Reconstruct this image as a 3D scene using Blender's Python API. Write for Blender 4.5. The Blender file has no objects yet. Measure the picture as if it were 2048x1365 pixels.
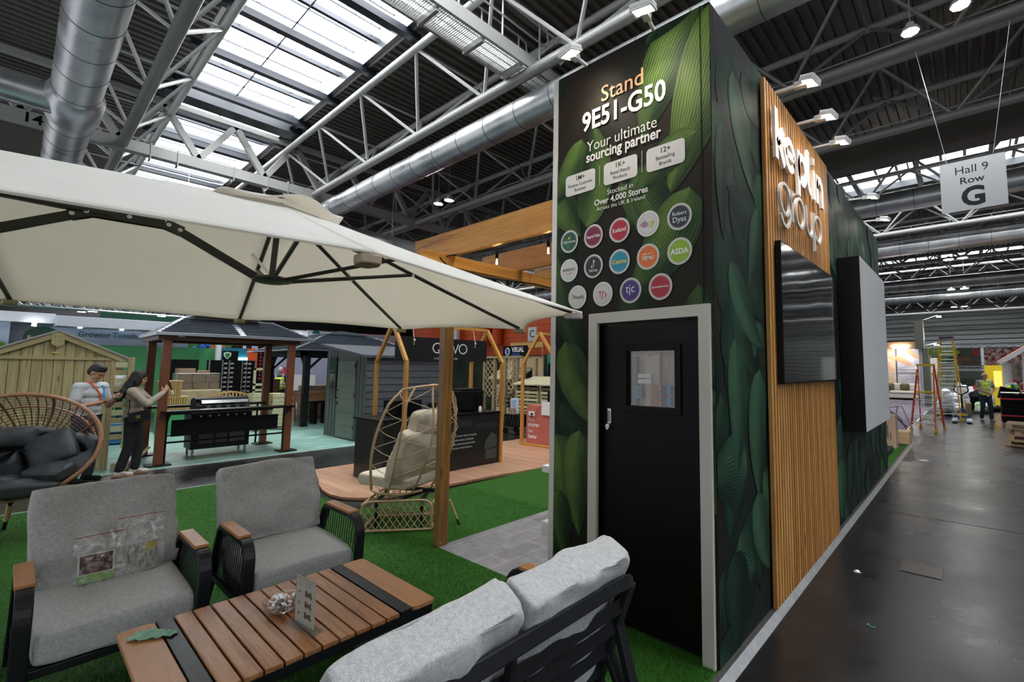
import bpy, bmesh, math, random
from mathutils import Vector, Matrix, noise as mnoise
PI = math.pi
R_ = math.radians
SC = bpy.context.scene
COL = SC.collection
rnd = random.Random(7)

# ------------------------------------------------------------------ camera
cd = bpy.data.cameras.new('camera'); cam = bpy.data.objects.new('camera', cd); COL.objects.link(cam)
cd.sensor_fit = 'HORIZONTAL'; cd.sensor_width = 36.0
cd.lens = 930.729 / 2048 * 36
cd.shift_x = -(1185.56 - 1024) / 2048
cd.shift_y = (661.92 - 682.5) / 2048
cd.clip_end = 400; cd.clip_start = .02
RX = Vector((0.7792101, 0.6267351, 0.0059039)); RD = Vector((-0.0478649, 0.0688967, -0.9964749)); RF = Vector((-0.6249325, 0.7761807, 0.0836837))
m = Matrix((RX, -RD, -RF)).transposed().to_4x4()
m.translation = Vector((1.17229, -2.61752, 1.68809))
cam.matrix_world = m
cd.dof.use_dof = False
SC.camera = cam

# ------------------------------------------------------------------ world, exposure, lights
w = bpy.data.worlds.new('hall_air'); SC.world = w; w.use_nodes = True
bg = w.node_tree.nodes['Background']; bg.inputs[0].default_value = (.90, .95, 1.0, 1); bg.inputs[1].default_value = .44
SC.view_settings.view_transform = 'Standard'; SC.view_settings.look = 'None'
SC.view_settings.gamma = 1; SC.view_settings.use_curve_mapping = False
SC.view_settings.exposure = 1.35
SC.cycles.max_bounces = 7; SC.cycles.diffuse_bounces = 3; SC.cycles.glossy_bounces = 4
SC.cycles.transparent_max_bounces = 12; SC.cycles.transmission_bounces = 6
SC.cycles.caustics_reflective = False; SC.cycles.caustics_refractive = False
SKY_E = 7.2          # skylight panes
LAMP_E = 25.0        # high bay lamps

def spot(name, loc, aim, power, color=(1, .86, .68), size=R_(95), blend=.8, r=.06, parent=None):
    l = bpy.data.lights.new(name, 'SPOT'); l.energy = power; l.color = color; l.spot_size = size; l.spot_blend = blend; l.shadow_soft_size = r
    o = bpy.data.objects.new(name, l); COL.objects.link(o)
    o.location = loc; o.rotation_euler = (Vector(aim) - Vector(loc)).to_track_quat('-Z', 'Y').to_euler()
    return o

# ------------------------------------------------------------------ object helpers
MW = {}
def thing(name, label, cat, loc=(0, 0, 0), rotz=0.0, group=None):
    o = bpy.data.objects.new(name, None); COL.objects.link(o); o.empty_display_size = .05
    o.location = loc; o.rotation_euler = (0, 0, rotz)
    o['label'] = label; o['category'] = cat
    if group: o['group'] = group
    MW[o.name] = Matrix.Translation(Vector(loc)) @ Matrix.Rotation(rotz, 4, 'Z')
    return o
def tag(o, label, cat, group=None, kind=None):
    o['label'] = label; o['category'] = cat
    if group: o['group'] = group
    if kind: o['kind'] = kind
    return o
def dup(root, loc=None, rotz=None, label=None, group=None):
    r = root.copy(); COL.objects.link(r)
    if loc is not None: r.location = loc
    if rotz is not None: r.rotation_euler = (0, 0, rotz)
    if label: r['label'] = label
    if group: r['group'] = group
    for ch in list(root.children):
        c = ch.copy(); COL.objects.link(c); c.parent = r
        for g in list(ch.children):
            d = g.copy(); COL.objects.link(d); d.parent = c
    return r

def basis(d):
    d = Vector(d).normalized()
    a = Vector((0, 0, 1)) if abs(d.z) < .95 else Vector((1, 0, 0))
    u = d.cross(a).normalized(); v = d.cross(u).normalized()
    return d, u, v

class MB:
    def __init__(s): s.v = []; s.f = []; s.uv = []; s.mi = []; s.cur = 0
    def add(s, vs, fs, uvs=None):
        o = len(s.v); s.v += [Vector(p) for p in vs]
        for k, f in enumerate(fs):
            s.f.append([i + o for i in f]); s.mi.append(s.cur)
            s.uv.append(uvs[k] if uvs else None)
        return s
    def M(s, i): s.cur = i; return s
    def box(s, x0, x1, y0, y1, z0, z1, T=None):
        vs = [Vector((x, y, z)) for x in (x0, x1) for y in (y0, y1) for z in (z0, z1)]
        if T: vs = [T @ v for v in vs]
        return s.add(vs, [(0, 1, 3, 2), (4, 6, 7, 5), (0, 4, 5, 1), (2, 3, 7, 6), (0, 2, 6, 4), (1, 5, 7, 3)])
    def bar(s, p, q, w, h, up=(0, 0, 1)):
        p = Vector(p); q = Vector(q); d = (q - p); L = d.length; d.normalize()
        up = Vector(up)
        if abs(d.dot(up)) > .98: up = Vector((1, 0, 0)) if abs(d.x) < .9 else Vector((0, 1, 0))
        sx = d.cross(up).normalized(); uz = sx.cross(d).normalized()
        T = Matrix((d, sx, uz)).transposed().to_4x4(); T.translation = p
        return s.box(0, L, -w / 2, w / 2, -h / 2, h / 2, T)
    def tube(s, pts, r, n=8, closed=False, cap=True):
        pts = [Vector(p) for p in pts]; N = len(pts)
        rr = r if isinstance(r, (list, tuple)) else [r] * N
        vs = []; u = None
        for i, p in enumerate(pts):
            if closed: d = pts[(i + 1) % N] - pts[i - 1]
            else: d = pts[min(i + 1, N - 1)] - pts[max(i - 1, 0)]
            if d.length < 1e-9: d = Vector((0, 0, 1))
            d.normalize()
            if u is None: _, u, v = basis(d)
            else:
                u = (u - d * u.dot(d))
                if u.length < 1e-6: _, u, v = basis(d)
                u.normalize(); v = d.cross(u).normalized()
            v = d.cross(u).normalized()
            for k in range(n):
                a = 2 * PI * k / n
                vs.append(p + (u * math.cos(a) + v * math.sin(a)) * rr[i])
        fs = []
        for i in range(N if closed else N - 1):
            j = (i + 1) % N
            for k in range(n):
                l = (k + 1) % n
                fs.append((i * n + k, i * n + l, j * n + l, j * n + k))
        if cap and not closed:
            fs.append(tuple(range(n - 1, -1, -1))); fs.append(tuple((N - 1) * n + k for k in range(n)))
        return s.add(vs, fs)
    def lathe(s, prof, c=(0, 0, 0), n=24, T=None, ang=2 * PI):
        c = Vector(c); N = len(prof); full = abs(ang - 2 * PI) < 1e-6; m_ = n if full else n + 1
        vs = []
        for r, z in prof:
            for k in range(m_):
                a = ang * k / n
                p = Vector((r * math.cos(a), r * math.sin(a), z))
                vs.append((T @ p if T else p) + c)
        fs = []
        for i in range(N - 1):
            for k in range(n):
                l = (k + 1) % m_
                fs.append((i * m_ + k, i * m_ + l, (i + 1) * m_ + l, (i + 1) * m_ + k))
        return s.add(vs, fs)
    def sphere(s, c, r, n=12, m_=8, T=None):
        rx, ry, rz = (r, r, r) if not isinstance(r, (list, tuple)) else r
        c = Vector(c); vs = [Vector((0, 0, rz))]
        for i in range(1, m_):
            t = PI * i / m_
            for k in range(n):
                a = 2 * PI * k / n
                vs.append(Vector((rx * math.sin(t) * math.cos(a), ry * math.sin(t) * math.sin(a), rz * math.cos(t))))
        vs.append(Vector((0, 0, -rz)))
        if T: vs = [T @ v for v in vs]
        vs = [v + c for v in vs]; fs = []
        for k in range(n): fs.append((0, 1 + k, 1 + (k + 1) % n))
        for i in range(m_ - 2):
            for k in range(n):
                a = 1 + i * n; l = (k + 1) % n
                fs.append((a + k, a + n + k, a + n + l, a + l))
        e = 1 + (m_ - 2) * n
        for k in range(n): fs.append((e + k, len(vs) - 1, e + (k + 1) % n))
        return s.add(vs, fs)
    def prism(s, poly, T, t):
        """poly: 2D points (ccw) in T's xy, extruded by t along T's z (closed, centred at 0..t)"""
        n = len(poly); vs = [T @ Vector((x, y, 0)) for x, y in poly] + [T @ Vector((x, y, t)) for x, y in poly]
        fs = [tuple(range(n - 1, -1, -1)), tuple(range(n, 2 * n))] + [(i, (i + 1) % n, n + (i + 1) % n, n + i) for i in range(n)]
        return s.add(vs, fs)
    def quad(s, a, b, c, d, uv=True):
        return s.add([a, b, c, d], [(0, 1, 2, 3)], [[(0, 0), (1, 0), (1, 1), (0, 1)]])
    def build(s, name, mat, parent=None, smooth=False, bevel=0.0, local=False, sub=0, auto=40):
        me = bpy.data.meshes.new(name)
        vs = s.v
        if parent is not None and not local:
            iv = MW[parent.name].inverted(); vs = [iv @ v for v in vs]
        me.from_pydata([tuple(v) for v in vs], [], s.f)
        mats = mat if isinstance(mat, (list, tuple)) else [mat]
        for m_ in mats: me.materials.append(m_)
        if len(mats) > 1: me.polygons.foreach_set('material_index', s.mi)
        if any(u for u in s.uv):
            uvl = me.uv_layers.new(name='UVMap'); k = 0
            for f, u in zip(s.f, s.uv):
                for j in range(len(f)):
                    if u: uvl.data[k].uv = u[j]
                    k += 1
        bm = bmesh.new(); bm.from_mesh(me); bmesh.ops.recalc_face_normals(bm, faces=bm.faces[:]); bm.to_mesh(me); bm.free()
        if smooth:
            me.polygons.foreach_set('use_smooth', [True] * len(me.polygons))
            if smooth != 2:
                try: me.set_sharp_from_angle(angle=R_(auto))
                except Exception: pass
        me.update()
        o = bpy.data.objects.new(name, me); COL.objects.link(o)
        if parent is not None:
            o.parent = parent; MW[o.name] = MW[parent.name]
        else: MW[o.name] = Matrix.Identity(4)
        if bevel:
            b = o.modifiers.new('bevel', 'BEVEL'); b.width = bevel; b.segments = 2; b.limit_method = 'ANGLE'; b.angle_limit = R_(40); b.harden_normals = False
        if sub:
            b = o.modifiers.new('sub', 'SUBSURF'); b.levels = sub; b.render_levels = sub
        return o
def struct(name, mb, mat, **k):
    o = mb.build(name, mat, **k); o['kind'] = 'structure'; return o
def mesh_obj(name, me, mat, parent=None, loc=None):
    """links a mesh whose vertices are in world space"""
    if parent is not None: me.transform(MW[parent.name].inverted())
    if mat is not None:
        me.materials.clear(); me.materials.append(mat)
    o = bpy.data.objects.new(name, me); COL.objects.link(o)
    if parent is not None: o.parent = parent; MW[o.name] = MW[parent.name]
    else: MW[o.name] = Matrix.Identity(4)
    return o
def text(name, body, size, T, mat, parent=None, ext=.001, bold=0.0, align='CENTER', xs=1.0, spacing=1.0, shear=0, res=3):
    c = bpy.data.curves.new(name, 'FONT'); c.body = body; c.size = size; c.extrude = ext; c.offset = bold * size
    c.align_x = align; c.align_y = 'BOTTOM_BASELINE'; c.space_character = spacing; c.resolution_u = res; c.shear = shear
    o = bpy.data.objects.new(name + '_tmp', c); COL.objects.link(o)
    dg = bpy.context.evaluated_depsgraph_get(); me = bpy.data.meshes.new_from_object(o.evaluated_get(dg))
    bpy.data.objects.remove(o); bpy.data.curves.remove(c)
    me.name = name; me.transform(T @ Matrix.Diagonal((xs, 1, 1, 1)))
    return mesh_obj(name, me, mat, parent)
def frame(org, xdir, ydir):
    x = Vector(xdir).normalized(); y = Vector(ydir).normalized(); z = x.cross(y)
    T = Matrix((x, y, z)).transposed().to_4x4(); T.translation = Vector(org); return T
def FRONT(x, z, y=-.002): return frame((x, y, z), (1, 0, 0), (0, 0, 1))        # wall facing -Y
def SIDE(y, z, x=.002): return frame((x, y, z), (0, 1, 0), (0, 0, 1))           # wall facing +X

def remesh(mb, voxel, smooth_it=3, name='m'):
    me = bpy.data.meshes.new(name); me.from_pydata([tuple(v) for v in mb.v], [], mb.f)
    bm = bmesh.new(); bm.from_mesh(me); bmesh.ops.recalc_face_normals(bm, faces=bm.faces[:]); bm.to_mesh(me); bm.free()
    o = bpy.data.objects.new(name, me); COL.objects.link(o)
    r = o.modifiers.new('r', 'REMESH'); r.mode = 'VOXEL'; r.voxel_size = voxel; r.use_smooth_shade = True
    if smooth_it:
        s_ = o.modifiers.new('s', 'SMOOTH'); s_.iterations = smooth_it; s_.factor = .5
    dg = bpy.context.evaluated_depsgraph_get(); out = bpy.data.meshes.new_from_object(o.evaluated_get(dg))
    bpy.data.objects.remove(o); out.name = name
    return out
def capsule(mb, p, r0, q, r1, n=10):
    p = Vector(p); q = Vector(q); d = (q - p); L = d.length or 1e-6; d.normalize()
    pts = []; rr = []
    for a in (-80, -50, -20): pts.append(p + d * (r0 * math.sin(R_(a)))); rr.append(r0 * math.cos(R_(a)))
    for a in (20, 50, 80): pts.append(q + d * (r1 * math.sin(R_(a)))); rr.append(r1 * math.cos(R_(a)))
    mb.tube(pts, rr, n)

# ------------------------------------------------------------------ materials
def mat(name, col, rough=.5, metal=0.0, spec=.5, emis=0.0, ecol=None, alpha=1.0, trans=0.0, sheen=0.0, coat=0.0):
    m_ = bpy.data.materials.new(name); m_.use_nodes = True
    b = m_.node_tree.nodes['Principled BSDF']
    b.inputs['Base Color'].default_value = (*col, 1); b.inputs['Roughness'].default_value = rough
    b.inputs['Metallic'].default_value = metal; b.inputs['Specular IOR Level'].default_value = spec
    if emis:
        b.inputs['Emission Color'].default_value = (*(ecol or col), 1); b.inputs['Emission Strength'].default_value = emis
    if alpha < 1: b.inputs['Alpha'].default_value = alpha
    if trans: b.inputs['Transmission Weight'].default_value = trans
    if sheen: b.inputs['Sheen Weight'].default_value = sheen
    if coat: b.inputs['Coat Weight'].default_value = coat; b.inputs['Coat Roughness'].default_value = .1
    return m_
def nd(m_, t, **k):
    n = m_.node_tree.nodes.new(t)
    for a, v in k.items():
        if hasattr(n, a): setattr(n, a, v)
        else: n.inputs[a.replace('_', ' ')].default_value = v
    return n
def lk(m_, a, b): m_.node_tree.links.new(a, b)
def bsdf(m_): return m_.node_tree.nodes['Principled BSDF']
def coords(m_, kind='Object', scale=(1, 1, 1), rot=(0, 0, 0)):
    tc = nd(m_, 'ShaderNodeTexCoord'); mp = nd(m_, 'ShaderNodeMapping')
    mp.inputs['Scale'].default_value = scale; mp.inputs['Rotation'].default_value = rot
    lk(m_, tc.outputs[kind], mp.inputs['Vector']); return mp.outputs['Vector']
def ramp(m_, fac, stops):
    r = nd(m_, 'ShaderNodeValToRGB'); e = r.color_ramp.elements
    while len(e) > 1: e.remove(e[-1])
    e[0].position = stops[0][0]; e[0].color = (*stops[0][1], 1)
    for p, c in stops[1:]:
        x = e.new(p); x.color = (*c, 1)
    lk(m_, fac, r.inputs['Fac']); return r.outputs['Color']
def bump(m_, h, strength=.3, dist=.01):
    b = nd(m_, 'ShaderNodeBump'); b.inputs['Strength'].default_value = strength; b.inputs['Distance'].default_value = dist
    lk(m_, h, b.inputs['Height']); lk(m_, b.outputs['Normal'], bsdf(m_).inputs['Normal']); return b
def noisy(name, c1, c2, scale=20, rough=.6, bmp=0.0, stretch=(1, 1, 1), detail=4, kind='Object', bscale=None, **k):
    m_ = mat(name, c1, rough, **k)
    v = coords(m_, kind, stretch)
    n = nd(m_, 'ShaderNodeTexNoise', Scale=scale, Detail=detail); lk(m_, v, n.inputs['Vector'])
    lk(m_, ramp(m_, n.outputs['Fac'], [(.3, c1), (.7, c2)]), bsdf(m_).inputs['Base Color'])
    if bmp:
        n2 = nd(m_, 'ShaderNodeTexNoise', Scale=bscale or scale, Detail=3); lk(m_, v, n2.inputs['Vector'])
        bump(m_, n2.outputs['Fac'], bmp, .01)
    return m_
def wood(name, c1, c2, axis='X', scale=1.0, rough=.5, knots=False, coat=0.0, seed=0.0, c3=None):
    m_ = mat(name, c1, rough, coat=coat)
    st = {'X': (.6, 9, 9), 'Y': (9, .6, 9), 'Z': (9, 9, .6)}[axis]
    st = tuple(a * scale for a in st)
    tc = nd(m_, 'ShaderNodeTexCoord'); geo = nd(m_, 'ShaderNodeObjectInfo')
    mp = nd(m_, 'ShaderNodeMapping'); mp.inputs['Scale'].default_value = st; mp.inputs['Location'].default_value = (seed, seed * 2, 0)
    lk(m_, tc.outputs['Object'], mp.inputs['Vector'])
    n = nd(m_, 'ShaderNodeTexNoise', Scale=2.2, Detail=6, Distortion=.8); lk(m_, mp.outputs['Vector'], n.inputs['Vector'])
    n2 = nd(m_, 'ShaderNodeTexNoise', Scale=12, Detail=4); lk(m_, mp.outputs['Vector'], n2.inputs['Vector'])
    mx = nd(m_, 'ShaderNodeMath', operation='MULTIPLY_ADD'); lk(m_, n2.outputs['Fac'], mx.inputs[0]); mx.inputs[1].default_value = .5; lk(m_, n.outputs['Fac'], mx.inputs[2])
    cr = ramp(m_, mx.outputs[0], [(.5, c2), (.75, c1), (.95, c3 or c1)])
    if knots:
        vo = nd(m_, 'ShaderNodeTexVoronoi', Scale=1.0)
        ks = {'X': (1.6, 5, 5), 'Y': (5, 1.6, 5), 'Z': (5, 5, 1.6)}[axis]
        mp2 = nd(m_, 'ShaderNodeMapping'); mp2.inputs['Scale'].default_value = ks
        lk(m_, tc.outputs['Object'], mp2.inputs['Vector']); lk(m_, mp2.outputs['Vector'], vo.inputs['Vector'])
        kr = ramp(m_, vo.outputs['Distance'], [(.04, (.25, .13, .05)), (.12, (1, 1, 1))])
        ml = nd(m_, 'ShaderNodeMix', data_type='RGBA', blend_type='MULTIPLY'); ml.inputs[0].default_value = .8
        lk(m_, cr, ml.inputs[6]); lk(m_, kr, ml.inputs[7]); cr = ml.outputs[2]
    lk(m_, cr, bsdf(m_).inputs['Base Color'])
    bump(m_, n2.outputs['Fac'], .12, .004)
    return m_

M_white = mat('white_paint', (.78, .78, .77), .45)
M_offwhite = mat('offwhite_trim', (.52, .50, .44), .45)
M_black = mat('black_satin', (.0022, .0022, .0022), .42, spec=.18)
M_blackm = mat('black_matt', (.0035, .0035, .004), .8, spec=.15)
M_charc = noisy('charcoal_powdercoat', (.008, .009, .011), (.011, .012, .014), 60, .42, .05, spec=.3)
M_grey = mat('grey_paint', (.30, .31, .32), .5)
M_steel = mat('steel_paint', (.36, .355, .345), .42, metal=.2)
M_steel_lt = mat('light_steel_paint', (.56, .56, .55), .4, metal=.1)
M_alu = noisy('brushed_aluminium', (.55, .56, .58), (.72, .73, .75), 14, .3, .06, metal=.9)
M_chrome = mat('chrome', (.8, .8, .8), .15, metal=1.0)
def clear(name, tint=(1, 1, 1), refl=.10, rough=.03):
    m_ = mat(name, tint, rough); nt = m_.node_tree; t_ = nd(m_, 'ShaderNodeBsdfTransparent'); t_.inputs[0].default_value = (*tint, 1)
    g_ = nd(m_, 'ShaderNodeBsdfGlossy'); g_.inputs['Roughness'].default_value = rough; fr = nd(m_, 'ShaderNodeLayerWeight'); pw = nd(m_, 'ShaderNodeMath', operation='POWER'); lk(m_, fr.outputs['Facing'], pw.inputs[0]); pw.inputs[1].default_value = 4
    ad = nd(m_, 'ShaderNodeMath', operation='MULTIPLY_ADD'); ad.inputs[1].default_value = .6; ad.inputs[2].default_value = refl * .5; lk(m_, pw.outputs[0], ad.inputs[0])
    x = nd(m_, 'ShaderNodeMixShader'); lk(m_, ad.outputs[0], x.inputs[0]); lk(m_, t_.outputs[0], x.inputs[1]); lk(m_, g_.outputs[0], x.inputs[2]); lk(m_, x.outputs[0], nt.nodes['Material Output'].inputs['Surface']); return m_
M_glass = clear('clear_acrylic', (.93, .96, .96))
M_lamp = mat('lamp_glow', (1, .93, .8), .4, emis=LAMP_E, ecol=(1, .92, .78))
M_lampcool = mat('downlight_glow', (1, 1, .97), .4, emis=40, ecol=(1, .98, .93))
# ================================================================== THE HALL
TR_Y = [-.86, 4.9, 9.6, 13.7, 20.5, 26.2, 31.0, 35.0, 41.8, 47.5, 52.4, 56.4, 63.1, 68.6]
SKY_G = [(-.86, 4.9), (20.5, 26.2), (41.8, 47.5), (63.1, 68.6)]
X0, X1 = -62.0, 24.0
# floor
M_floor = mat('hall_floor_screed', (.02, .02, .021), .3)
v = coords(M_floor, 'Object', (1, 1, 1))
n1 = nd(M_floor, 'ShaderNodeTexNoise', Scale=.9, Detail=8, Roughness=.7); lk(M_floor, v, n1.inputs['Vector'])
n2 = nd(M_floor, 'ShaderNodeTexNoise', Scale=16, Detail=6, Roughness=.75); lk(M_floor, v, n2.inputs['Vector'])
mx = nd(M_floor, 'ShaderNodeMath', operation='MULTIPLY'); lk(M_floor, n1.outputs['Fac'], mx.inputs[0]); lk(M_floor, n2.outputs['Fac'], mx.inputs[1])
lk(M_floor, ramp(M_floor, mx.outputs[0], [(.14, (.005, .005, .006)), (.30, (.010, .010, .011)), (.44, (.024, .023, .022)), (.52, (.08, .078, .075))]), bsdf(M_floor).inputs['Base Color'])
lk(M_floor, ramp(M_floor, n1.outputs['Fac'], [(.3, (.22, .22, .22)), (.7, (.42, .42, .42))]), bsdf(M_floor).inputs['Roughness'])
bump(M_floor, n2.outputs['Fac'], .06, .004)
f = MB(); f.box(X0, X1, -14, 73, -.30, -.04); struct('floor', f, M_floor)
# floor box trench lines and covers
M_seam = mat('floor_seam', (.004, .004, .004), .6)
s = MB()
for yy in (4.3, 10.4, 16.5, 22.6, 28.7): s.box(.3, 14, yy - .008, yy + .008, -.04, -.0385)
struct('trim_1', s, M_seam)
M_plate = noisy('floor_box_plate', (.03, .024, .02), (.07, .055, .045), 30, .35, metal=.4)
s = MB(); s.box(.62, .92, 2.35, 2.62, -.04, -.034)
o = s.build('floor_box_cover', M_plate, bevel=.003); tag(o, 'square metal service cover set in the black hall floor beside the slatted timber panel', 'floor cover')
M_tape = mat('floor_tape', (.75, .75, .72), .6)
M_tapeg = mat('green_floor_tape', (.02, .18, .12), .6)
for (x, y, a, L, mt, lb) in ((.55, 1.15, .1, .05, M_tapeg, 'small green tape corner mark on the black aisle floor'), (1.45, 1.55, .2, .07, M_tape, 'white chalk tick mark on the black aisle floor near the bottom right'),
                         (.33, 2.05, .6, .05, M_tape, 'torn white paper scrap on black floor beside the metal edging'), (.35, 8.6, .3, .16, M_tape, 'crumpled white scrap of tape on floor near the red ladder')):
    s = MB(); T = Matrix.Translation((x, y, -.04)) @ Matrix.Rotation(a, 4, 'Z')
    s.box(0, L, 0, .012, 0, .002, T); s.box(0, .012, 0, L * .8, 0, .002, T)
    if 'scrap' in lb: s.box(.01, L * .8, .005, .03, .002, .008, T @ Matrix.Rotation(.2, 4, 'X'))
    tag(s.build('floor_mark', mt), lb, 'floor mark')

# ceiling decking
M_deck = mat('roof_decking', (.17, .16, .145), .40, metal=.3)
def deck(y0, y1, z):
    mb = MB(); x = X0; vs = []; prof = []
    while x < X1:
        prof += [(x, z), (x + .10, z), (x + .12, z + .10), (x + .28, z + .10), (x + .30, z)]; x += .30
    n = len(prof)
    vs = [(px_, y0, pz) for px_, pz in prof] + [(px_, y1, pz) for px_, pz in prof]
    return mb.add(vs, [(i, i + 1, n + i + 1, n + i) for i in range(n - 1)])
ys = [-14]
for a, b in SKY_G: ys += [a + 1.05, b - 1.25]
ys.append(73)
mb = MB()
for i in range(0, len(ys), 2):
    d = deck(ys[i], ys[i + 1], 11.05); mb.add(d.v, d.f)
struct('ceiling', mb, M_deck)
# dark cover above the decking closes the roof
mb = MB()
for i in range(0, len(ys), 2): mb.box(X0, X1, ys[i], ys[i + 1], 11.2, 11.4)
struct('ceiling', mb, M_deck)
M_navy = mat('navy_steel', (.012, .016, .025), .35)
M_pane = mat('skylight_pane', (.9, .95, 1), .5, emis=SKY_E, ecol=(.93, .97, 1.0))
for gi, (a, b) in enumerate(SKY_G):
    ya, yb = a + 1.05, b - 1.25
    mb = MB(); mb.box(X0, X1, ya, yb, 11.9, 11.95)
    struct('window_%d' % (gi + 1), mb, M_pane)
    mb = MB()
    for y in (ya, yb):
        mb.box(X0, X1, y - .05, y + .05, 11.0, 11.98)
    struct('trim_%d' % (gi + 2), mb, M_steel)
    mb = MB(); x = -61.4; k = 0
    while x < X1:
        if k % 3 == 0: mb.box(x - .11, x + .11, ya - .3, yb + .25, 10.78, 10.98)
        else: mb.box(x - .06, x + .06, ya, yb, 11.35, 11.5)
        mb.box(x - .02, x + .02, ya, yb, 11.84, 11.9)
        x += .85; k += 1
    for y in (ya + .12, yb - .12): mb.box(X0, X1, y - .07, y + .07, 10.95, 11.25)
    for xp in (-46.6, -33.5, -19.2, -6.2, 8.0):
        mb.box(xp - .35, xp + .35, ya - .3, yb + .25, 10.8, 11.35)
    struct('trim_%d' % (gi + 6), mb, M_navy)
# glazing arches: thin cable sag lines
mb = MB()
for i in range(9):
    xc = -19 + i * 1.35
    mb.tube([(xc + .9 * math.sin(t / 12 * PI), .3 + 3.3 * t / 12, 11.45) for t in range(13)], .008, 4)
mb.tube([(-22, 1.7, 11.3), (-6, 1.7, 11.3)], .02, 5)
struct('trim_11', mb, M_navy)

# walls
M_wallc = mat('wall_cladding', (.20, .205, .205), .5, metal=.2)
mb = MB(); prof = []; z = -.04
while z < 11.4:
    prof += [(71.0, z), (71.0, z + .32), (71.12, z + .4), (71.12, z + .5)]; z += .58
n = len(prof)
mb.add([(X0, p[0], p[1]) for p in prof] + [(X1, p[0], p[1]) for p in prof], [(i, i + 1, n + i + 1, n + i) for i in range(n - 1)])
struct('wall_far', mb, M_wallc)
mb = MB(); mb.box(X0 - .2, X0, -14, 73, -.04, 11.4); struct('wall_left', mb, mat('left_wall_paint', (.055, .055, .055), .7))
mb = MB(); mb.box(X1, X1 + .2, 4, 73, -.04, 11.4); struct('wall_right', mb, mat('right_wall_paint', (.12, .12, .12), .7))

# roof trusses: three-chord tubular girders running left to right
where = {0: 'roof truss of grey tube on the near left edge of the big skylight', 1: 'roof truss of grey tube just above the long silver duct', 2: 'roof truss behind the silver duct carrying the hall row sign wires',
         3: 'roof truss of grey tube above and behind the row letter sign', 4: 'roof truss on the near edge of the second skylight', 5: 'pale roof truss crossing just below the row letter sign',
         6: 'roof truss beyond the pale truss below the sign', 7: 'roof truss with paired downlights above the far aisle', 8: 'roof truss on the near edge of the third skylight'}
for i, y in enumerate(TR_Y):
    near = i < 6
    lb = where.get(i, 'thin grey roof truss number %s from the far cladding wall' % {9: 'five', 10: 'four', 11: 'three', 12: 'two', 13: 'one'}.get(i, 'x'))
    mt = M_steel_lt if i in (0, 1, 4, 5) else M_steel
    t = thing('roof_truss', lb, 'roof truss', (0, y, 9))
    nn = 10 if near else 6
    b = MB(); b.tube([(X0, y, 9), (X1, y, 9)], .13 if i != 0 else .14, nn); b.build('bottom_chord', M_steel if i != 0 else M_steel, t, smooth=True)
    for s_ in (-1, 1):
        b = MB(); b.tube([(X0, y + s_ * 1.1, 10.55), (X1, y + s_ * 1.1, 10.55)], .1, nn); b.build('top_chord', M_steel_lt, t, smooth=True)
    b = MB(); x = -61.5; P_ = 3.3
    off = (-8.7 - x) % P_
    x += off
    while x < X1 - P_:
        for s_ in (-1, 1):
            b.tube([(x, y, 9), (x + P_ * .5, y + s_ * 1.1, 10.55)], .05, 6 if near else 5, cap=False)
            b.tube([(x + P_, y, 9), (x + P_ * .5, y + s_ * 1.1, 10.55)], .05, 6 if near else 5, cap=False)
        b.tube([(x + P_ * .5, y - 1.1, 10.55), (x + P_ * .5, y + 1.1, 10.55)], .04, 5, cap=False)
        x += P_
    b.build('web_bracing', mt, t, smooth=True)
    if near:   # services rail riding above the bottom chord
        b = MB(); b.tube([(X0, y + .1, 9.28), (X1, y + .1, 9.28)], .018, 5); x = -60
        while x < X1: b.tube([(x, y + .1, 9.1), (x, y + .1, 9.28)], .012, 4); x += 1.6
        b.build('cable_rail', M_steel_lt, t)
# primary girders of square section running towards the far wall
M_beam = mat('girder_paint', (.42, .415, .40), .5, metal=.1)
for xi, xg in enumerate((-20.2, -33.8, -47.4, 7.0)):
    t = thing('box_girder', ['white box section roof girder with zigzag bracing under the skylights', 'second box section girder deeper behind the parasol canopy', 'farthest box section girder near the left wall', 'box section girder crossing high at the right edge'][xi], 'girder', (xg, 0, 9))
    b = MB(); b.box(xg - .17, xg + .17, -14, 70.8, 8.83, 9.2); b.build('bottom_chord', M_beam, t)
    b = MB(); b.box(xg - .13, xg + .13, -14, 70.8, 10.8, 10.98); b.build('top_chord', M_beam, t)
    b = MB(); y = -13.2
    while y < 69:
        b.bar((xg, y, 9.2), (xg, y + 1.02, 10.85), .2, .2, up=(1, 0, 0)); b.bar((xg, y + 2.04, 9.2), (xg, y + 1.02, 10.85), .2, .2, up=(1, 0, 0)); y += 2.04
    b.build('diagonal_bracing', M_beam, t)
    if xi == 0:
        b = MB()
        for yy in (-2.4, -1.9, -.2, .5, 2.1, 3.2, 3.9): b.box(xg - .2, xg + .2, yy, yy + .03, 8.7, 9.26)
        b.build('clamp', M_steel, t)
        text('bay_number', '14', .42, frame((xg + .172, -2.75, 8.86), (0, 1, 0), (0, 0, 1)), M_blackm, t, bold=.02)
# small emergency lights hung under the girder
g = thing('ceiling_fitting', 'small white twin emergency light hanging below the box girder by the left duct', 'light fitting', (-20.2, -2.2, 8.7))
b = MB(); b.box(-20.35, -20.05, -1.95, -1.6, 8.72, 8.828); b.build('bracket', M_white, g)
b = MB(); b.tube([(-20.2, -1.78, 8.72), (-20.2, -1.78, 8.5)], .02, 6); b.build('stem', M_white, g)
b = MB(); b.lathe([(0, .1), (.12, .08), (.2, 0), (0, -.02)], (-20.2, -1.78, 8.42), 12); b.build('lamp_head', M_white, g, smooth=True)

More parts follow.
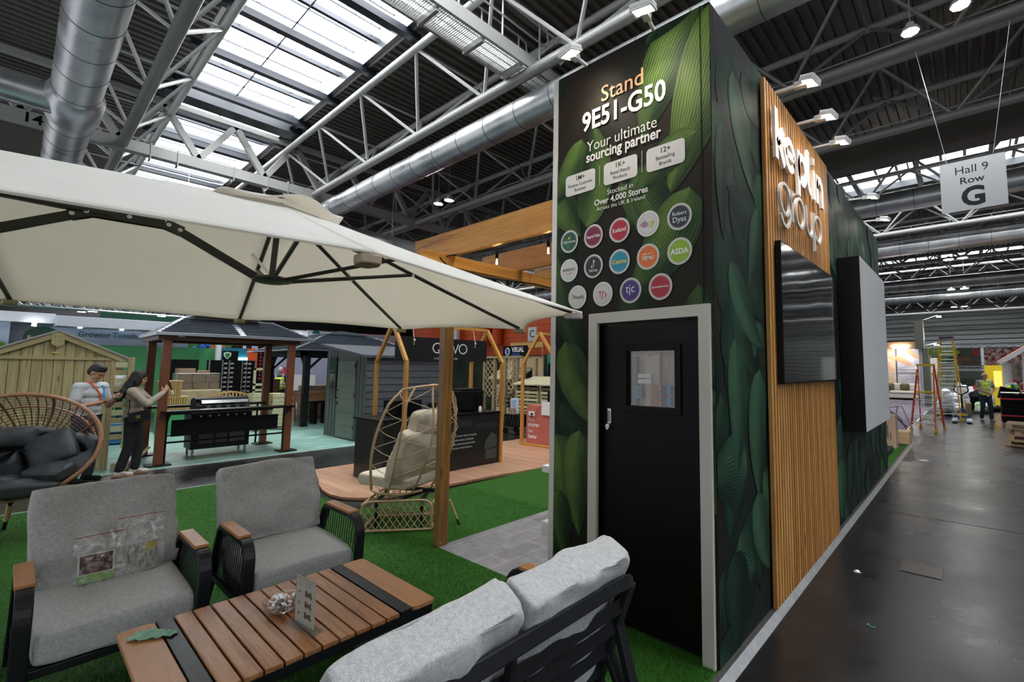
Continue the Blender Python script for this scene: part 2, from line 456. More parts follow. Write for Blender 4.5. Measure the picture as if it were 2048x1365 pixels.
# ducts
M_duct = mat('galvanised_duct', (.50, .51, .53), .33, metal=.75)
v = coords(M_duct, 'Object', (1, 1, 1)); n1 = nd(M_duct, 'ShaderNodeTexNoise', Scale=1.2, Detail=3); lk(M_duct, v, n1.inputs['Vector'])
lk(M_duct, ramp(M_duct, n1.outputs['Fac'], [(.35, (.42, .43, .45)), (.65, (.62, .63, .64))]), bsdf(M_duct).inputs['Base Color'])
lk(M_duct, ramp(M_duct, n1.outputs['Fac'], [(.3, (.26, .26, .26)), (.7, (.42, .42, .42))]), bsdf(M_duct).inputs['Roughness'])
M_seamd = mat('duct_seam', (.12, .12, .13), .4, metal=.5)
def duct(y, z, r, label, n=24, x0=X0, x1=X1, step=1.25):
    t = thing('ventilation_duct', label, 'duct', (0, y, z))
    b = MB(); b.tube([(x0, y, z), (x1, y, z)], r, n); b.M(1); x = x0 + .6
    while x < x1: b.tube([(x, y, z), (x + .02, y, z)], r + .006, n); x += step
    b.build('duct_shell', [M_duct, M_seamd], t, smooth=True)
    return t
d = duct(-2.09, 8.36, .435, 'thick silver ventilation duct at the left with a branch elbow')
b = MB(); b.tube([(-16.3, -2.09, 8.36), (-16.3, -3.4, 8.36), (-16.3, -13.5, 8.36)], .38, 20); b.build('branch_duct', M_duct, d, smooth=True)
b = MB(); b.tube([(-17.2, -2.09, 8.36), (-16.9, -2.09, 8.36), (-15.7, -2.09, 8.36), (-15.4, -2.09, 8.36)], [.435, .52, .52, .435], 24); b.build('tee_collar', M_duct, d, smooth=True)
duct(5.38, 8.40, .39, 'long silver ventilation duct running behind the top of the leafy stand wall')
duct(18.8, 8.36, .42, 'silver duct in front of the second skylight, above the far aisle', 16)
duct(27.2, 8.36, .42, 'silver duct below the pale truss, right of the leafy wall', 16)
duct(40.4, 8.36, .42, 'silver duct in front of the third skylight', 14)
duct(48.4, 8.36, .42, 'farthest bright silver duct near the grey cladding wall', 14)
b = MB(); b.box(-6.8, 6.8, 16.6, 17.4, 9.35, 10.2)
tag(b.build('flat_duct', mat('flat_duct_skin', (.16, .14, .12), .5, metal=.3)), 'flat brownish rectangular duct crossing behind the row letter sign', 'duct')
t = thing('ventilation_duct', 'dull crosswise duct seen between the parasol and the timber beams', 'duct', (-19.4, 12, 7.4))
b = MB(); b.tube([(-19.4, 5.6, 7.4), (-19.4, 36, 7.4)], .40, 16); b.build('duct_shell', M_duct, t, smooth=True)
for y in (8, 16, 24, 32): MB().box(-19.42, -19.38, y, y + .05, 7.7, 11.06).build('hanger_strap', M_steel, t)

# catwalk with grating and handrails
t = thing('catwalk', 'steel maintenance catwalk with open grating and tubular handrails under the roof', 'catwalk', (-7.3, 4, 9.2))
b = MB(); b.box(-6.95, -6.87, -10, 30, 9.1, 9.42); b.build('side_beam', M_steel_lt, t)
b = MB(); b.box(-7.73, -7.66, -10, 30, 9.1, 9.3); b.build('side_beam', M_steel, t)
b = MB(); y = -10
while y < 14:
    b.box(-7.66, -6.95, y, y + .012, 9.16, 9.2); y += .05
for x in (-7.5, -7.3, -7.1): b.box(x, x + .008, -10, 14, 9.16, 9.2)
b.build('grating', M_steel_lt, t)
y = -9.2
while y < 13: MB().box(-7.66, -6.95, y, y + .08, 9.0, 9.16).build('cross_bearer', M_steel, t); y += 1.15
for xs_, nm in ((-6.91, 'handrail'), (-7.7, 'handrail')):
    b = MB(); y1 = 5.2
    for z in (9.95, 10.5): b.tube([(xs_, -10, z), (xs_, y1, z), (xs_, y1 + .12, z)], .022, 6)
    b.tube([(xs_, y1, 10.5), (xs_, y1 + .25, 10.45), (xs_, y1 + .3, 10.2), (xs_, y1 + .25, 9.98), (xs_, y1, 9.95)], .022, 6)
    y = -9.2
    while y < y1 + .1: b.tube([(xs_, y, 9.2), (xs_, y, 10.5)], .024, 6); y += 1.2
    b.build(nm, M_steel_lt, t, smooth=True)
t = thing('access_ladder', 'short inclined steel ladder climbing from the catwalk beside the floodlight', 'ladder', (-6.9, 6, 9.3))
for dx in (0, .5):
    b = MB(); b.bar((-6.9 + dx, 5.4, 9.3), (-6.9 + dx, 6.6, 10.9), .04, .12); b.build('stringer', M_steel_lt, t)
for k in range(7):
    b = MB(); b.tube([(-6.9, 5.5 + k * .16, 9.45 + k * .21), (-6.4, 5.5 + k * .16, 9.45 + k * .21)], .02, 6); b.build('rung', M_steel_lt, t)

# high bay downlights
def downlight(x, y, z, label, r=.22, oct_=True):
    t = thing('downlight', label, 'ceiling light', (x, y, z), 0, 'high bay downlights under the roof')
    b = MB(); b.lathe([(0, .16), (.08, .16), (.1, .05), (r, .03), (r, -.02), (r * .93, -.03)], (x, y, z), 8 if oct_ else 20); b.build('housing', M_steel_lt, t)
    b = MB(); b.lathe([(0, -.022), (r * .93, -.022)], (x, y, z), 8 if oct_ else 20); b.build('lens', M_lampcool, t)
    b = MB(); b.tube([(x, y, z + .16), (x, y, 11.9 if any(a + 1.05 < y < c - 1.25 for a, c in SKY_G) else 11.06)], .012, 5); b.build('suspension_rod', M_steel, t)
    return t
# ================================================================== THE LEAFY STAND BLOCK
def leaf_mat(name, dark, mid, hi, rough=.55):
    m_ = mat(name, mid, rough, spec=.2)
    uv = nd(m_, 'ShaderNodeUVMap'); sp = nd(m_, 'ShaderNodeSeparateXYZ'); lk(m_, uv.outputs[0], sp.inputs[0])
    fl = nd(m_, 'ShaderNodeMath', operation='FLOOR'); lk(m_, sp.outputs['X'], fl.inputs[0])
    fr = nd(m_, 'ShaderNodeMath', operation='FRACT'); lk(m_, sp.outputs['X'], fr.inputs[0])
    v = sp.outputs['Y']                                             # 0..1 across
    n = nd(m_, 'ShaderNodeTexNoise', Scale=5, Detail=3); lk(m_, uv.outputs[0], n.inputs['Vector'])
    ad = nd(m_, 'ShaderNodeMath', operation='MULTIPLY_ADD'); lk(m_, v, ad.inputs[0]); ad.inputs[1].default_value = 118.0
    ml = nd(m_, 'ShaderNodeMath', operation='MULTIPLY'); lk(m_, n.outputs['Fac'], ml.inputs[0]); ml.inputs[1].default_value = 9.0
    lk(m_, ml.outputs[0], ad.inputs[2])
    sn = nd(m_, 'ShaderNodeMath', operation='SINE'); lk(m_, ad.outputs[0], sn.inputs[0])
    sc = nd(m_, 'ShaderNodeMath', operation='MULTIPLY_ADD'); lk(m_, sn.outputs[0], sc.inputs[0]); sc.inputs[1].default_value = .15
    # broad printed shading of each leaf, plus its tone
    ce = nd(m_, 'ShaderNodeMath', operation='SINE'); m3 = nd(m_, 'ShaderNodeMath', operation='MULTIPLY'); lk(m_, v, m3.inputs[0]); m3.inputs[1].default_value = 5.2
    lk(m_, m3.outputs[0], ce.inputs[0])
    br = nd(m_, 'ShaderNodeMath', operation='MULTIPLY_ADD'); lk(m_, ce.outputs[0], br.inputs[0]); br.inputs[1].default_value = .16
    tn = nd(m_, 'ShaderNodeMath', operation='MULTIPLY'); lk(m_, fl.outputs[0], tn.inputs[0]); tn.inputs[1].default_value = .115
    lk(m_, tn.outputs[0], br.inputs[2])
    s2 = nd(m_, 'ShaderNodeMath', operation='MULTIPLY_ADD'); lk(m_, fr.outputs[0], s2.inputs[0]); s2.inputs[1].default_value = -.22; lk(m_, br.outputs[0], s2.inputs[2])
    s3 = nd(m_, 'ShaderNodeMath', operation='MULTIPLY_ADD'); lk(m_, n.outputs['Fac'], s3.inputs[0]); s3.inputs[1].default_value = .3; lk(m_, s2.outputs[0], s3.inputs[2])
    lk(m_, s3.outputs[0], sc.inputs[2])
    lk(m_, ramp(m_, sc.outputs[0], [(.05, dark), (.35, mid), (.9, hi)]), bsdf(m_).inputs['Base Color'])
    return m_
M_leafw = leaf_mat('leaf_print', (.003, .009, .004), (.019, .047, .016), (.17, .27, .05))
M_leafc = leaf_mat('leaf_print_cool', (.003, .010, .008), (.012, .042, .025), (.065, .15, .08))
M_panel = noisy('dark_print_ground', (.004, .008, .008), (.007, .012, .013), 3, .5, spec=.3)
M_panelw = noisy('brown_print_ground', (.005, .007, .0045), (.020, .012, .0065), 1.1, .55, spec=.2)

def leaf(mb, cx, cz, L, W, ang, tone, bend=.25, off=0.0, T=None):
    """a pointed blade; base at (cx,cz), growing along ang"""
    n, m_ = 14, 8; vs = []; p = Vector((cx, cz)); a = ang
    spine = []
    for i in range(n + 1):
        spine.append((p.copy(), a)); p = p + Vector((math.cos(a), math.sin(a))) * (L / n); a += bend / n * 2
    for i, (q, a_) in enumerate(spine):
        s_ = i / n; wd = W * (math.sin(PI * min(1, s_ ** .72 * 1.0)) ** .75) * (1 - .15 * s_)
        if i == n: wd = 0.0005
        nx = Vector((-math.sin(a_), math.cos(a_)))
        for j in range(m_ + 1):
            t_ = -1 + 2 * j / m_; d = q + nx * (wd * t_ * .5)
            vs.append(T @ Vector((d.x, d.y, off)))
    fs = []; uvs = []
    for i in range(n):
        for j in range(m_):
            k = i * (m_ + 1) + j
            fs.append((k, k + 1, k + m_ + 2, k + m_ + 1))
            uvs.append([(tone + i / n * .98, j / m_), (tone + i / n * .98, (j + 1) / m_), (tone + (i + 1) / n * .98, (j + 1) / m_), (tone + (i + 1) / n * .98, j / m_)])
    mb.add(vs, fs, uvs)
def clip(o, planes):
    bm = bmesh.new(); bm.from_mesh(o.data)
    for co, no in planes:
        bmesh.ops.bisect_plane(bm, geom=bm.verts[:] + bm.edges[:] + bm.faces[:], plane_co=co, plane_no=no, clear_outer=True)
    bm.to_mesh(o.data); bm.free()
def foliage(T, w, h, count, seed, tones, hand=(), wr=(.20, .36)):
    mb = MB(); r = random.Random(seed); cells = []
    k = 0
    for i in range(count):
        cx = r.uniform(-.15, w + .1); cz = h * (1 - (i * .61803 % 1)) + r.uniform(-.2, .3)
        if w == 1.3 and cz > 3.25 and cx > .1: continue
        leaf(mb, cx, cz, r.uniform(.42, .8), r.uniform(*wr), R_(r.uniform(-125, -40)) if r.random() < .8 else R_(r.uniform(20, 160)), r.choice(tones), r.uniform(-.5, .5), .0003 + k * .0001, T); k += 1
    for hd in hand: leaf(mb, *hd, .0003 + k * .0001, T); k += 1
    return mb

H = 4.03
blk = thing('exhibition_stand', 'tall leafy green printed stand block with white framed black door and slatted timber side', 'exhibition stand', (0, 0, 0))
# front wall with the doorway cut out
b = MB()
b.box(-1.30, -.875, 0, .06, 0, H); b.box(-.094, 0, 0, .06, 0, H); b.box(-.875, -.094, 0, .06, 2.017, H)
fp = b.build('wall_panel', M_panelw, blk)
MB().box(-.06, -.0005, .06, 7.05, 0, H).build('wall_panel', M_panel, blk)
T = frame((-1.30, 0, 0), (1, 0, 0), (0, 0, 1))
# x measured from the left trim, z up: (cx, cz, L, W, ang, tone, bend)
hand = [(1.22, 4.10, .95, .44, R_(-128), 3, .22), (1.38, 4.05, 1.30, .46, R_(-100), 4, -.14), (1.25, 4.2, .5, .3, R_(-160), 2, .2), (-.05, 3.2, .6, .3, R_(-70), 3, .2),  # brightest leaf at upper right: warm floodlight is put into its tone
        (.25, 3.45, .6, .26, R_(-110), 3, -.3), (.3, 2.75, .8, .34, R_(70), 3, .3), (.75, 3.1, .75, .3, R_(-70), 2, .2), (1.15, 2.85, .85, .4, R_(-110), 3, -.3), (1.2, 3.2, .6, .25, R_(-160), 3, .3),
        (.1, 1.9, .75, .34, R_(-75), 3, .3), (.0, 1.2, .7, .36, R_(-60), 3, -.4), (.25, 1.25, .75, .3, R_(-100), 3, .2), (.05, .8, .5, .26, R_(-90), 2, .2)]
mb = foliage(T, 1.3, 4.03, 34, 11, (0, 0, 1, 1, 2), hand)
pl = mb.build('leaf_print', M_leafw, blk)
clip(pl, [((-1.30, 0, 0), (-1, 0, 0)), ((-.001, 0, 0), (1, 0, 0)), ((0, 0, H - .002), (0, 0, 1)), ((0, 0, .002), (0, 0, -1))])
# cut the doorway out of the print
bm = bmesh.new(); bm.from_mesh(pl.data)
for co, no in (((-.91, 0, 0), (1, 0, 0)), ((-.06, 0, 0), (1, 0, 0)), ((0, 0, 2.05), (0, 0, 1))):
    bmesh.ops.bisect_plane(bm, geom=bm.verts[:] + bm.edges[:] + bm.faces[:], plane_co=co, plane_no=no)
kill = [f_ for f_ in bm.faces if -.91 < f_.calc_center_median().x < -.06 and f_.calc_center_median().z < 2.05]
bmesh.ops.delete(bm, geom=kill, context='FACES'); bm.to_mesh(pl.data); bm.free()
# side prints
T = frame((0, 0, 0), (0, 1, 0), (0, 0, 1))
mb = foliage(T, .9, 4.03, 34, 23, (0, 0, 1, 2), [(.35, 3.75, .9, .32, R_(-75), 3, .2), (.25, 2.4, .8, .3, R_(-60), 3, .3), (.3, 1.9, .9, .34, R_(-80), 3, -.2), (.75, 1.7, .9, .36, R_(-105), 3, .2), (.65, .85, .6, .34, R_(-80), 3, .2), (.15, 3.3, .8, .2, R_(-95), 1, .1), (.8, 2.9, .7, .3, R_(-100), 2, -.2)], (.3, .6))
pl = mb.build('leaf_print', M_leafc, blk)
clip(pl, [((0, .001, 0), (0, -1, 0)), ((0, .885, 0), (0, 1, 0)), ((0, 0, H - .002), (0, 0, 1)), ((0, 0, .002), (0, 0, -1))])
T = frame((0, 2.95, 0), (0, 1, 0), (0, 0, 1))
mb = foliage(T, 4.1, 4.03, 95, 31, (0, 1, 1, 2, 3), (), (.3, .65))
pl = mb.build('leaf_print', M_leafc, blk)
clip(pl, [((0, 2.95, 0), (0, -1, 0)), ((0, 7.049, 0), (0, 1, 0)), ((0, 0, H - .002), (0, 0, 1)), ((0, 0, .002), (0, 0, -1))])
o = MB().box(-1.352, -1.302, -.006, .07, 0, H).build('edge_trim', mat('edge_trim_white', (.60, .58, .55), .4), blk, bevel=.002)
# small seam strip near the front corner
MB().box(-.066, -.062, -.009, -.006, 2.1, H).build('panel_seam', M_black, blk)
# door frame
b = MB(); b.box(-.953, -.875, -.028, .0, 0, 2.09); b.box(-.094, -.018, -.028, .0, 0, 2.09); b.box(-.875, -.094, -.028, .0, 2.017, 2.09)
df = b.build('door_frame', M_offwhite, blk, bevel=.002)
b = MB(); b.box(-.875, -.868, .0, .07, 0, 2.017); b.box(-.101, -.094, .0, .07, 0, 2.017); b.box(-.868, -.101, .0, .07, 2.005, 2.017); b.build('door_lining', M_black, blk)
dx0, dx1, wx0, wx1, wz0, wz1 = -.866, -.103, -.655, -.283, 1.447, 1.817
b = MB(); b.box(dx0, wx0, .035, .075, .012, 2.0); b.box(wx1, dx1, .035, .075, .012, 2.0); b.box(wx0, wx1, .035, .075, .012, wz0); b.box(wx0, wx1, .035, .075, wz1, 2.0)
door = b.build('door', M_black, blk)
b = MB(); e = .042; y0, y1 = .018, .036
b.box(wx0 - e, wx0, y0, y1, wz0 - e, wz1 + e); b.box(wx1, wx1 + e, y0, y1, wz0 - e, wz1 + e); b.box(wx0, wx1, y0, y1, wz0 - e, wz0); b.box(wx0, wx1, y0, y1, wz1, wz1 + e)
b.build('window_frame', M_black, door, bevel=.002)
M_pane2 = clear('door_window_glass')
MB().box(wx0, wx1, .05, .054, wz0, wz1).build('window_pane', M_pane2, door)
b = MB(); b.box(-.818, -.786, .02, .035, 1.315, 1.42); k = b.build('keypad_lock', M_alu, door, bevel=.004)
b = MB()
for i in range(7):
    for j in (0, 1): b.box(-.812 + j * .013, -.805 + j * .013, .016, .021, 1.33 + i * .011, 1.337 + i * .011)
b.build('lock_button', M_black, door)
b = MB(); b.tube([(-.802, .034, 1.298), (-.802, .0, 1.298)], .017, 14); b.bar((-.802, .003, 1.31), (-.802, .003, 1.275), .018, .012, up=(0, 1, 0)); b.build('door_knob', M_chrome, door, smooth=True)
# double socket
b = MB(); b.box(-1.178, -1.03, -.014, -.004, .302, .388); sk = b.build('double_socket', M_offwhite, blk, bevel=.004)
b = MB()
for cx in (-1.143, -1.066):
    b.box(cx - .003, cx + .003, -.0165, -.013, .345, .356); b.box(cx - .014, cx - .006, -.0165, -.013, .325, .329); b.box(cx + .006, cx + .014, -.0165, -.013, .325, .329)
b.build('pin_hole', M_black, sk)
b = MB(); b.box(-1.118, -1.108, -.019, -.013, .352, .372); b.box(-1.1, -1.09, -.019, -.013, .352, .372); b.build('rocker_switch', M_white, sk, bevel=.001)

# printed lettering and plates on the front
M_ink = mat('print_white', (.72, .70, .67), .5); M_inko = mat('print_apricot', (.80, .42, .20), .5); M_inkk = mat('print_black', (.012, .012, .012), .5)
YF = -.0075
def ft(body, x, z, size, m_, bold=0., xs=1., sp=1., align='CENTER', y=YF, nm='lettering', parent=blk, ext=.0006): return text(nm, body, size, FRONT(x, z, y), m_, parent, ext=ext, bold=bold, xs=xs, spacing=sp, align=align)
ft('Stand', -.675, 3.675, .172, M_inko, .004)
ft('9E51-G50', -.68, 3.50, .205, M_ink, .022, .88)
ft('Your ultimate', -.69, 3.325, .118, M_ink, -.004, .93)
ft('sourcing partner', -.68, 3.245, .112, M_ink, .022, .86)
def rrect(w_, h_, r, n=6):
    p = []
    for cx, cy, a0 in ((w_ - r, h_ - r, 0), (r, h_ - r, 90), (r, r, 180), (w_ - r, r, 270)):
        for k in range(n + 1):
            a = R_(a0 + 90 * k / n); p.append((cx + r * math.cos(a), cy + r * math.sin(a)))
    return p
for (x0, x1, a, lines) in ((-1.208, -.914, '1M+', ('Positive Customer', 'Reviews')), (-.834, -.542, '1K+', ('Retail-Ready', 'Products')), (-.468, -.178, '12+', ('Bestselling', 'Brands'))):
    b = MB(); b.prism(rrect(x1 - x0, .163, .028), frame((x0, YF, 3.018 + .005), (1, 0, 0), (0, 0, 1)), .001)
    pl = b.build('statistic_plate', mat('plate_print', (.60, .585, .56), .5), blk)
    cx = (x0 + x1) / 2
    ft(a, cx, 3.132, .052, M_inkk, .010, y=YF - .0012, parent=pl)
    ft(lines[0], cx, 3.088, .037 if len(lines[0]) < 14 else .0345, M_inkk, .004, .93, y=YF - .0012, parent=pl)
    ft(lines[1], cx, 3.048, .037, M_inkk, .004, .93, y=YF - .0012, parent=pl)
b = MB()
for x in (-.874, -.505): b.box(x - .0015, x + .0015, YF - .001, YF, 3.04, 3.19)
b.build('divider_line', M_ink, blk)
ft('Stocked in', -.69, 2.952, .054, M_ink, -.002)
ft('Over 4,000 Stores', -.69, 2.893, .062, M_ink, .02)
ft('Across the UK & Ireland', -.69, 2.85, .042, M_ink, -.006)
def col(name, c): return mat('badge_' + name, c, .5)
cols = dict(green=(.012, .075, .05), plum=(.16, .008, .04), red=(.36, .01, .03), white=(.52, .51, .49), navy=(.010, .018, .035), black=(.01, .01, .01), teal=(.01, .22, .33), orange=(.62, .13, .015), lime=(.22, .38, .015), purple=(.045, .018, .16))
cols = {k: col(k, c) for k, c in cols.items()}
M_y = mat('badge_yellow', (.75, .50, .03), .5); M_rd = mat('badge_logo_red', (.5, .02, .03), .5); M_bl = mat('badge_logo_blue', (.02, .08, .4), .5); M_gn = mat('badge_logo_green', (.2, .4, .03), .5); M_dg = mat('badge_mid_green', (.03, .16, .09), .5)
bad = [(-1.165, 2.667, 'green'), (-.929, 2.668, 'plum'), (-.694, 2.669, 'red'), (-.459, 2.67, 'white'), (-.223, 2.67, 'navy'),
       (-1.165, 2.442, 'white'), (-.928, 2.443, 'black'), (-.694, 2.444, 'teal'), (-.46, 2.444, 'orange'), (-.224, 2.445, 'lime'),
       (-1.079, 2.229, 'white'), (-.84, 2.229, 'white'), (-.601, 2.23, 'purple'), (-.366, 2.231, 'red')]
bo = []
for (x, z, c) in bad:
    T_ = frame((x, YF, z), (1, 0, 0), (0, 0, 1))
    circ = lambda r: [(r * math.cos(2 * PI * k / 48), r * math.sin(2 * PI * k / 48)) for k in range(48)]
    o = MB().prism(circ(.088), T_, .001).build('round_badge', cols['white'] if c != 'white' else mat('badge_rim', (.60, .59, .57), .5), blk)
    MB().prism(circ(.0745), frame((x, YF - .001, z), (1, 0, 0), (0, 0, 1)), .0004).build('badge_face', cols[c], o)
    r = MB(); r.tube([(x + .071 * math.cos(2 * PI * k / 48), YF - .0016, z + .071 * math.sin(2 * PI * k / 48)) for k in range(48)], .0006, 4, closed=True)
    r.build('badge_ring', M_ink if c != 'white' else M_grey, o)
    bo.append(o)
def bt(i, body, size, m_, dx=0, dz=0, bold=0., xs=1., sp=1.): ft(body, bad[i][0] + dx, bad[i][1] + dz, size, m_, bold, xs, sp, y=YF - .0024, parent=bo[i], nm='badge_lettering', ext=.0003)
bt(0, 'Morrisons', .030, M_ink, 0, -.012, .004); bt(1, 'SuperValu', .035, M_ink, 0, -.012, .01, .92); bt(2, 'Iceland', .044, M_ink, 0, -.012, .012, .95)
for k, (ch, mm, dx) in enumerate((('e', M_rd, -.042), ('b', M_bl, -.016), ('a', M_y, .012), ('y', M_gn, .038))): bt(3, ch, .068, mm, dx, -.018)
bt(4, 'Robert', .036, M_ink, 0, .010); bt(4, 'Dyas', .050, M_ink, 0, -.034)
bt(5, 'amazon', .040, M_inkk, 0, -.004, .006); bt(6, 'TikTok', .028, M_ink, 0, -.042, .012); bt(7, 'Centra', .043, M_y, 0, -.014, .02); bt(8, 'TEMU', .036, M_ink, 0, -.022, .022); bt(9, 'ASDA', .052, M_ink, 0, -.018, .03, .95)
bt(10, 'shopify', .036, M_inkk, .014, -.012, .006); bt(11, "TJ's", .062, M_rd, 0, -.022, .004, .85); bt(12, 'tjc', .085, M_ink, 0, -.014, -.004, .9); bt(13, 'Epoundstretcher', .021, M_ink, 0, -.006, .01, .9)
def bshape(i, pts, m_, r=.0014, closed=False):
    b = MB(); b.tube([(bad[i][0] + px_, YF - .0026, bad[i][1] + pz) for px_, pz in pts], r, 5, closed=closed); b.build('badge_mark', m_, bo[i])
bshape(5, [(-.03, -.018), (-.015, -.026), (0, -.029), (.016, -.026), (.026, -.019)], M_rd, .0018)
bshape(6, [(.004, .045), (.004, .005), (-.002, -.008), (-.012, -.012), (-.018, -.002), (-.010, .008)], M_ink, .0035); bshape(6, [(.004, .045), (.012, .034), (.020, .030)], M_ink, .003)
for dx in (-.033, -.014, .008, .028): bshape(8, [(dx - .004, .014), (dx + .004, .024), (dx + .005, .014)], M_ink, .0035)
for k in range(6):
    a = k * PI / 3; bshape(0, [(.0, .026), (.012 * math.cos(a), .026 + .012 * math.sin(a))], M_y, .0022)
for dx, dz, r in ((-.03, .0, .026), (-.012, -.035, .018)):
    b = MB(); b.prism([(r * math.cos(2 * PI * k / 20), r * math.sin(2 * PI * k / 20)) for k in range(20)], frame((bad[0][0] + dx, YF - .0014, bad[0][1] + dz), (1, 0, 0), (0, 0, 1)), .0004); b.build('badge_mark', M_dg, bo[0])
b = MB(); b.box(bad[10][0] - .052, bad[10][0] - .03, YF - .003, YF - .0014, bad[10][1] - .012, bad[10][1] + .014); b.build('badge_mark', M_gn, bo[10])
bshape(10, [(-.047, .014), (-.041, .022), (-.035, .014)], M_gn, .0016); ft('S', bad[10][0] - .041, bad[10][1] - .008, .022, M_ink, .02, y=YF - .0034, parent=bo[10], nm='badge_lettering', ext=.0002)

# slatted timber cladding on the aisle side
M_slat = wood('slat_timber', (.56, .27, .070), (.36, .145, .030), 'Z', 1.4, .42, c3=(.64, .35, .11), knots=True)
M_slat2 = wood('slat_timber_deep', (.42, .18, .042), (.25, .095, .018), 'Z', 1.4, .42, c3=(.48, .23, .06))
cl = thing('slat_cladding', 'warm slatted timber cladding panel carrying the white letters and television', 'wall cladding', (0, .884, 0))
MB().box(.008, .014, .886, 2.95, 0, 3.97).build('backing_board', mat('backing_stain', (.02, .008, .003), .8), cl)
npit = 33; pit = (2.95 - .884) / npit
for k in range(npit):
    y0 = .884 + k * pit
    b = MB(); b.box(.014, .044, y0, y0 + pit * .62, .004, 3.97); o = b.build('slat', M_slat if k < 6 or k % 3 == 0 else M_slat2, cl, bevel=.0015)
# letters of the raised sign
def ribbon(mb, pts, w_, T_, t_, closed=False):
    P2 = [Vector(p) for p in pts]; n = len(P2); Lp = []; Rp = []
    for i in range(n):
        if closed: a = P2[i - 1]; c = P2[(i + 1) % n]
        else: a = P2[max(i - 1, 0)]; c = P2[min(i + 1, n - 1)]
        d1 = (P2[i] - a); d2 = (c - P2[i])
        if d1.length < 1e-9: d1 = d2
        if d2.length < 1e-9: d2 = d1
        d1.normalize(); d2.normalize(); d = (d1 + d2).normalized(); nr = Vector((-d.y, d.x)); k_ = w_ / 2 / max(.5, nr.dot(Vector((-d1.y, d1.x))))
        Lp.append(P2[i] + nr * k_); Rp.append(P2[i] - nr * k_)
    vs = []
    for z in (0, t_): vs += [T_ @ Vector((p.x, p.y, z)) for p in Lp] + [T_ @ Vector((p.x, p.y, z)) for p in Rp]
    fs = []
    for i in range(n if closed else n - 1):
        j = (i + 1) % n
        fs += [(i, j, n + j, n + i), (2 * n + i, 3 * n + i, 3 * n + j, 2 * n + j), (i, 2 * n + i, 2 * n + j, j), (n + i, n + j, 3 * n + j, 3 * n + i)]
    if not closed: fs += [(0, n, 3 * n, 2 * n), (n - 1, 3 * n - 1, 4 * n - 1, 2 * n - 1)]
    mb.add(vs, fs)
def arc(cx, cy, rx, ry, a0, a1, n=20): return [(cx + rx * math.cos(R_(a0 + (a1 - a0) * k / n)), cy + ry * math.sin(R_(a0 + (a1 - a0) * k / n))) for k in range(n + 1)]
sg = thing('sign_lettering', 'raised white keplin group lettering on the slatted timber', 'sign lettering', (.05, 1.0, 2.83))
M_let = mat('letter_white', (.78, .76, .73), .4); M_let2 = mat('letter_light_grey', (.58, .57, .55), .4)
def letter(paths, w_, y, z, m_, d=.024):
    b = MB()
    for pts, cl_ in paths: ribbon(b, pts, w_, frame((.066, y, z), (0, 1, 0), (0, 0, 1)), d, cl_)
    x_ = sum(p[0] for p in paths[0][0]) / len(paths[0][0]); b.box(.044, .067, y + x_ - .004, y + x_ + .004, z + .1, z + .108)
    b.build('letter', m_, sg)
B = 3.345; wk = .072
letter([([(.036, 0), (.036, .417)], 0), ([(.22, .29), (.06, .135), (.05, .125)], 0), ([(.085, .165), (.235, .0)], 0)], wk, .976, B, M_let)
letter([(arc(.155, .150, .120, .120, 0, 320, 30), 0), ([(.035, .150), (.275, .150)], 0)], wk * .9, 1.21, B, M_let)
letter([([(.036, -.115), (.036, .300)], 0), (arc(.15, .150, .115, .118, 0, 360, 30)[:-1], 1)], wk, 1.59, B, M_let)
letter([([(.036, .417), (.036, .09), (.048, .055), (.075, .036), (.11, .034)], 0)], wk, 1.915, B, M_let)
letter([([(.036, 0), (.036, .295)], 0), ([(.036, .345), (.036, .42)], 0)], wk, 2.06 + .06, B, M_let)
letter([([(.036, 0), (.036, .295)], 0), ([(.036, .15)] + arc(.135, .165, .098, .10, 180, 0, 16) + [(.233, 0)], 0)], wk, 2.245, B, M_let)
B = 2.93; wg = .026
letter([(arc(.143, .14, .130, .127, 0, 360, 30)[:-1], 1), ([(.273, .265), (.273, .04)] + arc(.143, .035, .13, .12, 0, -160, 16), 0)], wg, 1.06, B, M_let2)
letter([([(.013, 0), (.013, .27)], 0), ([(.013, .17)] + arc(.09, .18, .075, .08, 180, 90, 8), 0)], wg, 1.385, B, M_let2)
letter([(arc(.14, .14, .128, .127, 0, 360, 30)[:-1], 1)], wg, 1.495, B, M_let2)
letter([([(.013, .275)] + arc(.125, .12, .112, .107, 180, 360, 16) + [(.237, .275), (.237, 0)], 0)], wg, 1.83, B, M_let2)
letter([(arc(.145, .14, .130, .127, 0, 360, 30)[:-1], 1), ([(.015, .275), (.015, -.1)], 0)], wg, 2.115, B, M_let2)

# television
t = thing('television', 'large glossy black television mounted on the slatted timber', 'television', (.1, 1.98, 1.59))
MB().box(.052, .098, 1.0, 2.97, 1.59, 2.69).build('housing', M_black, t, bevel=.004)
M_scr = mat('screen_glass', (.003, .003, .004), .05, spec=.8, coat=.6)
b = MB(); n = 30
vs = []; fs = []
for i in range(n + 1):
    for j in range(n + 1):
        y = 1.012 + (2.958 - 1.012) * i / n; z = 1.604 + (2.68 - 1.604) * j / n
        vs.append((.0985 + .00035 * math.sin(i * .45) * math.sin(j * .3), y, z))
for i in range(n):
    for j in range(n): a = i * (n + 1) + j; fs.append((a, a + n + 1, a + n + 2, a + 1))
b.add(vs, fs); b.build('screen', M_scr, t, smooth=2)
MB().box(.045, .053, 1.6, 2.4, 1.9, 2.4).build('wall_bracket', M_black, t)
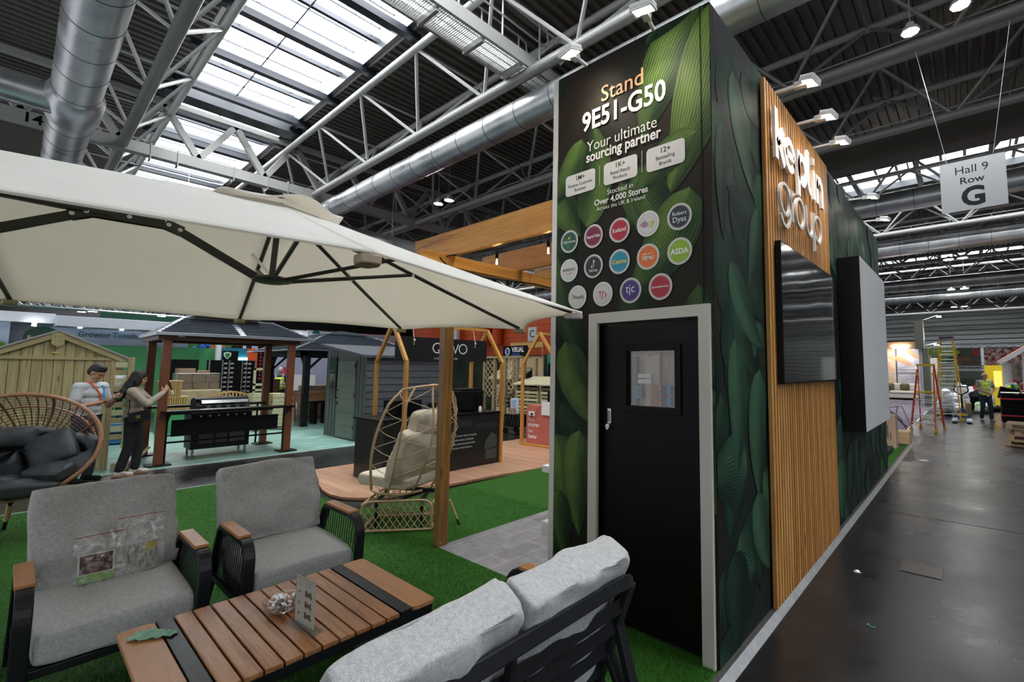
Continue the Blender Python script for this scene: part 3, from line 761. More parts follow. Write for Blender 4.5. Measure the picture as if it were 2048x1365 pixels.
# wall box with plain pale face
t = thing('display_box', 'deep black square box with a plain grey face on the leafy aisle wall', 'display box', (.0, 4.45, 1.0))
MB().box(.012, .245, 3.45, 5.46, 1.0, 3.03).build('box_body', M_black, t, bevel=.003)
MB().box(.245, .252, 3.458, 5.452, 1.008, 3.022).build('face_panel', mat('face_grey', (.50, .515, .53), .45), t, bevel=.001)

# aluminium edging and the dark lip
b = MB(); b.add([(.036, -7, .004), (.036, 11.5, .004), (.078, -7, -.036), (.078, 11.5, -.036), (.036, -7, -.04), (.036, 11.5, -.04), (.078, -7, -.04), (.078, 11.5, -.04)], [(0, 1, 3, 2), (0, 2, 6, 4), (1, 5, 7, 3), (0, 4, 5, 1), (2, 3, 7, 6)])
o = b.build('trim_12', M_alu); o['kind'] = 'structure'
o = MB().box(.0, .036, -7, 11.5, -.04, .003).build('trim_13', noisy('dark_edge_strip', (.035, .035, .035), (.06, .06, .055), 40, .5)); o['kind'] = 'structure'

# floodlights
def flood(base, head, aim, label, group, power):
    base = Vector(base); head = Vector(head); aim = Vector(aim)
    t = thing('floodlight', label, 'floodlight', tuple(base), 0, group)
    d = (head - base).normalized()
    MB().bar(base, head - d * .09, .022, .022).build('arm', M_white, t, bevel=.003)
    MB().bar(head - d * .12, head - d * .02, .05, .05).build('knuckle', M_steel_lt, t, bevel=.004)
    z = (aim - head).normalized(); x = z.cross(Vector((0, 0, 1))).normalized() if abs(z.z) < .99 else Vector((1, 0, 0))
    if abs(x.dot(d)) > .7: x = d.copy(); 
    x = (x - z * x.dot(z)).normalized(); y = z.cross(x)
    T_ = Matrix((x, y, z)).transposed().to_4x4(); T_.translation = head
    MB().box(-.075, .075, -.055, .055, -.03, 0, T_).build('housing', M_white, t, bevel=.006)
    b = MB()
    for a_ in ((-.075, .075, -.055, -.042), (-.075, .075, .042, .055)): b.box(a_[0], a_[1], a_[2], a_[3], 0, .014, T_)
    b.box(-.075, -.062, -.042, .042, 0, .014, T_); b.box(.062, .075, -.042, .042, 0, .014, T_)
    b.build('bezel', M_white, t)
    MB().box(-.061, .061, -.041, .041, .001, .004, T_).build('lamp_window', M_lamp, t)
    s_ = spot('flood_beam', tuple(head + z * .02), tuple(aim), power); s_.parent = t; s_.matrix_parent_inverse = Matrix.Translation(-base)
G1 = 'white floodlights on arms along the top of the leafy stand'
flood((-.42, .03, 4.04), (-.33, -.26, 3.98), (-.38, .0, 3.0), 'nearest white floodlight over the stand front, at the right above the bright leaf', G1, 9)
flood((-1.02, .03, 4.04), (-.95, -.26, 3.96), (-.9, .0, 3.0), 'white floodlight over the stand front, at the left above the apricot word', G1, 9)
for y, lb in ((1.20, 'white floodlight over the slatted timber, nearest the corner'), (1.83, 'white floodlight over the slatted timber, middle of three'), (2.42, 'white floodlight over the slatted timber, farthest of three'), (4.3, 'white floodlight over the far leafy aisle wall, in front of the skylight'), (5.45, 'white floodlight over the far leafy aisle wall, farthest of all')):
    flood((.02, y, 3.99), (.31, y - .04, 3.96), (.05, y, 2.9), lb, G1, 14 if y < 3 else 8)

# contents glimpsed through the door window
M_tan = wood('store_board', (.40, .30, .22), (.28, .20, .14), 'Z', 1, .6)
t = thing('store_shelving', 'tan board storage wall with small packs glimpsed through the door window', 'storage wall', (-1.3, 1.5, 0))
MB().box(-2.1, -.5, 1.5, 1.54, 0, 2.3).build('back_board', M_tan, t); MB().box(-1.42, -1.25, 1.47, 1.5, 1.2, 1.87).build('pale_panel', mat('pale_store_panel', (.52, .47, .42), .6), t); MB().box(-1.72, -1.52, 1.46, 1.5, 1.2, 1.83).build('grey_panel', mat('grey_store_panel', (.17, .165, .16), .6), t)
def packs(nm, lb, x0, z0, nx, nz, dx, dz, c, fr=.8):
    for i in range(nx):
        for j in range(nz):
            x = x0 + i * dx; z = z0 + j * dz; o = MB().box(x, x + dx * fr, 1.42, 1.47, z, z + dz * fr).build(nm, mat(nm + '_colour', c, .5)); tag(o, lb, 'pack', nm.replace('_', ' ') + 's behind the door window')
packs('orange_pack', 'small orange-brown retail pack seen through the black door window', -1.335, 1.33, 3, 3, .045, .075, (.42, .17, .09)); packs('teal_pack', 'small teal retail pack seen through the black door window', -1.50, 1.40, 2, 3, .032, .045, (.02, .30, .34)); packs('blue_pack', 'bright blue pack seen through the black door window', -1.14, 1.34, 1, 2, .05, .11, (.01, .25, .62))
for (x0, x1, z0, z1, m_, lb) in ((-1.50, -1.335, 1.61, 1.65, M_white, 'white handwritten notice behind the door window, upper strip'), (-1.50, -1.335, 1.55, 1.595, M_white, 'white handwritten notice behind the door window, lower strip'), (-1.42, -1.38, 1.83, 1.85, M_y, 'yellow-green sticker at the top of the door window view')):
    o = MB().box(x0, x1, 1.45, 1.452, z0, z1).build('notice', m_); tag(o, lb, 'notice')
o = MB().box(-2.1, -.5, 1.40, 1.48, 1.875, 1.96).build('timber_rail', M_crate0 if False else wood('store_rail', (.50, .33, .20), (.42, .26, .15), 'X', 1, .6)); tag(o, 'pale timber rail crossing the top of the door window view', 'rail')
# ================================================================== GROUND COVERINGS
def turf_mat(name, c1, c2, c3):
    m_ = mat(name, c1, .75, spec=.2)
    v = coords(m_, 'Object', (1, 1, 1))
    a = nd(m_, 'ShaderNodeTexNoise', Scale=160, Detail=4, Roughness=.7); lk(m_, v, a.inputs['Vector'])
    lk(m_, ramp(m_, a.outputs['Fac'], [(.35, c1), (.55, c2), (.75, c3)]), bsdf(m_).inputs['Base Color'])
    bump(m_, a.outputs['Fac'], .9, .012); return m_
M_turf = turf_mat('artificial_turf', (.010, .045, .004), (.030, .125, .010), (.07, .22, .02))
M_blade = mat('turf_blade', (.035, .15, .012), .55, spec=.3)
mb = MB()
mb.box(-7.45, -2.85, -9, .04, -.04, .0); mb.box(-2.85, .0, -9, .03, -.04, .0); mb.box(-4.62, -2.85, .04, 12, -.04, 0)
mb.box(-1.2, 0, 7.1, 11.5, -.04, 0); mb.box(-.875, -.094, .03, .3, -.04, 0)
struct('floor_turf', mb, M_turf)
# loose grass pile near the furniture: uncountable
bl = MB(); r = random.Random(3); vs = []; fs = []
for k in range(120000):
    x = -.02 - 7.3 * (r.random() ** 1.35); y = r.uniform(-3.2, 1.6) if x < -2.85 else r.uniform(-2.9, .02)
    if x < -4.6 and y > .04: continue
    h = r.uniform(.010, .024); a = r.uniform(0, PI); wdt = .0022; dx = math.cos(a) * wdt; dy = math.sin(a) * wdt; lx = r.uniform(-.010, .010); ly = r.uniform(-.010, .010)
    i = len(vs); vs += [(x - dx, y - dy, -.001), (x + dx, y + dy, -.001), (x + lx, y + ly, h)]; fs.append((i, i + 1, i + 2))
me = bpy.data.meshes.new('grass_pile'); me.from_pydata(vs, [], fs); me.materials.append(M_blade)
o = bpy.data.objects.new('grass_pile', me); COL.objects.link(o); tag(o, 'short bright green blades of artificial grass under the garden seats', 'artificial grass', kind='stuff')
# grey slate-look vinyl paving
M_pave = mat('slate_paving', (.2, .18, .185), .45)
v = coords(M_pave, 'Object', (1, 1, 1), (0, 0, R_(90)))
bk = nd(M_pave, 'ShaderNodeTexBrick'); bk.inputs['Scale'].default_value = 1; bk.inputs['Brick Width'].default_value = .46; bk.inputs['Row Height'].default_value = .23; bk.inputs['Mortar Size'].default_value = .004; bk.offset = .5
bk.inputs['Color1'].default_value = (.19, .175, .18, 1); bk.inputs['Color2'].default_value = (.245, .225, .23, 1); bk.inputs['Mortar'].default_value = (.40, .38, .37, 1)
lk(M_pave, v, bk.inputs['Vector'])
n_ = nd(M_pave, 'ShaderNodeTexNoise', Scale=7, Detail=8, Roughness=.65); lk(M_pave, coords(M_pave), n_.inputs['Vector'])
mm = nd(M_pave, 'ShaderNodeMix', data_type='RGBA', blend_type='MULTIPLY'); mm.inputs[0].default_value = 1
lk(M_pave, bk.outputs['Color'], mm.inputs[6]); lk(M_pave, ramp(M_pave, n_.outputs['Fac'], [(.3, (.62, .62, .62)), (.7, (1.1, 1.1, 1.1))]), mm.inputs[7]); lk(M_pave, mm.outputs[2], bsdf(M_pave).inputs['Base Color'])
mb = MB(); mb.box(-2.85, -1.36, .03, 12, -.04, .002); mb.box(-1.36, -.06, .3, 7, -.04, .001); struct('floor_paving', mb, M_pave)
# wood-look floor with the rounded front
M_wfl = mat('laminate_planks', (.4, .2, .12), .4)
v = coords(M_wfl, 'Object', (1, 1, 1))
bk = nd(M_wfl, 'ShaderNodeTexBrick'); bk.inputs['Scale'].default_value = 1; bk.inputs['Brick Width'].default_value = 1.1; bk.inputs['Row Height'].default_value = .12; bk.inputs['Mortar Size'].default_value = .002; bk.offset = .37
bk.inputs['Color1'].default_value = (.36, .19, .11, 1); bk.inputs['Color2'].default_value = (.50, .29, .185, 1); bk.inputs['Mortar'].default_value = (.15, .08, .05, 1)
lk(M_wfl, v, bk.inputs['Vector']); lk(M_wfl, bk.outputs['Color'], bsdf(M_wfl).inputs['Base Color'])
poly = [(-7.4, .62), (-6.94, .52), (-6.3, .30), (-5.9, .20), (-5.57, .17), (-5.3, .21), (-5.1, .33), (-4.95, .52), (-4.88, .8), (-4.85, 1.3), (-4.78, 2.3), (-4.62, 3.3), (-4.6, 5.6), (-7.4, 5.6)]
mb = MB(); mb.prism(poly, Matrix.Translation((0, 0, -.03)), .034); struct('floor_laminate', mb, M_wfl)
mb = MB(); mb.box(-7.4, -4.62, .6, .7, -.04, -.001)
# teal polythene-wrapped carpet
M_teal = mat('film_covered_carpet', (.16, .42, .33), .42, coat=.12)
v = coords(M_teal, 'Object', (2.6, .45, 1)); n_ = nd(M_teal, 'ShaderNodeTexNoise', Scale=2.2, Detail=6, Distortion=1.5); lk(M_teal, v, n_.inputs['Vector'])
lk(M_teal, ramp(M_teal, n_.outputs['Fac'], [(.35, (.15, .33, .27)), (.58, (.24, .43, .36)), (.70, (.60, .70, .66))]), bsdf(M_teal).inputs['Base Color']); bump(M_teal, n_.outputs['Fac'], .5, .02)
mb = MB(); mb.box(-15.8, -9.62, -7, 5.0, -.04, -.03); struct('floor_carpet', mb, M_teal)
mb = MB(); mb.box(-9.66, -9.60, -7, 5.0, -.04, -.026); o = struct('trim_14', mb, mat('carpet_tape', (.45, .55, .48), .4))
mb = MB(); mb.box(-7.47, -7.44, -7, .62, -.04, .002); struct('trim_15', mb, M_grey)

# ================================================================== GARDEN LOUNGE SET
M_fab = mat('grey_weave', (.30, .30, .295), .9, spec=.15, sheen=.3)
v = coords(M_fab, 'Object', (1, 1, 1)); n_ = nd(M_fab, 'ShaderNodeTexNoise', Scale=420, Detail=2, Roughness=.8); lk(M_fab, v, n_.inputs['Vector'])
n2 = nd(M_fab, 'ShaderNodeTexNoise', Scale=60, Detail=4, Roughness=.8); lk(M_fab, v, n2.inputs['Vector'])
mz = nd(M_fab, 'ShaderNodeMath', operation='MULTIPLY_ADD'); lk(M_fab, n2.outputs['Fac'], mz.inputs[0]); mz.inputs[1].default_value = .5; lk(M_fab, n_.outputs['Fac'], mz.inputs[2])
lk(M_fab, ramp(M_fab, mz.outputs[0], [(.52, (.19, .192, .194)), (.74, (.38, .384, .386)), (.98, (.60, .60, .60))]), bsdf(M_fab).inputs['Base Color']); bump(M_fab, n_.outputs['Fac'], .5, .002)
M_teak = wood('teak_slat', (.34, .145, .052), (.20, .072, .024), 'X', 1.6, .42, c3=(.42, .20, .08))
M_teaky = wood('teak_arm', (.42, .185, .065), (.30, .12, .038), 'X', 1.2, .42)
M_cord = mat('dark_cord', (.02, .021, .024), .8)

def cushion(w_, d_, t_, seed=0, wr=.012, n=26, puff=.25, ex=.26):
    """soft box cushion centred on origin: w along Y, d along X, t along Z; piping returned separately"""
    bm = bmesh.new(); g = MB(); vs = []; fs = []
    # cube-sphere style grid on 6 sides
    idx = {}
    def vert(p):
        k = (round(p[0], 5), round(p[1], 5), round(p[2], 5))
        if k in idx: return idx[k]
        idx[k] = len(vs); vs.append(p); return idx[k]
    N = n
    for ax in range(3):
        for sg_ in (-1, 1):
            for i in range(N):
                for j in range(N):
                    q = []
                    for (a, b_) in ((i, j), (i + 1, j), (i + 1, j + 1), (i, j + 1)):
                        u = -1 + 2 * a / N; v_ = -1 + 2 * b_ / N
                        u = math.sin(u * PI / 2) * .35 + u * .65; v_ = math.sin(v_ * PI / 2) * .35 + v_ * .65
                        p = [0, 0, 0]; p[ax] = sg_; p[(ax + 1) % 3] = u; p[(ax + 2) % 3] = v_
                        q.append(vert(tuple(p)))
                    fs.append(tuple(q if sg_ > 0 else reversed(q)))
    out = []
    for p in vs:
        x, y, z = p
        # round the box: superellipsoid-ish
        e = ex * .5
        def sq(a, b_, c_): # shrink near edges
            return a * (1 - e * .5 * (abs(b_) ** 6 + abs(c_) ** 6) * .5)
        X = sq(x, y, z) * d_ / 2; Y = sq(y, x, z) * w_ / 2
        Z = z * t_ / 2 * (1 + puff * (1 - x * x) * (1 - y * y) - .10 * (abs(x) ** 10 + abs(y) ** 10))
        nz = mnoise.noise(Vector((X * 5 + seed, Y * 5, Z * 3 + seed))) * wr + mnoise.noise(Vector((X * 14 + seed, Y * 9 - seed, 3.1))) * wr * .4
        rid = abs(mnoise.noise(Vector((X * 6 - Y * 5 + seed * 2, X * 2 + Y * 3, 7.7))))
        Z += (nz + (rid - .25) * wr * .8) * (1 if z >= 0 else -1) * (1 if abs(z) > .99 else .0); X += nz * x * .6; Y += nz * y * .6
        out.append(Vector((X, Y, Z)))
    return out, fs
def put_cushion(name, T_, w_, d_, t_, m_, parent, seed=0, wr=.012, puff=.25, pipe=True, pm=None, ex=.26):
    vs, fs = cushion(w_, d_, t_, seed, wr, puff=puff, ex=ex)
    b = MB().add([T_ @ p for p in vs], fs); o = b.build(name, m_, parent, smooth=2)
    if pipe:
        for sz in (-1, 1):
            pts = []
            hx, hy = d_ / 2 * .945, w_ / 2 * .945
            for k in range(64):
                a = 2 * PI * k / 64; c, s_ = math.cos(a), math.sin(a)
                q = 1 / max(abs(c), abs(s_)) ; q = 1 / ((abs(c) ** 9 + abs(s_) ** 9) ** (1 / 9))
                cf = 1 - .07 * (min(abs(c), abs(s_)) / max(abs(c), abs(s_))) ** 4
                pts.append(T_ @ Vector((c * q * hx * cf, s_ * q * hy * cf, sz * t_ / 2 * (.83 + .0 * puff))))
            b = MB(); b.tube(pts, .004, 6, closed=True); b.build('piping', pm or m_, o, smooth=True)
    return o
def rotT(loc, rx=0, ry=0, rz=0): return Matrix.Translation(loc) @ Matrix.Rotation(rz, 4, 'Z') @ Matrix.Rotation(ry, 4, 'Y') @ Matrix.Rotation(rx, 4, 'X')

def flatpath(mb, pts, w_, t_, side=(0, 1, 0)):
    """flat bar swept along a path lying in a plane whose normal is `side`; w along side, t in plane"""
    P3 = [Vector(p) for p in pts]; sd = Vector(side); n = len(P3); vs = []
    for i, p in enumerate(P3):
        d = (P3[min(i + 1, n - 1)] - P3[max(i - 1, 0)]).normalized(); nr = d.cross(sd).normalized()
        for a, b_ in ((-1, -1), (1, -1), (1, 1), (-1, 1)): vs.append(p + sd * (a * w_ / 2) + nr * (b_ * t_ / 2))
    fs = [(3, 2, 1, 0), tuple((n - 1) * 4 + k for k in range(4))]
    for i in range(n - 1):
        for k in range(4): fs.append((i * 4 + k, i * 4 + (k + 1) % 4, (i + 1) * 4 + (k + 1) % 4, (i + 1) * 4 + k))
    mb.add(vs, fs)
def arm_side(t, fx, yc, parent=None, dirx=1, cords=True):
    """one arm: front at x=fx, going back by dirx*-1"""
    s_ = -dirx
    X = lambda a: fx + s_ * a
    path = [(X(.02), yc, .0), (X(.0), yc, .30), (X(-.01), yc, .50)] + [(X(-.01 + .10 * (1 - math.cos(a))), yc, .52 + .115 * math.sin(a)) for a in (0, .26, .52, .79, 1.05, 1.31, 1.57)] + [(X(.45), yc, .635)] + \
           [(X(.52), yc, .632), (X(.56), yc, .60), (X(.60), yc, .52), (X(.90), yc, .0)]
    b = MB(); flatpath(b, path, .06, .032); fr = b.build('arm_frame', M_charc, t, bevel=.006, smooth=False)
    b = MB(); b.bar((X(.03), yc, .27), (X(.74), yc, .27), .035, .035); b.build('side_rail', M_charc, fr)
    b = MB(); b.box(min(X(.09), X(.49)), max(X(.09), X(.49)), yc - .034, yc + .034, .648, .668); b.build('arm_pad', M_teaky, fr, bevel=.004)
    if cords:
        b = MB()
        for k in range(15):
            a = .06 + k * .036
            b.tube([(X(a), yc, .62 if a > .08 else .58), (X(a + .05), yc, .28)], .0035, 5)
        b.build('cord_infill', M_cord, fr)
    b = MB()
    for a in (.015, .895): b.lathe([(0, .012), (.03, .012), (.034, 0), (0, 0)], (X(a), yc, 0), 12)
    b.build('foot_pad', M_charc, fr, smooth=True)
    return fr
def armchair(yc, label, seed):
    t = thing('garden_armchair', label, 'armchair', (-2.7, yc, 0), 0, 'grey cushioned garden armchairs facing the coffee table')
    arm_side(t, -2.23, yc - .325); arm_side(t, -2.23, yc + .325)
    b = MB(); b.bar((-2.27, yc - .3, .27), (-2.27, yc + .3, .27), .05, .04); b.build('front_rail', M_charc, t, bevel=.004)
    b = MB()
    for k in range(7): b.bar((-2.35 - k * .085, yc - .3, .275), (-2.35 - k * .085, yc + .3, .275), .05, .012)
    b.build('seat_slats', M_charc, t)
    b = MB()
    for s_ in (-1, 1): b.bar((-2.86, yc + s_ * .27, .28), (-3.10, yc + s_ * .27, .78), .03, .035)
    b.bar((-3.10, yc - .27, .78), (-3.10, yc + .27, .78), .03, .035)
    for z in (.45, .56, .67): b.bar((-2.86 - (z - .28) * .48, yc - .27, z), (-2.86 - (z - .28) * .48, yc + .27, z), .012, .04)
    b.build('back_frame', M_charc, t)
    put_cushion('seat_cushion', rotT((-2.55, yc, .388), ry=R_(2)), .585, .67, .165, M_fab, t, seed, .006, .06)
    put_cushion('back_cushion', rotT((-2.98, yc + .0, .70), ry=R_(66)), .625, .56, .17, M_fab, t, seed + 4, .030, .20)
    return t
armchair(-1.33, 'grey cushioned garden armchair with black frame, empty, nearer the wicker pod chair', 2.0)
armchair(-2.185, 'grey cushioned garden armchair holding two zip bags, at the left edge', 5.5)

# two-seat sofa seen from behind, facing -X
t = thing('garden_sofa', 'grey cushioned garden sofa with black slatted back, seen from behind at bottom right', 'sofa', (-.35, -1.53, 0))
arm_side(t, -.79, -.86, dirx=-1); arm_side(t, -.79, -2.22, dirx=-1)
b = MB()
def railp(z): return -.02 - (.78 - z) * .36
path = [(-.20, -.86, .28), (-.02, -.86, .76), (-.012, -.90, .785), (-.012, -1.0, .79), (-.012, -2.05, .79), (-.012, -2.18, .785), (-.02, -2.22, .76), (-.20, -2.22, .28)]
for a, b_ in zip(path[:-1], path[1:]): b.bar(a, b_, .03, .055, up=(-.35, 0, .93) if abs(a[1] - b_[1]) > .01 else (0, 1, 0))
b.build('back_frame', M_charc, t, bevel=.006)
for z in (.36, .46, .56, .66):
    b = MB(); b.bar((railp(z), -.87, z), (railp(z), -2.21, z), .016, .05, up=(-.35, 0, .93)); b.build('back_slat', M_charc, t, bevel=.003)
b = MB(); b.bar((railp(.5) , -1.54, .3), (-.02, -1.54, .77), .03, .02, up=(0, 1, 0)); b.build('centre_upright', M_charc, t)
for y in (-.86, -2.22):
    b = MB(); flatpath(b, [(-.10, y, .60), (.00, y, .30), (.06, y, 0)], .05, .035); b.build('rear_leg', M_charc, t, bevel=.004)
b = MB()
for k in range(7): b.bar((-.22 - k * .085, -.9, .275), (-.22 - k * .085, -2.2, .275), .05, .012)
b.bar((-.75, -.86, .27), (-.75, -2.22, .27), .05, .04)
b.build('seat_slats', M_charc, t)
put_cushion('seat_cushion', rotT((-.49, -1.21, .385)), .62, .66, .165, M_fab, t, 9, .006, .10)
put_cushion('seat_cushion', rotT((-.49, -1.86, .385)), .62, .66, .165, M_fab, t, 12, .006, .10)
put_cushion('back_cushion', rotT((-.185, -1.165, .665), ry=R_(-67)), .60, .56, .17, M_fab, t, 15, .034, .24)
put_cushion('back_cushion', rotT((-.185, -1.79, .668), ry=R_(-67), rz=R_(2)), .60, .56, .17, M_fab, t, 21, .036, .24)

# coffee table
t = thing('coffee_table', 'low slatted wooden coffee table with black metal bands between the garden seats', 'coffee table', (-1.62, -1.65, 0))
tx0, tx1, ty0, ty1, tz = -2.03, -1.175, -2.225, -1.068, .43
def board(y0, y1, nm='table_slat', m_=None, cr=.0):
    b = MB(); b.box(tx0, tx1, y0, y1, tz - .022, tz); b.build(nm, m_ or M_teak, t, bevel=.004)
for (y0, y1) in ((ty1 - .135, ty1), (ty0, ty0 + .135)):
    b = MB(); T_ = Matrix.Translation((tx0, y0, tz - .022)); b.prism(rrect(tx1 - tx0, y1 - y0, .03), T_, .022)
    b.build('end_board', wood('teak_end', (.44, .205, .08), (.36, .155, .055), 'X', .8, .42), t, bevel=.003)
for y0 in (ty1 - .2, ty0 + .14): b = MB(); b.box(tx0, tx1, y0, y0 + .06, tz - .02, tz + .001); b.build('metal_band', M_charc, t, bevel=.002)
ya, yb = ty0 + .205, ty1 - .205; n = 10; p_ = (yb - ya) / n
for k in range(n): board(ya + k * p_ + .0035, ya + (k + 1) * p_ - .0035)
b = MB(); e = .02
b.box(tx0, tx1, ty0 + .02, ty0 + .045, tz - .07, tz - .022); b.box(tx0, tx1, ty1 - .045, ty1 - .02, tz - .07, tz - .022); b.box(tx0 + .005, tx0 + .03, ty0 + .03, ty1 - .03, tz - .07, tz - .022); b.box(tx1 - .03, tx1 - .005, ty0 + .03, ty1 - .03, tz - .07, tz - .022)
b.build('apron', M_charc, t, bevel=.003)
MB().box(tx0 + .03, tx1 - .03, ty0 + .04, ty1 - .04, tz - .05, tz - .045).build('under_tray', M_blackm, t)
for y in (-1.19, -2.13):
    b = MB(); flatpath(b, [(-1.93, y, .36), (-1.95, y, .03), (-1.935, y, .012), (-1.6, y, .012), (-1.30, y, .012), (-1.285, y, .03), (-1.30, y, .36)], .075, .022); b.build('leg_frame', M_charc, t, bevel=.004)
b = MB(); b.sphere((-1.198, -1.86, .40), .004, 8, 6); b.build('indicator_light', mat('red_indicator', (.8, .02, .02), .4, emis=2), t)

# glass bowl of wrapped sweets
t = thing('glass_bowl', 'small clear glass bowl full of wrapped sweets on the coffee table', 'bowl', (-1.66, -1.655, tz))
b = MB(); b.lathe([(0, .004), (.045, .004), (.075, .022), (.086, .055), (.089, .068), (.086, .068), (.082, .055), (.070, .026), (.043, .009), (0, .009)], (-1.66, -1.655, tz + .001), 28); b.build('bowl_wall', clear('bowl_glass', (1, 1, 1), .35), t, smooth=True)
M_sw = [mat('sweet_wrapper_white', (.92, .90, .88), .3), mat('sweet_wrapper_brown', (.50, .27, .18), .3), mat('sweet_wrapper_silver', (.75, .75, .76), .3), mat('sweet_wrapper_grey', (.16, .16, .17), .3)]
prot = []
for k, m_ in enumerate(M_sw):
    b = MB(); b.sphere((0, 0, 0), (.0135, .009, .0075), 10, 6); b.add([(.010, 0, 0), (.019, .007, .002), (.019, -.006, -.001)], [(0, 1, 2)]); b.add([(-.010, 0, 0), (-.019, .006, .001), (-.019, -.007, .002)], [(0, 1, 2)])
    o = b.build('wrapped_sweet', m_, smooth=True); prot.append(o)
r = random.Random(5); n = 0
for lay, (z, R2, cnt) in enumerate(((.018, .045, 12), (.030, .058, 18), (.043, .066, 22), (.056, .066, 22), (.068, .050, 14), (.078, .028, 6))):
    for k in range(cnt):
        a = 2.4 * k + lay; q = R2 * math.sqrt((k + .5) / cnt)
        src = prot[r.choice((0, 0, 0, 1, 1, 2, 2, 3))]
        o = src if n < 4 and False else src.copy()
        COL.objects.link(o) if o.name not in COL.objects else None
        o.location = (-1.66 + q * math.cos(a), -1.655 + q * math.sin(a), tz + z); o.rotation_euler = (r.uniform(-.5, .5), r.uniform(-.5, .5), r.uniform(0, PI))
        c_ = {M_sw[0]: 'white', M_sw[1]: 'brown', M_sw[2]: 'silver', M_sw[3]: 'dark grey'}[src.data.materials[0]]
        tag(o, 'tiny %s wrapped sweet heaped in the clear glass bowl' % c_, 'sweet', c_ + ' wrapped sweets in the glass bowl'); n += 1
for p in prot: bpy.data.objects.remove(p)

# acrylic card holder
t = thing('card_holder', 'clear acrylic holder with a printed price card standing on the coffee table', 'card holder', (-1.40, -1.64, tz))
ca = R_(6); T_ = Matrix.Translation((-1.405, -1.64, tz)) @ Matrix.Rotation(ca, 4, 'Z')
MB().box(-.12, .12, -.035, .035, .0005, .008, T_).build('base_plate', M_glass, t)
b = MB(); b.box(-.12, .12, -.012, -.008, .008, .022, T_); b.box(-.12, .12, .006, .010, .008, .022, T_); b.build('slot_lip', M_glass, t)
MB().box(-.095, .095, -.006, -.0045, .010, .235, T_).build('front_sheet', M_glass, t)
cd_ = MB().box(-.09, .09, -.0035, -.0015, .012, .232, T_).build('printed_card', mat('card_stock', (.58, .55, .50), .5), t)
M_ik = mat('card_ink_brown', (.06, .03, .02), .6)
for z in (.048, .098, .148):
    b = MB()
    for (x0, x1, z0, z1) in ((-.005, .065, .0, .006), (-.0, .055, .006, .012), (.0, .015, .012, .026), (.022, .035, .012, .02), (.042, .055, .012, .024), (.005, .012, -.008, 0), (.048, .055, -.008, 0)):
        b.box(x0, x1, -.0042, -.0036, z + z0, z + z1, T_)
    b.box(-.06, -.052, -.0042, -.0036, z + .002, z + .014, T_)
    b.build('furniture_picture', M_ik, cd_)
b = MB()
for z in (.19, .196, .202, .208): b.box(.0, .05, -.0042, -.0036, z, z + .0018, T_)
b.box(-.07, -.03, -.0042, -.0036, .19, .193, T_); b.box(-.08, .08, -.0042, -.0036, .222, .226, T_)
b.build('card_text_line', M_grey, cd_)

# cleaning cloth
b = MB(); n = 18; vs = []; fs = []; r = random.Random(9)
for i in range(n + 1):
    for j in range(8 + 1):
        u = i / n; v_ = j / 8
        x = (v_ - .5) * .085 * (.8 + .3 * math.sin(u * 5)) ; y = (u - .5) * .18
        z = .012 + .012 * abs(mnoise.noise(Vector((u * 7, v_ * 4, 1.3)))) * 2
        edge = .006 * math.sin(u * 40) if j in (0, 8) else 0
        p = Matrix.Rotation(R_(-42), 4, 'Z') @ Vector((x + edge, y, 0))
        vs.append((-1.86 + p.x, -2.115 + p.y, tz + z - .008))
for i in range(n):
    for j in range(8): a = i * 9 + j; fs.append((a, a + 9, a + 10, a + 1))
b.add(vs, fs); o = b.build('cleaning_cloth', mat('mint_microfibre', (.20, .40, .29), .95, sheen=.4), smooth=2)
s_ = o.modifiers.new('s', 'SOLIDIFY'); s_.thickness = .003; tag(o, 'crumpled mint green cleaning cloth on the near end of the coffee table', 'cloth')

# zip bags with swatch books on the left armchair
M_film = mat('zip_bag_film', (1, 1, 1), .12, spec=.6)
nt = M_film.node_tree; tr = nd(M_film, 'ShaderNodeBsdfTransparent'); mx = nd(M_film, 'ShaderNodeMixShader'); gl = nd(M_film, 'ShaderNodeBsdfGlossy'); gl.inputs['Roughness'].default_value = .12
v = coords(M_film, 'Object', (1, 1, 1)); n_ = nd(M_film, 'ShaderNodeTexNoise', Scale=22, Detail=4, Distortion=1.2); lk(M_film, v, n_.inputs['Vector'])
cr_ = nd(M_film, 'ShaderNodeMapRange'); cr_.inputs['From Min'].default_value = .4; cr_.inputs['From Max'].default_value = .75; cr_.inputs['To Min'].default_value = .02; cr_.inputs['To Max'].default_value = .34
bp = nd(M_film, 'ShaderNodeBump'); bp.inputs['Strength'].default_value = 1; bp.inputs['Distance'].default_value = .02; lk(M_film, n_.outputs['Fac'], bp.inputs['Height']); lk(M_film, bp.outputs['Normal'], gl.inputs['Normal'])
lk(M_film, n_.outputs['Fac'], cr_.inputs['Value']); lk(M_film, cr_.outputs['Result'], mx.inputs['Fac']); lk(M_film, tr.outputs[0], mx.inputs[1]); lk(M_film, gl.outputs[0], mx.inputs[2]); lk(M_film, mx.outputs[0], nt.nodes['Material Output'].inputs['Surface'])
M_zip = mat('zip_strip', (.35, .04, .06), .4); M_plum = noisy('plum_swatch', (.045, .010, .012), (.075, .018, .02), 200, .8); M_limec = mat('lime_cover', (.12, .30, .02), .4); M_greyp = noisy('printed_garden_cover', (.05, .045, .035), (.30, .27, .22), 25, .4, stretch=(1, 4, 1))
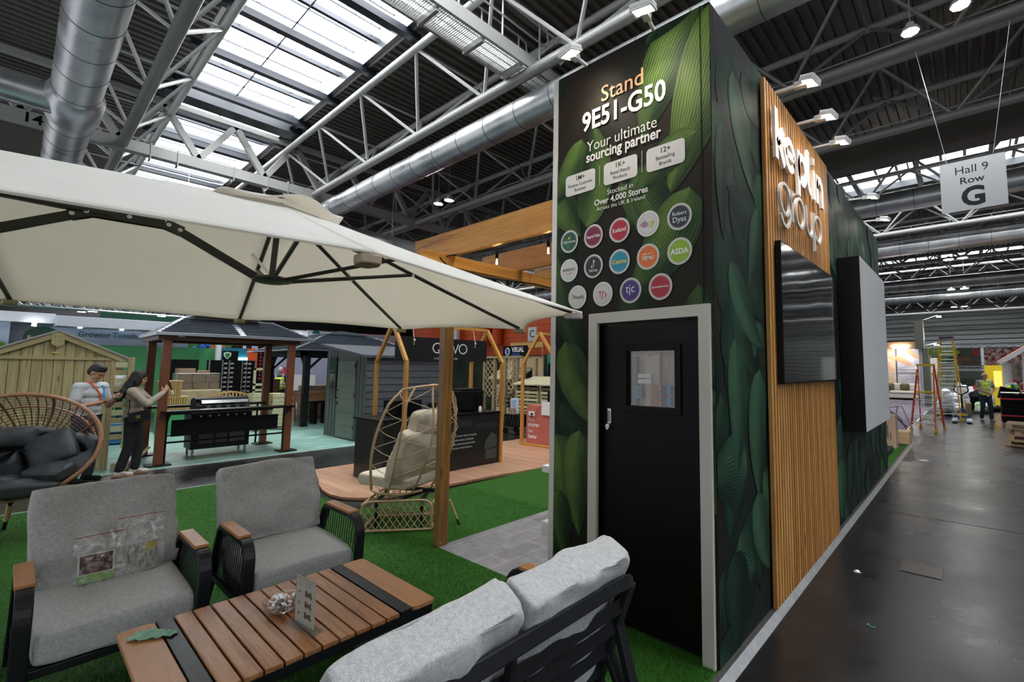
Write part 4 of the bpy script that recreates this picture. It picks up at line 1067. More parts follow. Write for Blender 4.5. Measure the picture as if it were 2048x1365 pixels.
def bag(y0, y1, top, label):
    t = thing('zip_bag', label, 'bag', (-2.74, (y0 + y1) / 2, .475))
    vs = []; fs = []; n = 14
    for sd in (0, 1):
        for i in range(n + 1):
            for j in range(n + 1):
                u = i / n; v_ = j / n; y = y0 + (y1 - y0) * u; z = .482 + (top - .482) * v_
                puff = math.sin(PI * u) * (1 - v_) ** .6 * .036 + .002
                x = -2.715 - .30 * (z - .482) + (puff if sd else -.004) + .006 * mnoise.noise(Vector((u * 6, v_ * 6, sd * 3.0 + y0)))
                vs.append((x, y + .006 * mnoise.noise(Vector((v_ * 5, u, 2))), z))
    for sd in (0, 1):
        for i in range(n):
            for j in range(n):
                a = sd * (n + 1) ** 2 + i * (n + 1) + j; fs.append((a, a + n + 1, a + n + 2, a + 1))
    MB().add(vs, fs).build('film', M_film, t, smooth=2)
    z = top - .012; b = MB(); x = -2.715 - .3 * (z - .482) + .004
    b.tube([(x, y0, z), (x, (y0 + y1) / 2, z + .002), (x, y1, z)], .0022, 5); b.build('zip_strip', M_zip, t)
    return t
bag(-2.335, -2.13, .735, 'clear zip bag around the plum and green swatch book, left on the armchair seat')
bag(-2.16, -1.955, .80, 'clear zip bag around the grey printed booklet, right on the armchair seat')
def book(y0, y1, z1, label, kind):
    xb = -2.705; t = thing('swatch_book', label, 'swatch book', (xb, (y0 + y1) / 2, .485))
    T_ = Matrix.Translation((xb, y0, .484)) @ Matrix.Rotation(R_(-17), 4, 'Y')
    w_ = y1 - y0
    if kind == 0:
        MB().box(-.018, 0, 0, w_, .002, z1, T_).build('page_block', M_offwhite, t)
        MB().box(0, .002, .008, w_ - .008, .05, z1 - .006, T_).build('plum_swatch', M_plum, t)
        MB().box(0, .003, .0, w_, .002, .045, T_).build('lime_band', M_limec, t)
    else:
        MB().box(-.012, 0, 0, w_, .002, z1, T_).build('page_block', M_offwhite, t)
        MB().box(0, .0015, .0, w_, .002, z1, T_).build('front_cover', M_greyp, t)
        MB().box(.0015, .0022, w_ * .55, w_ * .98, z1 * .72, z1 * .98, T_).build('yellow_label', mat('mustard_print', (.30, .25, .02), .5), t)
book(-2.315, -2.17, .155, 'plum fabric swatch book with lime green band inside the left zip bag', 0)
book(-2.125, -1.99, .16, 'grey printed booklet with yellow corner inside the right zip bag', 1)
# ================================================================== CANTILEVER PARASOL
M_can = noisy('canopy_cloth', (.82, .815, .80), (.86, .86, .85), 3, .85)
nt = M_can.node_tree; b_ = bsdf(M_can); tl = nd(M_can, 'ShaderNodeBsdfTranslucent'); tl.inputs['Color'].default_value = (.88, .83, .74, 1); mxs = nd(M_can, 'ShaderNodeMixShader'); mxs.inputs[0].default_value = .52
lk(M_can, b_.outputs[0], mxs.inputs[1]); lk(M_can, tl.outputs[0], mxs.inputs[2]); lk(M_can, mxs.outputs[0], nt.nodes['Material Output'].inputs['Surface'])
M_rib = mat('parasol_rib', (.030, .031, .026), .4); M_pock = mat('rib_pocket', (.40, .31, .20), .7)
A1 = Vector((-1.957, -1.689, 2.081)); PU = Vector((.15, .989, 0)).normalized(); PV = Vector((.989, -.15, 0)).normalized(); UZ = Vector((0, 0, 1)); DU = -1.24
def pw(u, v, z): return A1 + PU * u + PV * v + UZ * z
# tips (u along the ridge, v towards the camera side, z): right head then left head
TR = [(0, 1.74, -.034), (1.24, 1.30, -.075), (1.73, .02, -.058), (1.20, -1.23, -.015), (0, -1.75, .025)]
TL = [(DU, -1.75, .060), (DU - 1.20, -1.23, .06), (DU - 1.73, .02, .02), (DU - 1.24, 1.30, -.02), (DU, 1.74, -.032)]
HA, HB = (0, 0, .585), (DU, 0, .555)
pa = thing('cantilever_parasol', 'large cream twin-head cantilever parasol with black ribs over the garden seats', 'parasol', (A1.x, A1.y, 0))
def panel(b, P0, P1, Q0, Q1, sag, ns=16, nq=12):
    """P0,P1 at the rim, Q0,Q1 at the top (same point for a triangular gore)"""
    P0, P1, Q0, Q1 = [pw(*p) for p in (P0, P1, Q0, Q1)]; vs = []
    def pt(s, q):
        t_ = Q0.lerp(Q1, q); p = t_.lerp(P0.lerp(P1, q), s); g = math.sin(PI * q)
        p = p - UZ * (.010 * math.sin(PI * s) + .022 * sag * g * s); return p.lerp(t_, .055 * sag * g * s ** 6)
    s0 = .04 if (Q0 - Q1).length < .01 else 0
    vs = [pt(s0 + (1 - s0) * i / ns, j / nq) for i in range(ns + 1) for j in range(nq + 1)]
    b.add(vs, [(i * (nq + 1) + j, i * (nq + 1) + j + 1, (i + 1) * (nq + 1) + j + 1, (i + 1) * (nq + 1) + j) for i in range(ns) for j in range(nq)])
    return [pt(1, j / nq) - UZ * .002 for j in range(nq + 1)]
b = MB(); hems = []
for k in range(4): hems.append(panel(b, TR[k], TR[k + 1], HA, HA, .6 if k == 0 else 1.0))
hems.append(panel(b, TR[4], TL[0], HA, HB, .35))
for k in range(4): hems.append(panel(b, TL[k], TL[k + 1], HB, HB, 1.0))
hems.append(panel(b, TL[4], TR[0], HB, HA, .15))
cano = b.build('canopy', M_can, pa, smooth=True, auto=12)
bm = bmesh.new(); bm.from_mesh(cano.data); bmesh.ops.remove_doubles(bm, verts=bm.verts, dist=.001); bm.to_mesh(cano.data); bm.free()
s_ = cano.modifiers.new('s', 'SOLIDIFY'); s_.thickness = .004
b = MB()
for h in hems: b.tube(h, .006, 5, cap=False)
b.build('edge_hem', M_can, cano, smooth=True)
for H_ in (HA, HB):
    b = MB(); n = 64; vs = []; rr = (.02, .10, .21, .33)
    for r_ in rr:
        for k in range(n):
            a = 2 * PI * k / n; h = H_[2] + .035 - r_ * .27 + (.022 * math.sin(5 * a + 1) * (r_ / .32) ** 2)
            vs.append(pw(H_[0] + r_ * math.cos(a), r_ * math.sin(a), h))
    b.add(vs, [(i * n + k, i * n + (k + 1) % n, (i + 1) * n + (k + 1) % n, (i + 1) * n + k) for i in range(3) for k in range(n)])
    vt = b.build('wind_vent', M_can, pa, smooth=2); s_ = vt.modifiers.new('s', 'SOLIDIFY'); s_.thickness = .004
hubs = []
for H_, TT in ((HA, TR), (HB, TL)):
    hub = pw(H_[0] - .02, 0, .118); hubs.append(hub); top = Vector(H_)
    for ti, tp in enumerate(TT):
        tv = Vector(tp); f_ = lambda s: pw(*(top.lerp(tv, s) - Vector((0, 0, .018 + .010 * math.sin(PI * s)))))
        b = MB(); b.tube([f_(s) for s in (.04, .2, .4, .6, .8, .97)], .0125, 8); rb = b.build('rib', M_rib, pa, smooth=True)
        j = f_(.46); od = (pw(tp[0], tp[1], 0) - pw(H_[0], H_[1], 0)).normalized()
        b = MB(); b.tube([hub + od * .085, j], .0115, 8); b.build('strut', M_rib, pa, smooth=True)
        b = MB(); b.tube([j + UZ * .006, j - UZ * .016], .014, 8); b.build('joint_pin', M_alu, rb, smooth=True)
        sdv = UZ.cross(od); Tt = Matrix((od, sdv, UZ)).transposed().to_4x4(); Tt.translation = pw(*tp) - od * .05 - UZ * .012
        b = MB(); b.prism([(-.045, -.02), (0, -.038), (.05, -.030), (.056, 0), (.05, .030), (0, .038), (-.045, .02)], Tt @ Matrix.Translation((0, 0, -.026)), .030); b.build('rib_pocket', M_pock if ti != 1 else mat('rib_pocket_tip', (.42, .36, .33), .7), rb, bevel=.005)
    b = MB(); b.lathe([(0, .02), (.05, .02), (.085, .012), (.098, 0), (.092, -.014), (.06, -.022), (0, -.026)], hub, 24); b.build('hub', M_rib, pa, smooth=True)
    b = MB(); b.tube([hub, pw(H_[0], 0, H_[2] - .005)], .016, 10); b.build('centre_pole', M_rib, pa, smooth=True)
    b = MB(); b.tube([hub + UZ * .02, pw(H_[0] - .06, -.55, .36)], .009, 8); b.build('brace_rod', M_alu, pa, smooth=True)
# twin arm: folded plates in the middle, one arm down to each hub
cu_ = DU / 2; P_ = lambda u, z: pw(u, 0, z)
arc_ = [P_(cu_ + .20, .318), P_(cu_ + .13, .345), P_(cu_ - .13, .350), P_(cu_ - .20, .318)]
b = MB()
for off in (-.018, .018):
    o_ = PV * off
    for p, q in zip(arc_[:-1], arc_[1:]): b.bar(p + o_, q + o_, .006, .05)
b.build('hinge_plate', M_rib, pa, bevel=.002)
b = MB()
for q in (P_(cu_ + .19, .322), P_(cu_ + .145, .34), P_(cu_, .349), P_(cu_ - .145, .342), P_(cu_ - .19, .322)): b.tube([q + PV * .018, q + PV * .028], .010, 8)
b.build('hinge_bolt', M_alu, pa, smooth=True)
b = MB(); b.bar(hubs[0] - PU * .08 + UZ * .01, arc_[0] - (arc_[0] - arc_[1]) * .4, .022, .042); b.build('hub_arm', M_rib, pa, bevel=.003)
b = MB(); b.bar(hubs[1] + PU * .08 + UZ * .01, arc_[3] - (arc_[3] - arc_[2]) * .4, .022, .042); b.build('hub_arm', M_rib, pa, bevel=.003)
mast = pw(DU / 2, 3.1, 0); mast.z = 0; mast = Vector((-2.75, -6.2, 0))
tp_ = P_(cu_ - .06, .36)
b = MB(); b.bar(tp_, pw(DU - .9, .1, .42), .045, .05); b.bar(pw(DU - .9, .1, .42), pw(DU - 1.9, .1, .30) + UZ * -.1, .045, .05); b.bar(pw(DU - 1.9, .1, .30) + UZ * -.1, mast + UZ * 2.15, .045, .06); b.build('cantilever_arm', M_rib, pa, bevel=.004)
b = MB(); b.tube([mast, mast + UZ * 2.6], .045, 16); b.build('mast', M_rib, pa, smooth=True)
b = MB(); b.box(mast.x - .5, mast.x + .5, mast.y - .5, mast.y + .5, 0, .08); b.build('base_weight', M_charc, pa, bevel=.01)

# ================================================================== TIMBER FRAME WITH STRING LIGHTS
M_tim = wood('stained_timber_x', (.50, .215, .035), (.27, .095, .014), 'X', .55, .42, knots=True, c3=(.56, .27, .055))
M_timy = wood('stained_timber_y', (.50, .215, .035), (.27, .095, .014), 'Y', .55, .42, c3=(.56, .27, .055))
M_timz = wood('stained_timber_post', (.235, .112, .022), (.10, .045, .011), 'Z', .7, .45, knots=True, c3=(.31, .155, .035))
pg = thing('timber_pergola', 'orange stained timber pergola frame fixed to the leafy stand block', 'pergola', (-2.87, .08, 0))
MB().box(-2.918, -2.822, .03, .13, 0, 2.71).build('post', M_timz, pg, bevel=.004)
MB().box(-2.918, -2.822, 4.1, 4.2, 0, 2.71).build('post', M_timz, pg, bevel=.004)
b = MB(); b.tube([(-2.84, .028, .03), (-2.84, .02, .03)], .005, 6); b.tube([(-2.82, .05, .04), (-2.812, .05, .04)], .005, 6); b.build('floor_screw', M_alu, pg)
MB().box(-2.925, -2.825, -.25, 1.15, 2.71, 2.83).build('side_beam', M_timy, pg, bevel=.003)
MB().box(-2.925, -2.825, 1.155, 4.3, 2.70, 2.82).build('side_beam', M_timy, pg, bevel=.003)
for i, y in enumerate((.10, 1.01, 1.92, 2.83, 3.74)):
    MB().box(-3.52, -1.36, y - .025, y + .025, 2.83, 3.085).build('cross_beam', M_tim, pg, bevel=.003)
ct = thing('string_light_cable', 'black festoon cable draped along the orange timber beams', 'cable', (-2.86, .3, 2.84))
b = MB()
pts = [(-3.3 + .15 * k, -.6 + .1 * math.sin(k) + .1 * k, 2.72 + .06 * math.sin(k * 1.3)) for k in range(4)] + [(-2.82, -.05, 2.69), (-2.79, .5, 2.66), (-2.79, 1.2, 2.70), (-2.79, 2.4, 2.66), (-2.79, 3.6, 2.7)]
b.tube(pts, .007, 6); b.tube([(-2.80, .0, 2.80), (-2.7, .2, 2.87), (-2.395, .3, 2.868), (-2.05, .3, 2.872), (-1.69, .3, 2.868), (-1.36, .3, 2.9)], .006, 6); b.tube([(-2.9, .1, 2.78), (-2.86, -.1, 2.84), (-2.78, .0, 2.70)], .007, 6)
b.build('cable', M_blackm, ct, smooth=True)
b = MB()
for p in ((-2.79, .6, 2.655), (-2.79, 1.6, 2.69)): b.sphere(p, (.016, .025, .02), 8, 6)
b.build('cable_clip', M_blackm, ct)
M_bulb = clear('bulb_glass', (1, .93, .8)); M_fil = mat('filament', (1, .6, .2), .4, emis=60, ecol=(1, .62, .28))
for (x, y, lb) in ((-2.395, .3, 'glowing filament festoon bulb hanging beneath the orange beam, nearer the parasol'), (-1.69, .3, 'glowing filament festoon bulb hanging beneath the orange beam, right beside the leafy wall edge')):
    t = thing('filament_bulb', lb, 'light bulb', (x, y, 2.83), 0)
    b = MB(); b.tube([(x, y, 2.868), (x, y, 2.80)], .004, 6); b.tube([(x, y, 2.825), (x, y, 2.775)], .015, 12); b.build('socket', M_blackm, t, smooth=True)
    b = MB(); b.lathe([(.010, 0), (.013, -.008), (.019, -.028), (.021, -.044), (.016, -.062), (.007, -.072), (0, -.074)], (x, y, 2.778), 16); b.build('glass_envelope', M_bulb, t, smooth=True)
    b = MB()
    for k in range(5):
        a = k * 2 * PI / 5; b.tube([(x + .003 * math.cos(a), y + .003 * math.sin(a), 2.768), (x + .008 * math.cos(a), y + .008 * math.sin(a), 2.72)], .0016, 4)
    b.build('filament', M_fil, t)

# ================================================================== WICKER CHAIRS
M_wick = noisy('natural_rattan', (.40, .255, .14), (.54, .37, .22), 90, .55, .3, detail=2)
M_wickb = noisy('brown_rattan', (.22, .10, .045), (.36, .18, .09), 90, .5, .3, detail=2)
M_wickd = noisy('dark_rattan', (.055, .025, .012), (.11, .05, .022), 60, .5, .3)
M_cream = noisy('cream_cushion', (.50, .44, .34), (.56, .50, .395), 4, .75, .15)
M_blkc = noisy('slate_cushion', (.016, .018, .021), (.028, .031, .036), 5, .6, .1)
def wrapped(mb, pts, r, n=8, turns=None):
    """rattan-wound tube: small ridges along it"""
    P3 = [Vector(p) for p in pts]; out = []; rr = []
    for i in range(len(P3) - 1):
        L = (P3[i + 1] - P3[i]).length; k = max(1, int(L / .012))
        for j in range(k): out.append(P3[i].lerp(P3[i + 1], j / k)); rr.append(r * (1.0 if len(out) % 2 else .86))
    out.append(P3[-1]); rr.append(r); mb.tube(out, rr, n)
def smoothpath(pts, k=6):
    P3 = [Vector(p) for p in pts]; n = len(P3); out = []
    for i in range(n - 1):
        p0, p1, p2, p3 = P3[max(i - 1, 0)], P3[i], P3[i + 1], P3[min(i + 2, n - 1)]
        for j in range(k):
            t_ = j / k; out.append(.5 * ((2 * p1) + (-p0 + p2) * t_ + (2 * p0 - 5 * p1 + 4 * p2 - p3) * t_ * t_ + (-p0 + 3 * p1 - 3 * p2 + p3) * t_ ** 3))
    out.append(P3[-1]); return out

# --- pod chair by the timber post, seen from behind
AX = Vector((.68, .73, 0)).normalized(); FW = Vector((-.94, -.34, 0)).normalized()   # AX along the lattice panel, FW the way it faces
t = thing('egg_chair', 'natural rattan pod chair with cream cushions seen from behind, beside the timber post', 'egg chair', (-3.75, .38, 0))
c0 = Vector((-3.68, .33, .40)); SW = Vector((-FW.y, FW.x, 0))
def pod(u, v_):
    """u -1..1 across (angle round the back), v 0..1 from bottom to top"""
    ang = u * R_(100); w_ = (.43 + .10 * math.sin(PI * v_)) * (1.0 if v_ < .88 else (1 - (v_ - .88) * 2.0))
    dp = .42 * (math.sin(PI * (.22 + .62 * v_)))
    back = -FW
    p = c0 + SW * (w_ * math.sin(ang)) + back * (dp * math.cos(ang) - .22 + .26 * v_) + Vector((0, 0, 1.07 * v_ + (.04 * math.cos(ang) - .1 * (1 - v_) * math.cos(ang))))
    return p
for k, u in enumerate((-1, -.62, -.22, .22, .62, 1)):
    b = MB(); wrapped(b, [pod(u, v_ / 14) for v_ in range(15)], .0155 if abs(u) == 1 else .012, 7); b.build('pod_rib', M_wick, t, smooth=True)
b = MB()
for v_ in (.0, 1.0): b.tube([pod(-1 + 2 * k / 24, v_) for k in range(25)], .014, 6)
tc = sum((pod(-1 + 2 * k / 10, 1.0) for k in range(11)), Vector()) / 11
b.build('pod_hoop', M_wick, t, smooth=True)
b = MB()
for k in range(22):
    u0 = -1 + 2 * k / 21; b.tube([pod(u0, 1.0), tc + (pod(-u0 * .6, 1.0) - tc) * .5], .0035, 4)
for k in range(9):
    u0 = -1 + 2 * k / 8; b.tube([pod(u0, .985) , tc + Vector((0, 0, .03)) , pod(-u0, .985)], .004, 4)
for i in range(11):
    va = .04 + i * .088
    us = (-1, -.62, -.22, .22, .62, 1)
    for a, c in zip(us[:-1], us[1:]):
        d = .05 if (i + us.index(a)) % 2 else -.05
        b.tube([pod(a, min(1, max(0, va + d))), pod((a + c) / 2, va) , pod(c, min(1, max(0, va - d)))], .0038, 4)
b.build('open_weave', M_wick, t, smooth=True)
# base with lattice sides
A = Vector((-3.765, -.265, 0)); Bq = A + AX * .70; dn = -Vector((AX.y, -AX.x, 0)) * .52
for q, nm in ((Vector((0, 0, 0)), 1), (dn, 0)):
    a0 = A + q; b0 = Bq + q
    b = MB(); path = [a0 + Vector((0, 0, .02)), a0 + Vector((0, 0, .20))] + [a0 + AX * (.07 * (1 - math.cos(x))) + Vector((0, 0, .22 + .09 * math.sin(x))) for x in (.3, .8, 1.3)] + [a0 + AX * .10 + Vector((0, 0, .315)), b0 - AX * .10 + Vector((0, 0, .315))] + [b0 - AX * (.07 * (1 - math.cos(x))) + Vector((0, 0, .22 + .09 * math.sin(x))) for x in (1.3, .8, .3)] + [b0 + Vector((0, 0, .20)), b0 + Vector((0, 0, .02)), a0 + Vector((0, 0, .02))]
    wrapped(b, path, .013, 7); f_ = b.build('base_frame', M_wick, t, smooth=True)
    b = MB()
    for k in range(-4, 12):
        for s_ in (1, -1):
            x0 = k * .07; x1 = x0 + s_ * .20; z0, z1 = .03, .31
            lo, hi = sorted((x0, x1))
            tA = 0; tB = 1
            for lim in (.012, .688):
                if x1 != x0:
                    tt = (lim - x0) / (x1 - x0)
                    if lim < .1:
                        if x0 < lim: tA = max(tA, tt)
                        if x1 < lim: tB = min(tB, tt)
                    else:
                        if x0 > lim: tA = max(tA, tt)
                        if x1 > lim: tB = min(tB, tt)
            if tB - tA > .08: b.tube([a0 + AX * (x0 + (x1 - x0) * tA) + Vector((0, 0, z0 + (z1 - z0) * tA)), a0 + AX * (x0 + (x1 - x0) * tB) + Vector((0, 0, z0 + (z1 - z0) * tB))], .0042, 5)
    b.build('lattice', M_wick, f_, smooth=True)
b = MB()
for q in (A, Bq): b.tube([q + Vector((0, 0, .03)), q + dn + Vector((0, 0, .03))], .013, 7); b.tube([q + Vector((0, 0, .28)), q + dn + Vector((0, 0, .28))], .013, 7)
b.build('cross_rail', M_wick, t, smooth=True)
b = MB()
for q in (A + AX * .12, Bq - AX * .12): b.bar(q + dn * .1 + Vector((0, 0, .30)), q + dn * .9 + Vector((0, 0, .30)), .03, .03); b.bar(q + dn * .15 + Vector((0, 0, .30)), q + dn * .15 + Vector((0, 0, .02)), .025, .025)
b.bar(c0 + FW * .35 + Vector((0, 0, -.07)), c0 - FW * .28 + Vector((0, 0, -.05)), .03, .03); b.bar(c0 + SW * .25 + Vector((0, 0, -.09)), c0 - SW * .25 + Vector((0, 0, -.09)), .03, .03)
b.build('black_cradle', M_charc, t)
b = MB(); wrapped(b, [Bq + dn * .4 + Vector((0, 0, .28)), Bq + AX * .16 + dn * .3 + Vector((0, 0, .26)), Bq + AX * .24 + dn * .3 + Vector((0, 0, .06))], .014, 7); b.build('rear_leg', M_wick, t, smooth=True)
b = MB(); b.tube([Bq + AX * .235 + dn * .3 + Vector((0, 0, .07)), Bq + AX * .26 + dn * .3], .014, 8); b.build('leg_cap', M_charc, t, smooth=True)
fa = math.atan2(FW.y, FW.x)
cu = c0 + Vector((0, 0, .04))
put_cushion('seat_cushion', rotT(tuple(cu + FW * .28 + Vector((0, 0, .02))), rz=fa, ry=R_(-2)), .56, .66, .12, M_cream, t, 3, .012, .3)
put_cushion('back_cushion', rotT(tuple(cu - FW * .08 + Vector((-.05, -.085, .30))), rz=fa, ry=R_(70)), .70, .60, .16, M_cream, t, 7, .02, .5, ex=.5)
put_cushion('neck_cushion', rotT(tuple(cu - FW * .12 + Vector((-.02, -.03, .62))), rz=fa, ry=R_(76)), .50, .34, .14, M_cream, t, 17, .014, .6, ex=.6)

# --- black cushioned wicker basket chair at the left edge
t = thing('egg_chair', 'wide brown wicker basket chair stuffed with dark grey cushions at the left edge', 'egg chair', (-6.35, -2.33, 0))
ec = Vector((-6.16, -2.56, .91)); fw = Vector((.93, -.22, .30)).normalized(); sd = Vector((0, 0, 1)).cross(fw).normalized(); upv = fw.cross(sd).normalized()
RW, RH = .60, .52
def rim(a, k=1.0, d=0.0): return ec + sd * (RW * k * math.cos(a)) + upv * (RH * k * math.sin(a)) - fw * d
b = MB(); wrapped(b, [rim(2 * PI * k / 48) for k in range(49)], .022, 8); b.build('rim_hoop', M_wickb, t, smooth=True)
def bowl(a, q): return rim(a, math.cos(q * PI / 2 * .96) if q < 1 else .05, .52 * math.sin(q * PI / 2))
b = MB()
for k in range(56): b.tube([bowl(2 * PI * k / 56, q / 9) for q in range(9)], .0042, 4, cap=False)
for q in range(1, 20): b.tube([bowl(2 * PI * k / 40, q / 21) for k in range(40)], .0042, 4, closed=True)
b.build('basket_weave', M_wickd, t)
b = MB()
for a in (.5, 1.25, 1.9, 2.6): wrapped(b, [bowl(a, q / 8) for q in range(8)], .012, 6)
for q in (.33,): b.tube([bowl(.2 + 2.8 * k / 20, q) for k in range(21)], .011, 6)
b.build('basket_rib', M_wickb, t, smooth=True)
MBf = [(-6.69, -2.56), (-6.5, -2.15), (-6.05, -2.9), (-5.85, -2.25)]
lc = Vector((-6.32, -2.50, .42))
for (x, y) in MBf:
    b = MB(); q = Vector((x, y, 0)); p = lc + (Vector((x, y, .42)) - lc) * .35
    b.tube([p, q], [.02, .017], 8); lg = b.build('leg', M_charc, t, smooth=True)
    b = MB(); wrapped(b, [p.lerp(q, .35), p.lerp(q, .75)], .025, 8); b.build('rattan_binding', M_wick, lg, smooth=True)
b = MB(); b.tube([lc + Vector((.18 * math.cos(2 * PI * k / 24), .18 * math.sin(2 * PI * k / 24), 0)) for k in range(24)], .018, 6, closed=True); b.build('swivel_ring', M_charc, t, smooth=True)
# tufted cushion lining the basket
def bowl_in(a, q, off):
    p = bowl(a, q); return p + fw * off * (.4 + .6 * q) + (ec - p).normalized() * off
vs = []; na, nq2 = 72, 20
for i in range(nq2 + 1):
    q = i / nq2
    for k in range(na):
        a = 2 * PI * k / na
        lower = max(0.0, -math.sin(a))
        tuft = (abs(math.sin(a * 3.0 + .5)) ** .5) * (abs(math.sin(q * PI * 1.7 + .4)) ** .5)
        qa = .06 + q * .94
        if math.sin(a) > .0: qa = qa + (1 - qa) * .62 * min(1, math.sin(a) * 1.6)       # cushion sits low, weave shows above
        off = .05 + .11 * tuft + .05 * lower + .012 * mnoise.noise(Vector((a * 4, q * 8, 0)))
        if i == 0: off = .01
        vs.append(bowl_in(a, qa, off))
fs = [(i * na + k, i * na + (k + 1) % na, (i + 1) * na + (k + 1) % na, (i + 1) * na + k) for i in range(nq2) for k in range(na)] + [tuple(nq2 * na + k for k in range(na))]
MB().add(vs, fs).build('tufted_cushion', M_blkc, t, smooth=2)
fz = math.atan2(fw.y, fw.x)
def cushT(p, a_up, roll=0, yaw=0): return Matrix.Translation(p) @ Matrix.Rotation(fz + yaw, 4, 'Z') @ Matrix.Rotation(a_up, 4, 'Y') @ Matrix.Rotation(roll, 4, 'Z')
put_cushion('neck_bolster', cushT(ec - sd * .16 + upv * .12 - fw * .16, R_(80)), .56, .20, .13, M_blkc, t, 31, .01, .6, pipe=False, ex=.7)
put_cushion('scatter_cushion', cushT(ec + sd * .25 - upv * .04 - fw * .12, R_(65), R_(30), R_(-22)), .36, .36, .13, M_blkc, t, 35, .014, .8, pipe=False, ex=.7)
put_cushion('front_bolster', cushT(ec + sd * .05 - upv * .42 + fw * .02, R_(10), 0), .62, .20, .12, M_blkc, t, 37, .02, .5, pipe=False, ex=.7)
put_cushion('front_bolster', cushT(ec + sd * .27 - upv * .28 - fw * .03, R_(25), 0, R_(-35)), .34, .22, .12, M_blkc, t, 41, .02, .5, pipe=False, ex=.7)
# ================================================================== NEIGHBOURING STANDS, LEFT
Z = -.03
M_brn = wood('brown_steel_wood_look', (.165, .052, .020), (.125, .038, .014), 'Z', .6, .4); M_brnd = mat('brown_beam', (.085, .032, .016), .4)
M_roof = mat('slate_metal_roof', (.075, .088, .115), .3, metal=.5); M_roofl = mat('roof_flashing', (.40, .44, .50), .3, metal=.7)
def hiproof(t, x0, x1, y0, y1, ze, zr, inset, ribs=11, mid=True, mat_=None, eave=.05):
    m_ = mat_ or M_roof; xc = (x0 + x1) / 2
    ra = Vector((xc, y0 + inset, zr)); rb = Vector((xc, y1 - inset, zr)); A, B, Cc, D = [Vector(p) for p in ((x0, y0, ze), (x1, y0, ze), (x1, y1, ze), (x0, y1, ze))]
    b = MB(); b.add([A, B, Cc, D, ra, rb], [(1, 2, 5, 4), (3, 0, 4, 5), (0, 1, 4), (2, 3, 5), (0, 3, 2, 1)]); o = b.build('roof_panel', m_, t)
    b = MB()
    for k in range(1, ribs):
        s_ = k / ribs; b.bar(B.lerp(ra, s_) + Vector((0, 0, .012)), Cc.lerp(rb, s_) + Vector((0, 0, .012)), .022, .018)
        b.bar(A.lerp(ra, s_) + Vector((0, 0, .012)), D.lerp(rb, s_) + Vector((0, 0, .012)), .022, .018)
        b.bar(Cc.lerp(rb, s_) + Vector((0, 0, .012)), D.lerp(rb, s_) + Vector((0, 0, .012)), .022, .018)
        b.bar(B.lerp(ra, s_) + Vector((0, 0, .012)), A.lerp(ra, s_) + Vector((0, 0, .012)), .022, .018)
    b.build('roof_rib', M_roof, o)
    b = MB()
    for p, q in ((A, ra), (B, ra), (Cc, rb), (D, rb), (ra, rb)): b.bar(p, q, .05, .03)
    for p, q in ((A, B), (B, Cc), (Cc, D), (D, A)): b.bar(p - Vector((0, 0, .01)), q - Vector((0, 0, .01)), .05, eave)
    if mid: b.bar(((B + Cc) / 2), ((ra + rb) / 2), .09, .03)
    b.build('roof_flashing', M_roofl, o)
    return ra, rb
# --- brown grill gazebo
t = thing('grill_gazebo', 'brown framed grill gazebo with dark metal roof and black bar shelf', 'gazebo', (-10.7, .07, Z))
xf, xb, yl, yr = -9.97, -11.42, -.91, 1.06
for x in (xf, xb):
    for y in (yl, yr):
        MB().box(x - .06, x + .06, y - .06, y + .06, Z, 2.2).build('post', M_brn, t, bevel=.006)
        MB().box(x - .16, x + .16, y - .16, y + .16, Z, Z + .025).build('base_plate', M_black, t, bevel=.003)
b = MB(); b.box(xf - .03, xf + .06, yl - .13, yr + .14, 2.18, 2.29); b.box(xb - .06, xb + .03, yl - .13, yr + .14, 2.18, 2.29); b.build('long_beam', M_brnd, t)
b = MB(); b.box(xb, xf, yl - .13, yl - .04, 2.18, 2.29); b.box(xb, xf, yr + .05, yr + .14, 2.18, 2.29); b.build('end_beam', M_brnd, t)
b = MB(); b.box(xf + .06, xf + .064, -.78, -.69, 2.235, 2.26); b.build('maker_plate', M_alu, t)
ra, rb = hiproof(t, xb - .2, xf + .2, yl - .16, yr + .33, 2.29, 2.66, .5, 9)
hiproof(t, xb + .42, xf - .42, yl + .45, yr - .45, 2.72, 2.90, .3, 4, False, M_black)
b = MB(); b.box(xf - .10, xf + .22, yl - .02, yr + .06, .875, .915); b.build('bar_top', M_black, t, bevel=.004)
b = MB()
for y in (yl + .06, yr - .07): b.box(xf - .06, xf - .02, y, y + .04, Z, .88); b.bar((xf, y + .02, .72), (xf + .18, y + .02, .87), .03, .03)
b.box(xf - .06, xf - .03, yl, yr, .33, .36); b.box(xf - .08, xf - .05, yl, yr, .46, .48)
b.build('bar_frame', M_black, t)
MB().box(xf + .07, xf + .085, yl + .13, yr - .2, .46, .75).build('bar_front_panel', M_blackm, t)
b = MB(); b.box(xb - .22, xb + .1, yl, yr, .875, .915); b.box(xb - .2, xb - .17, yr - .1, yr - .07, Z, .88); b.build('rear_bar', M_black, t)
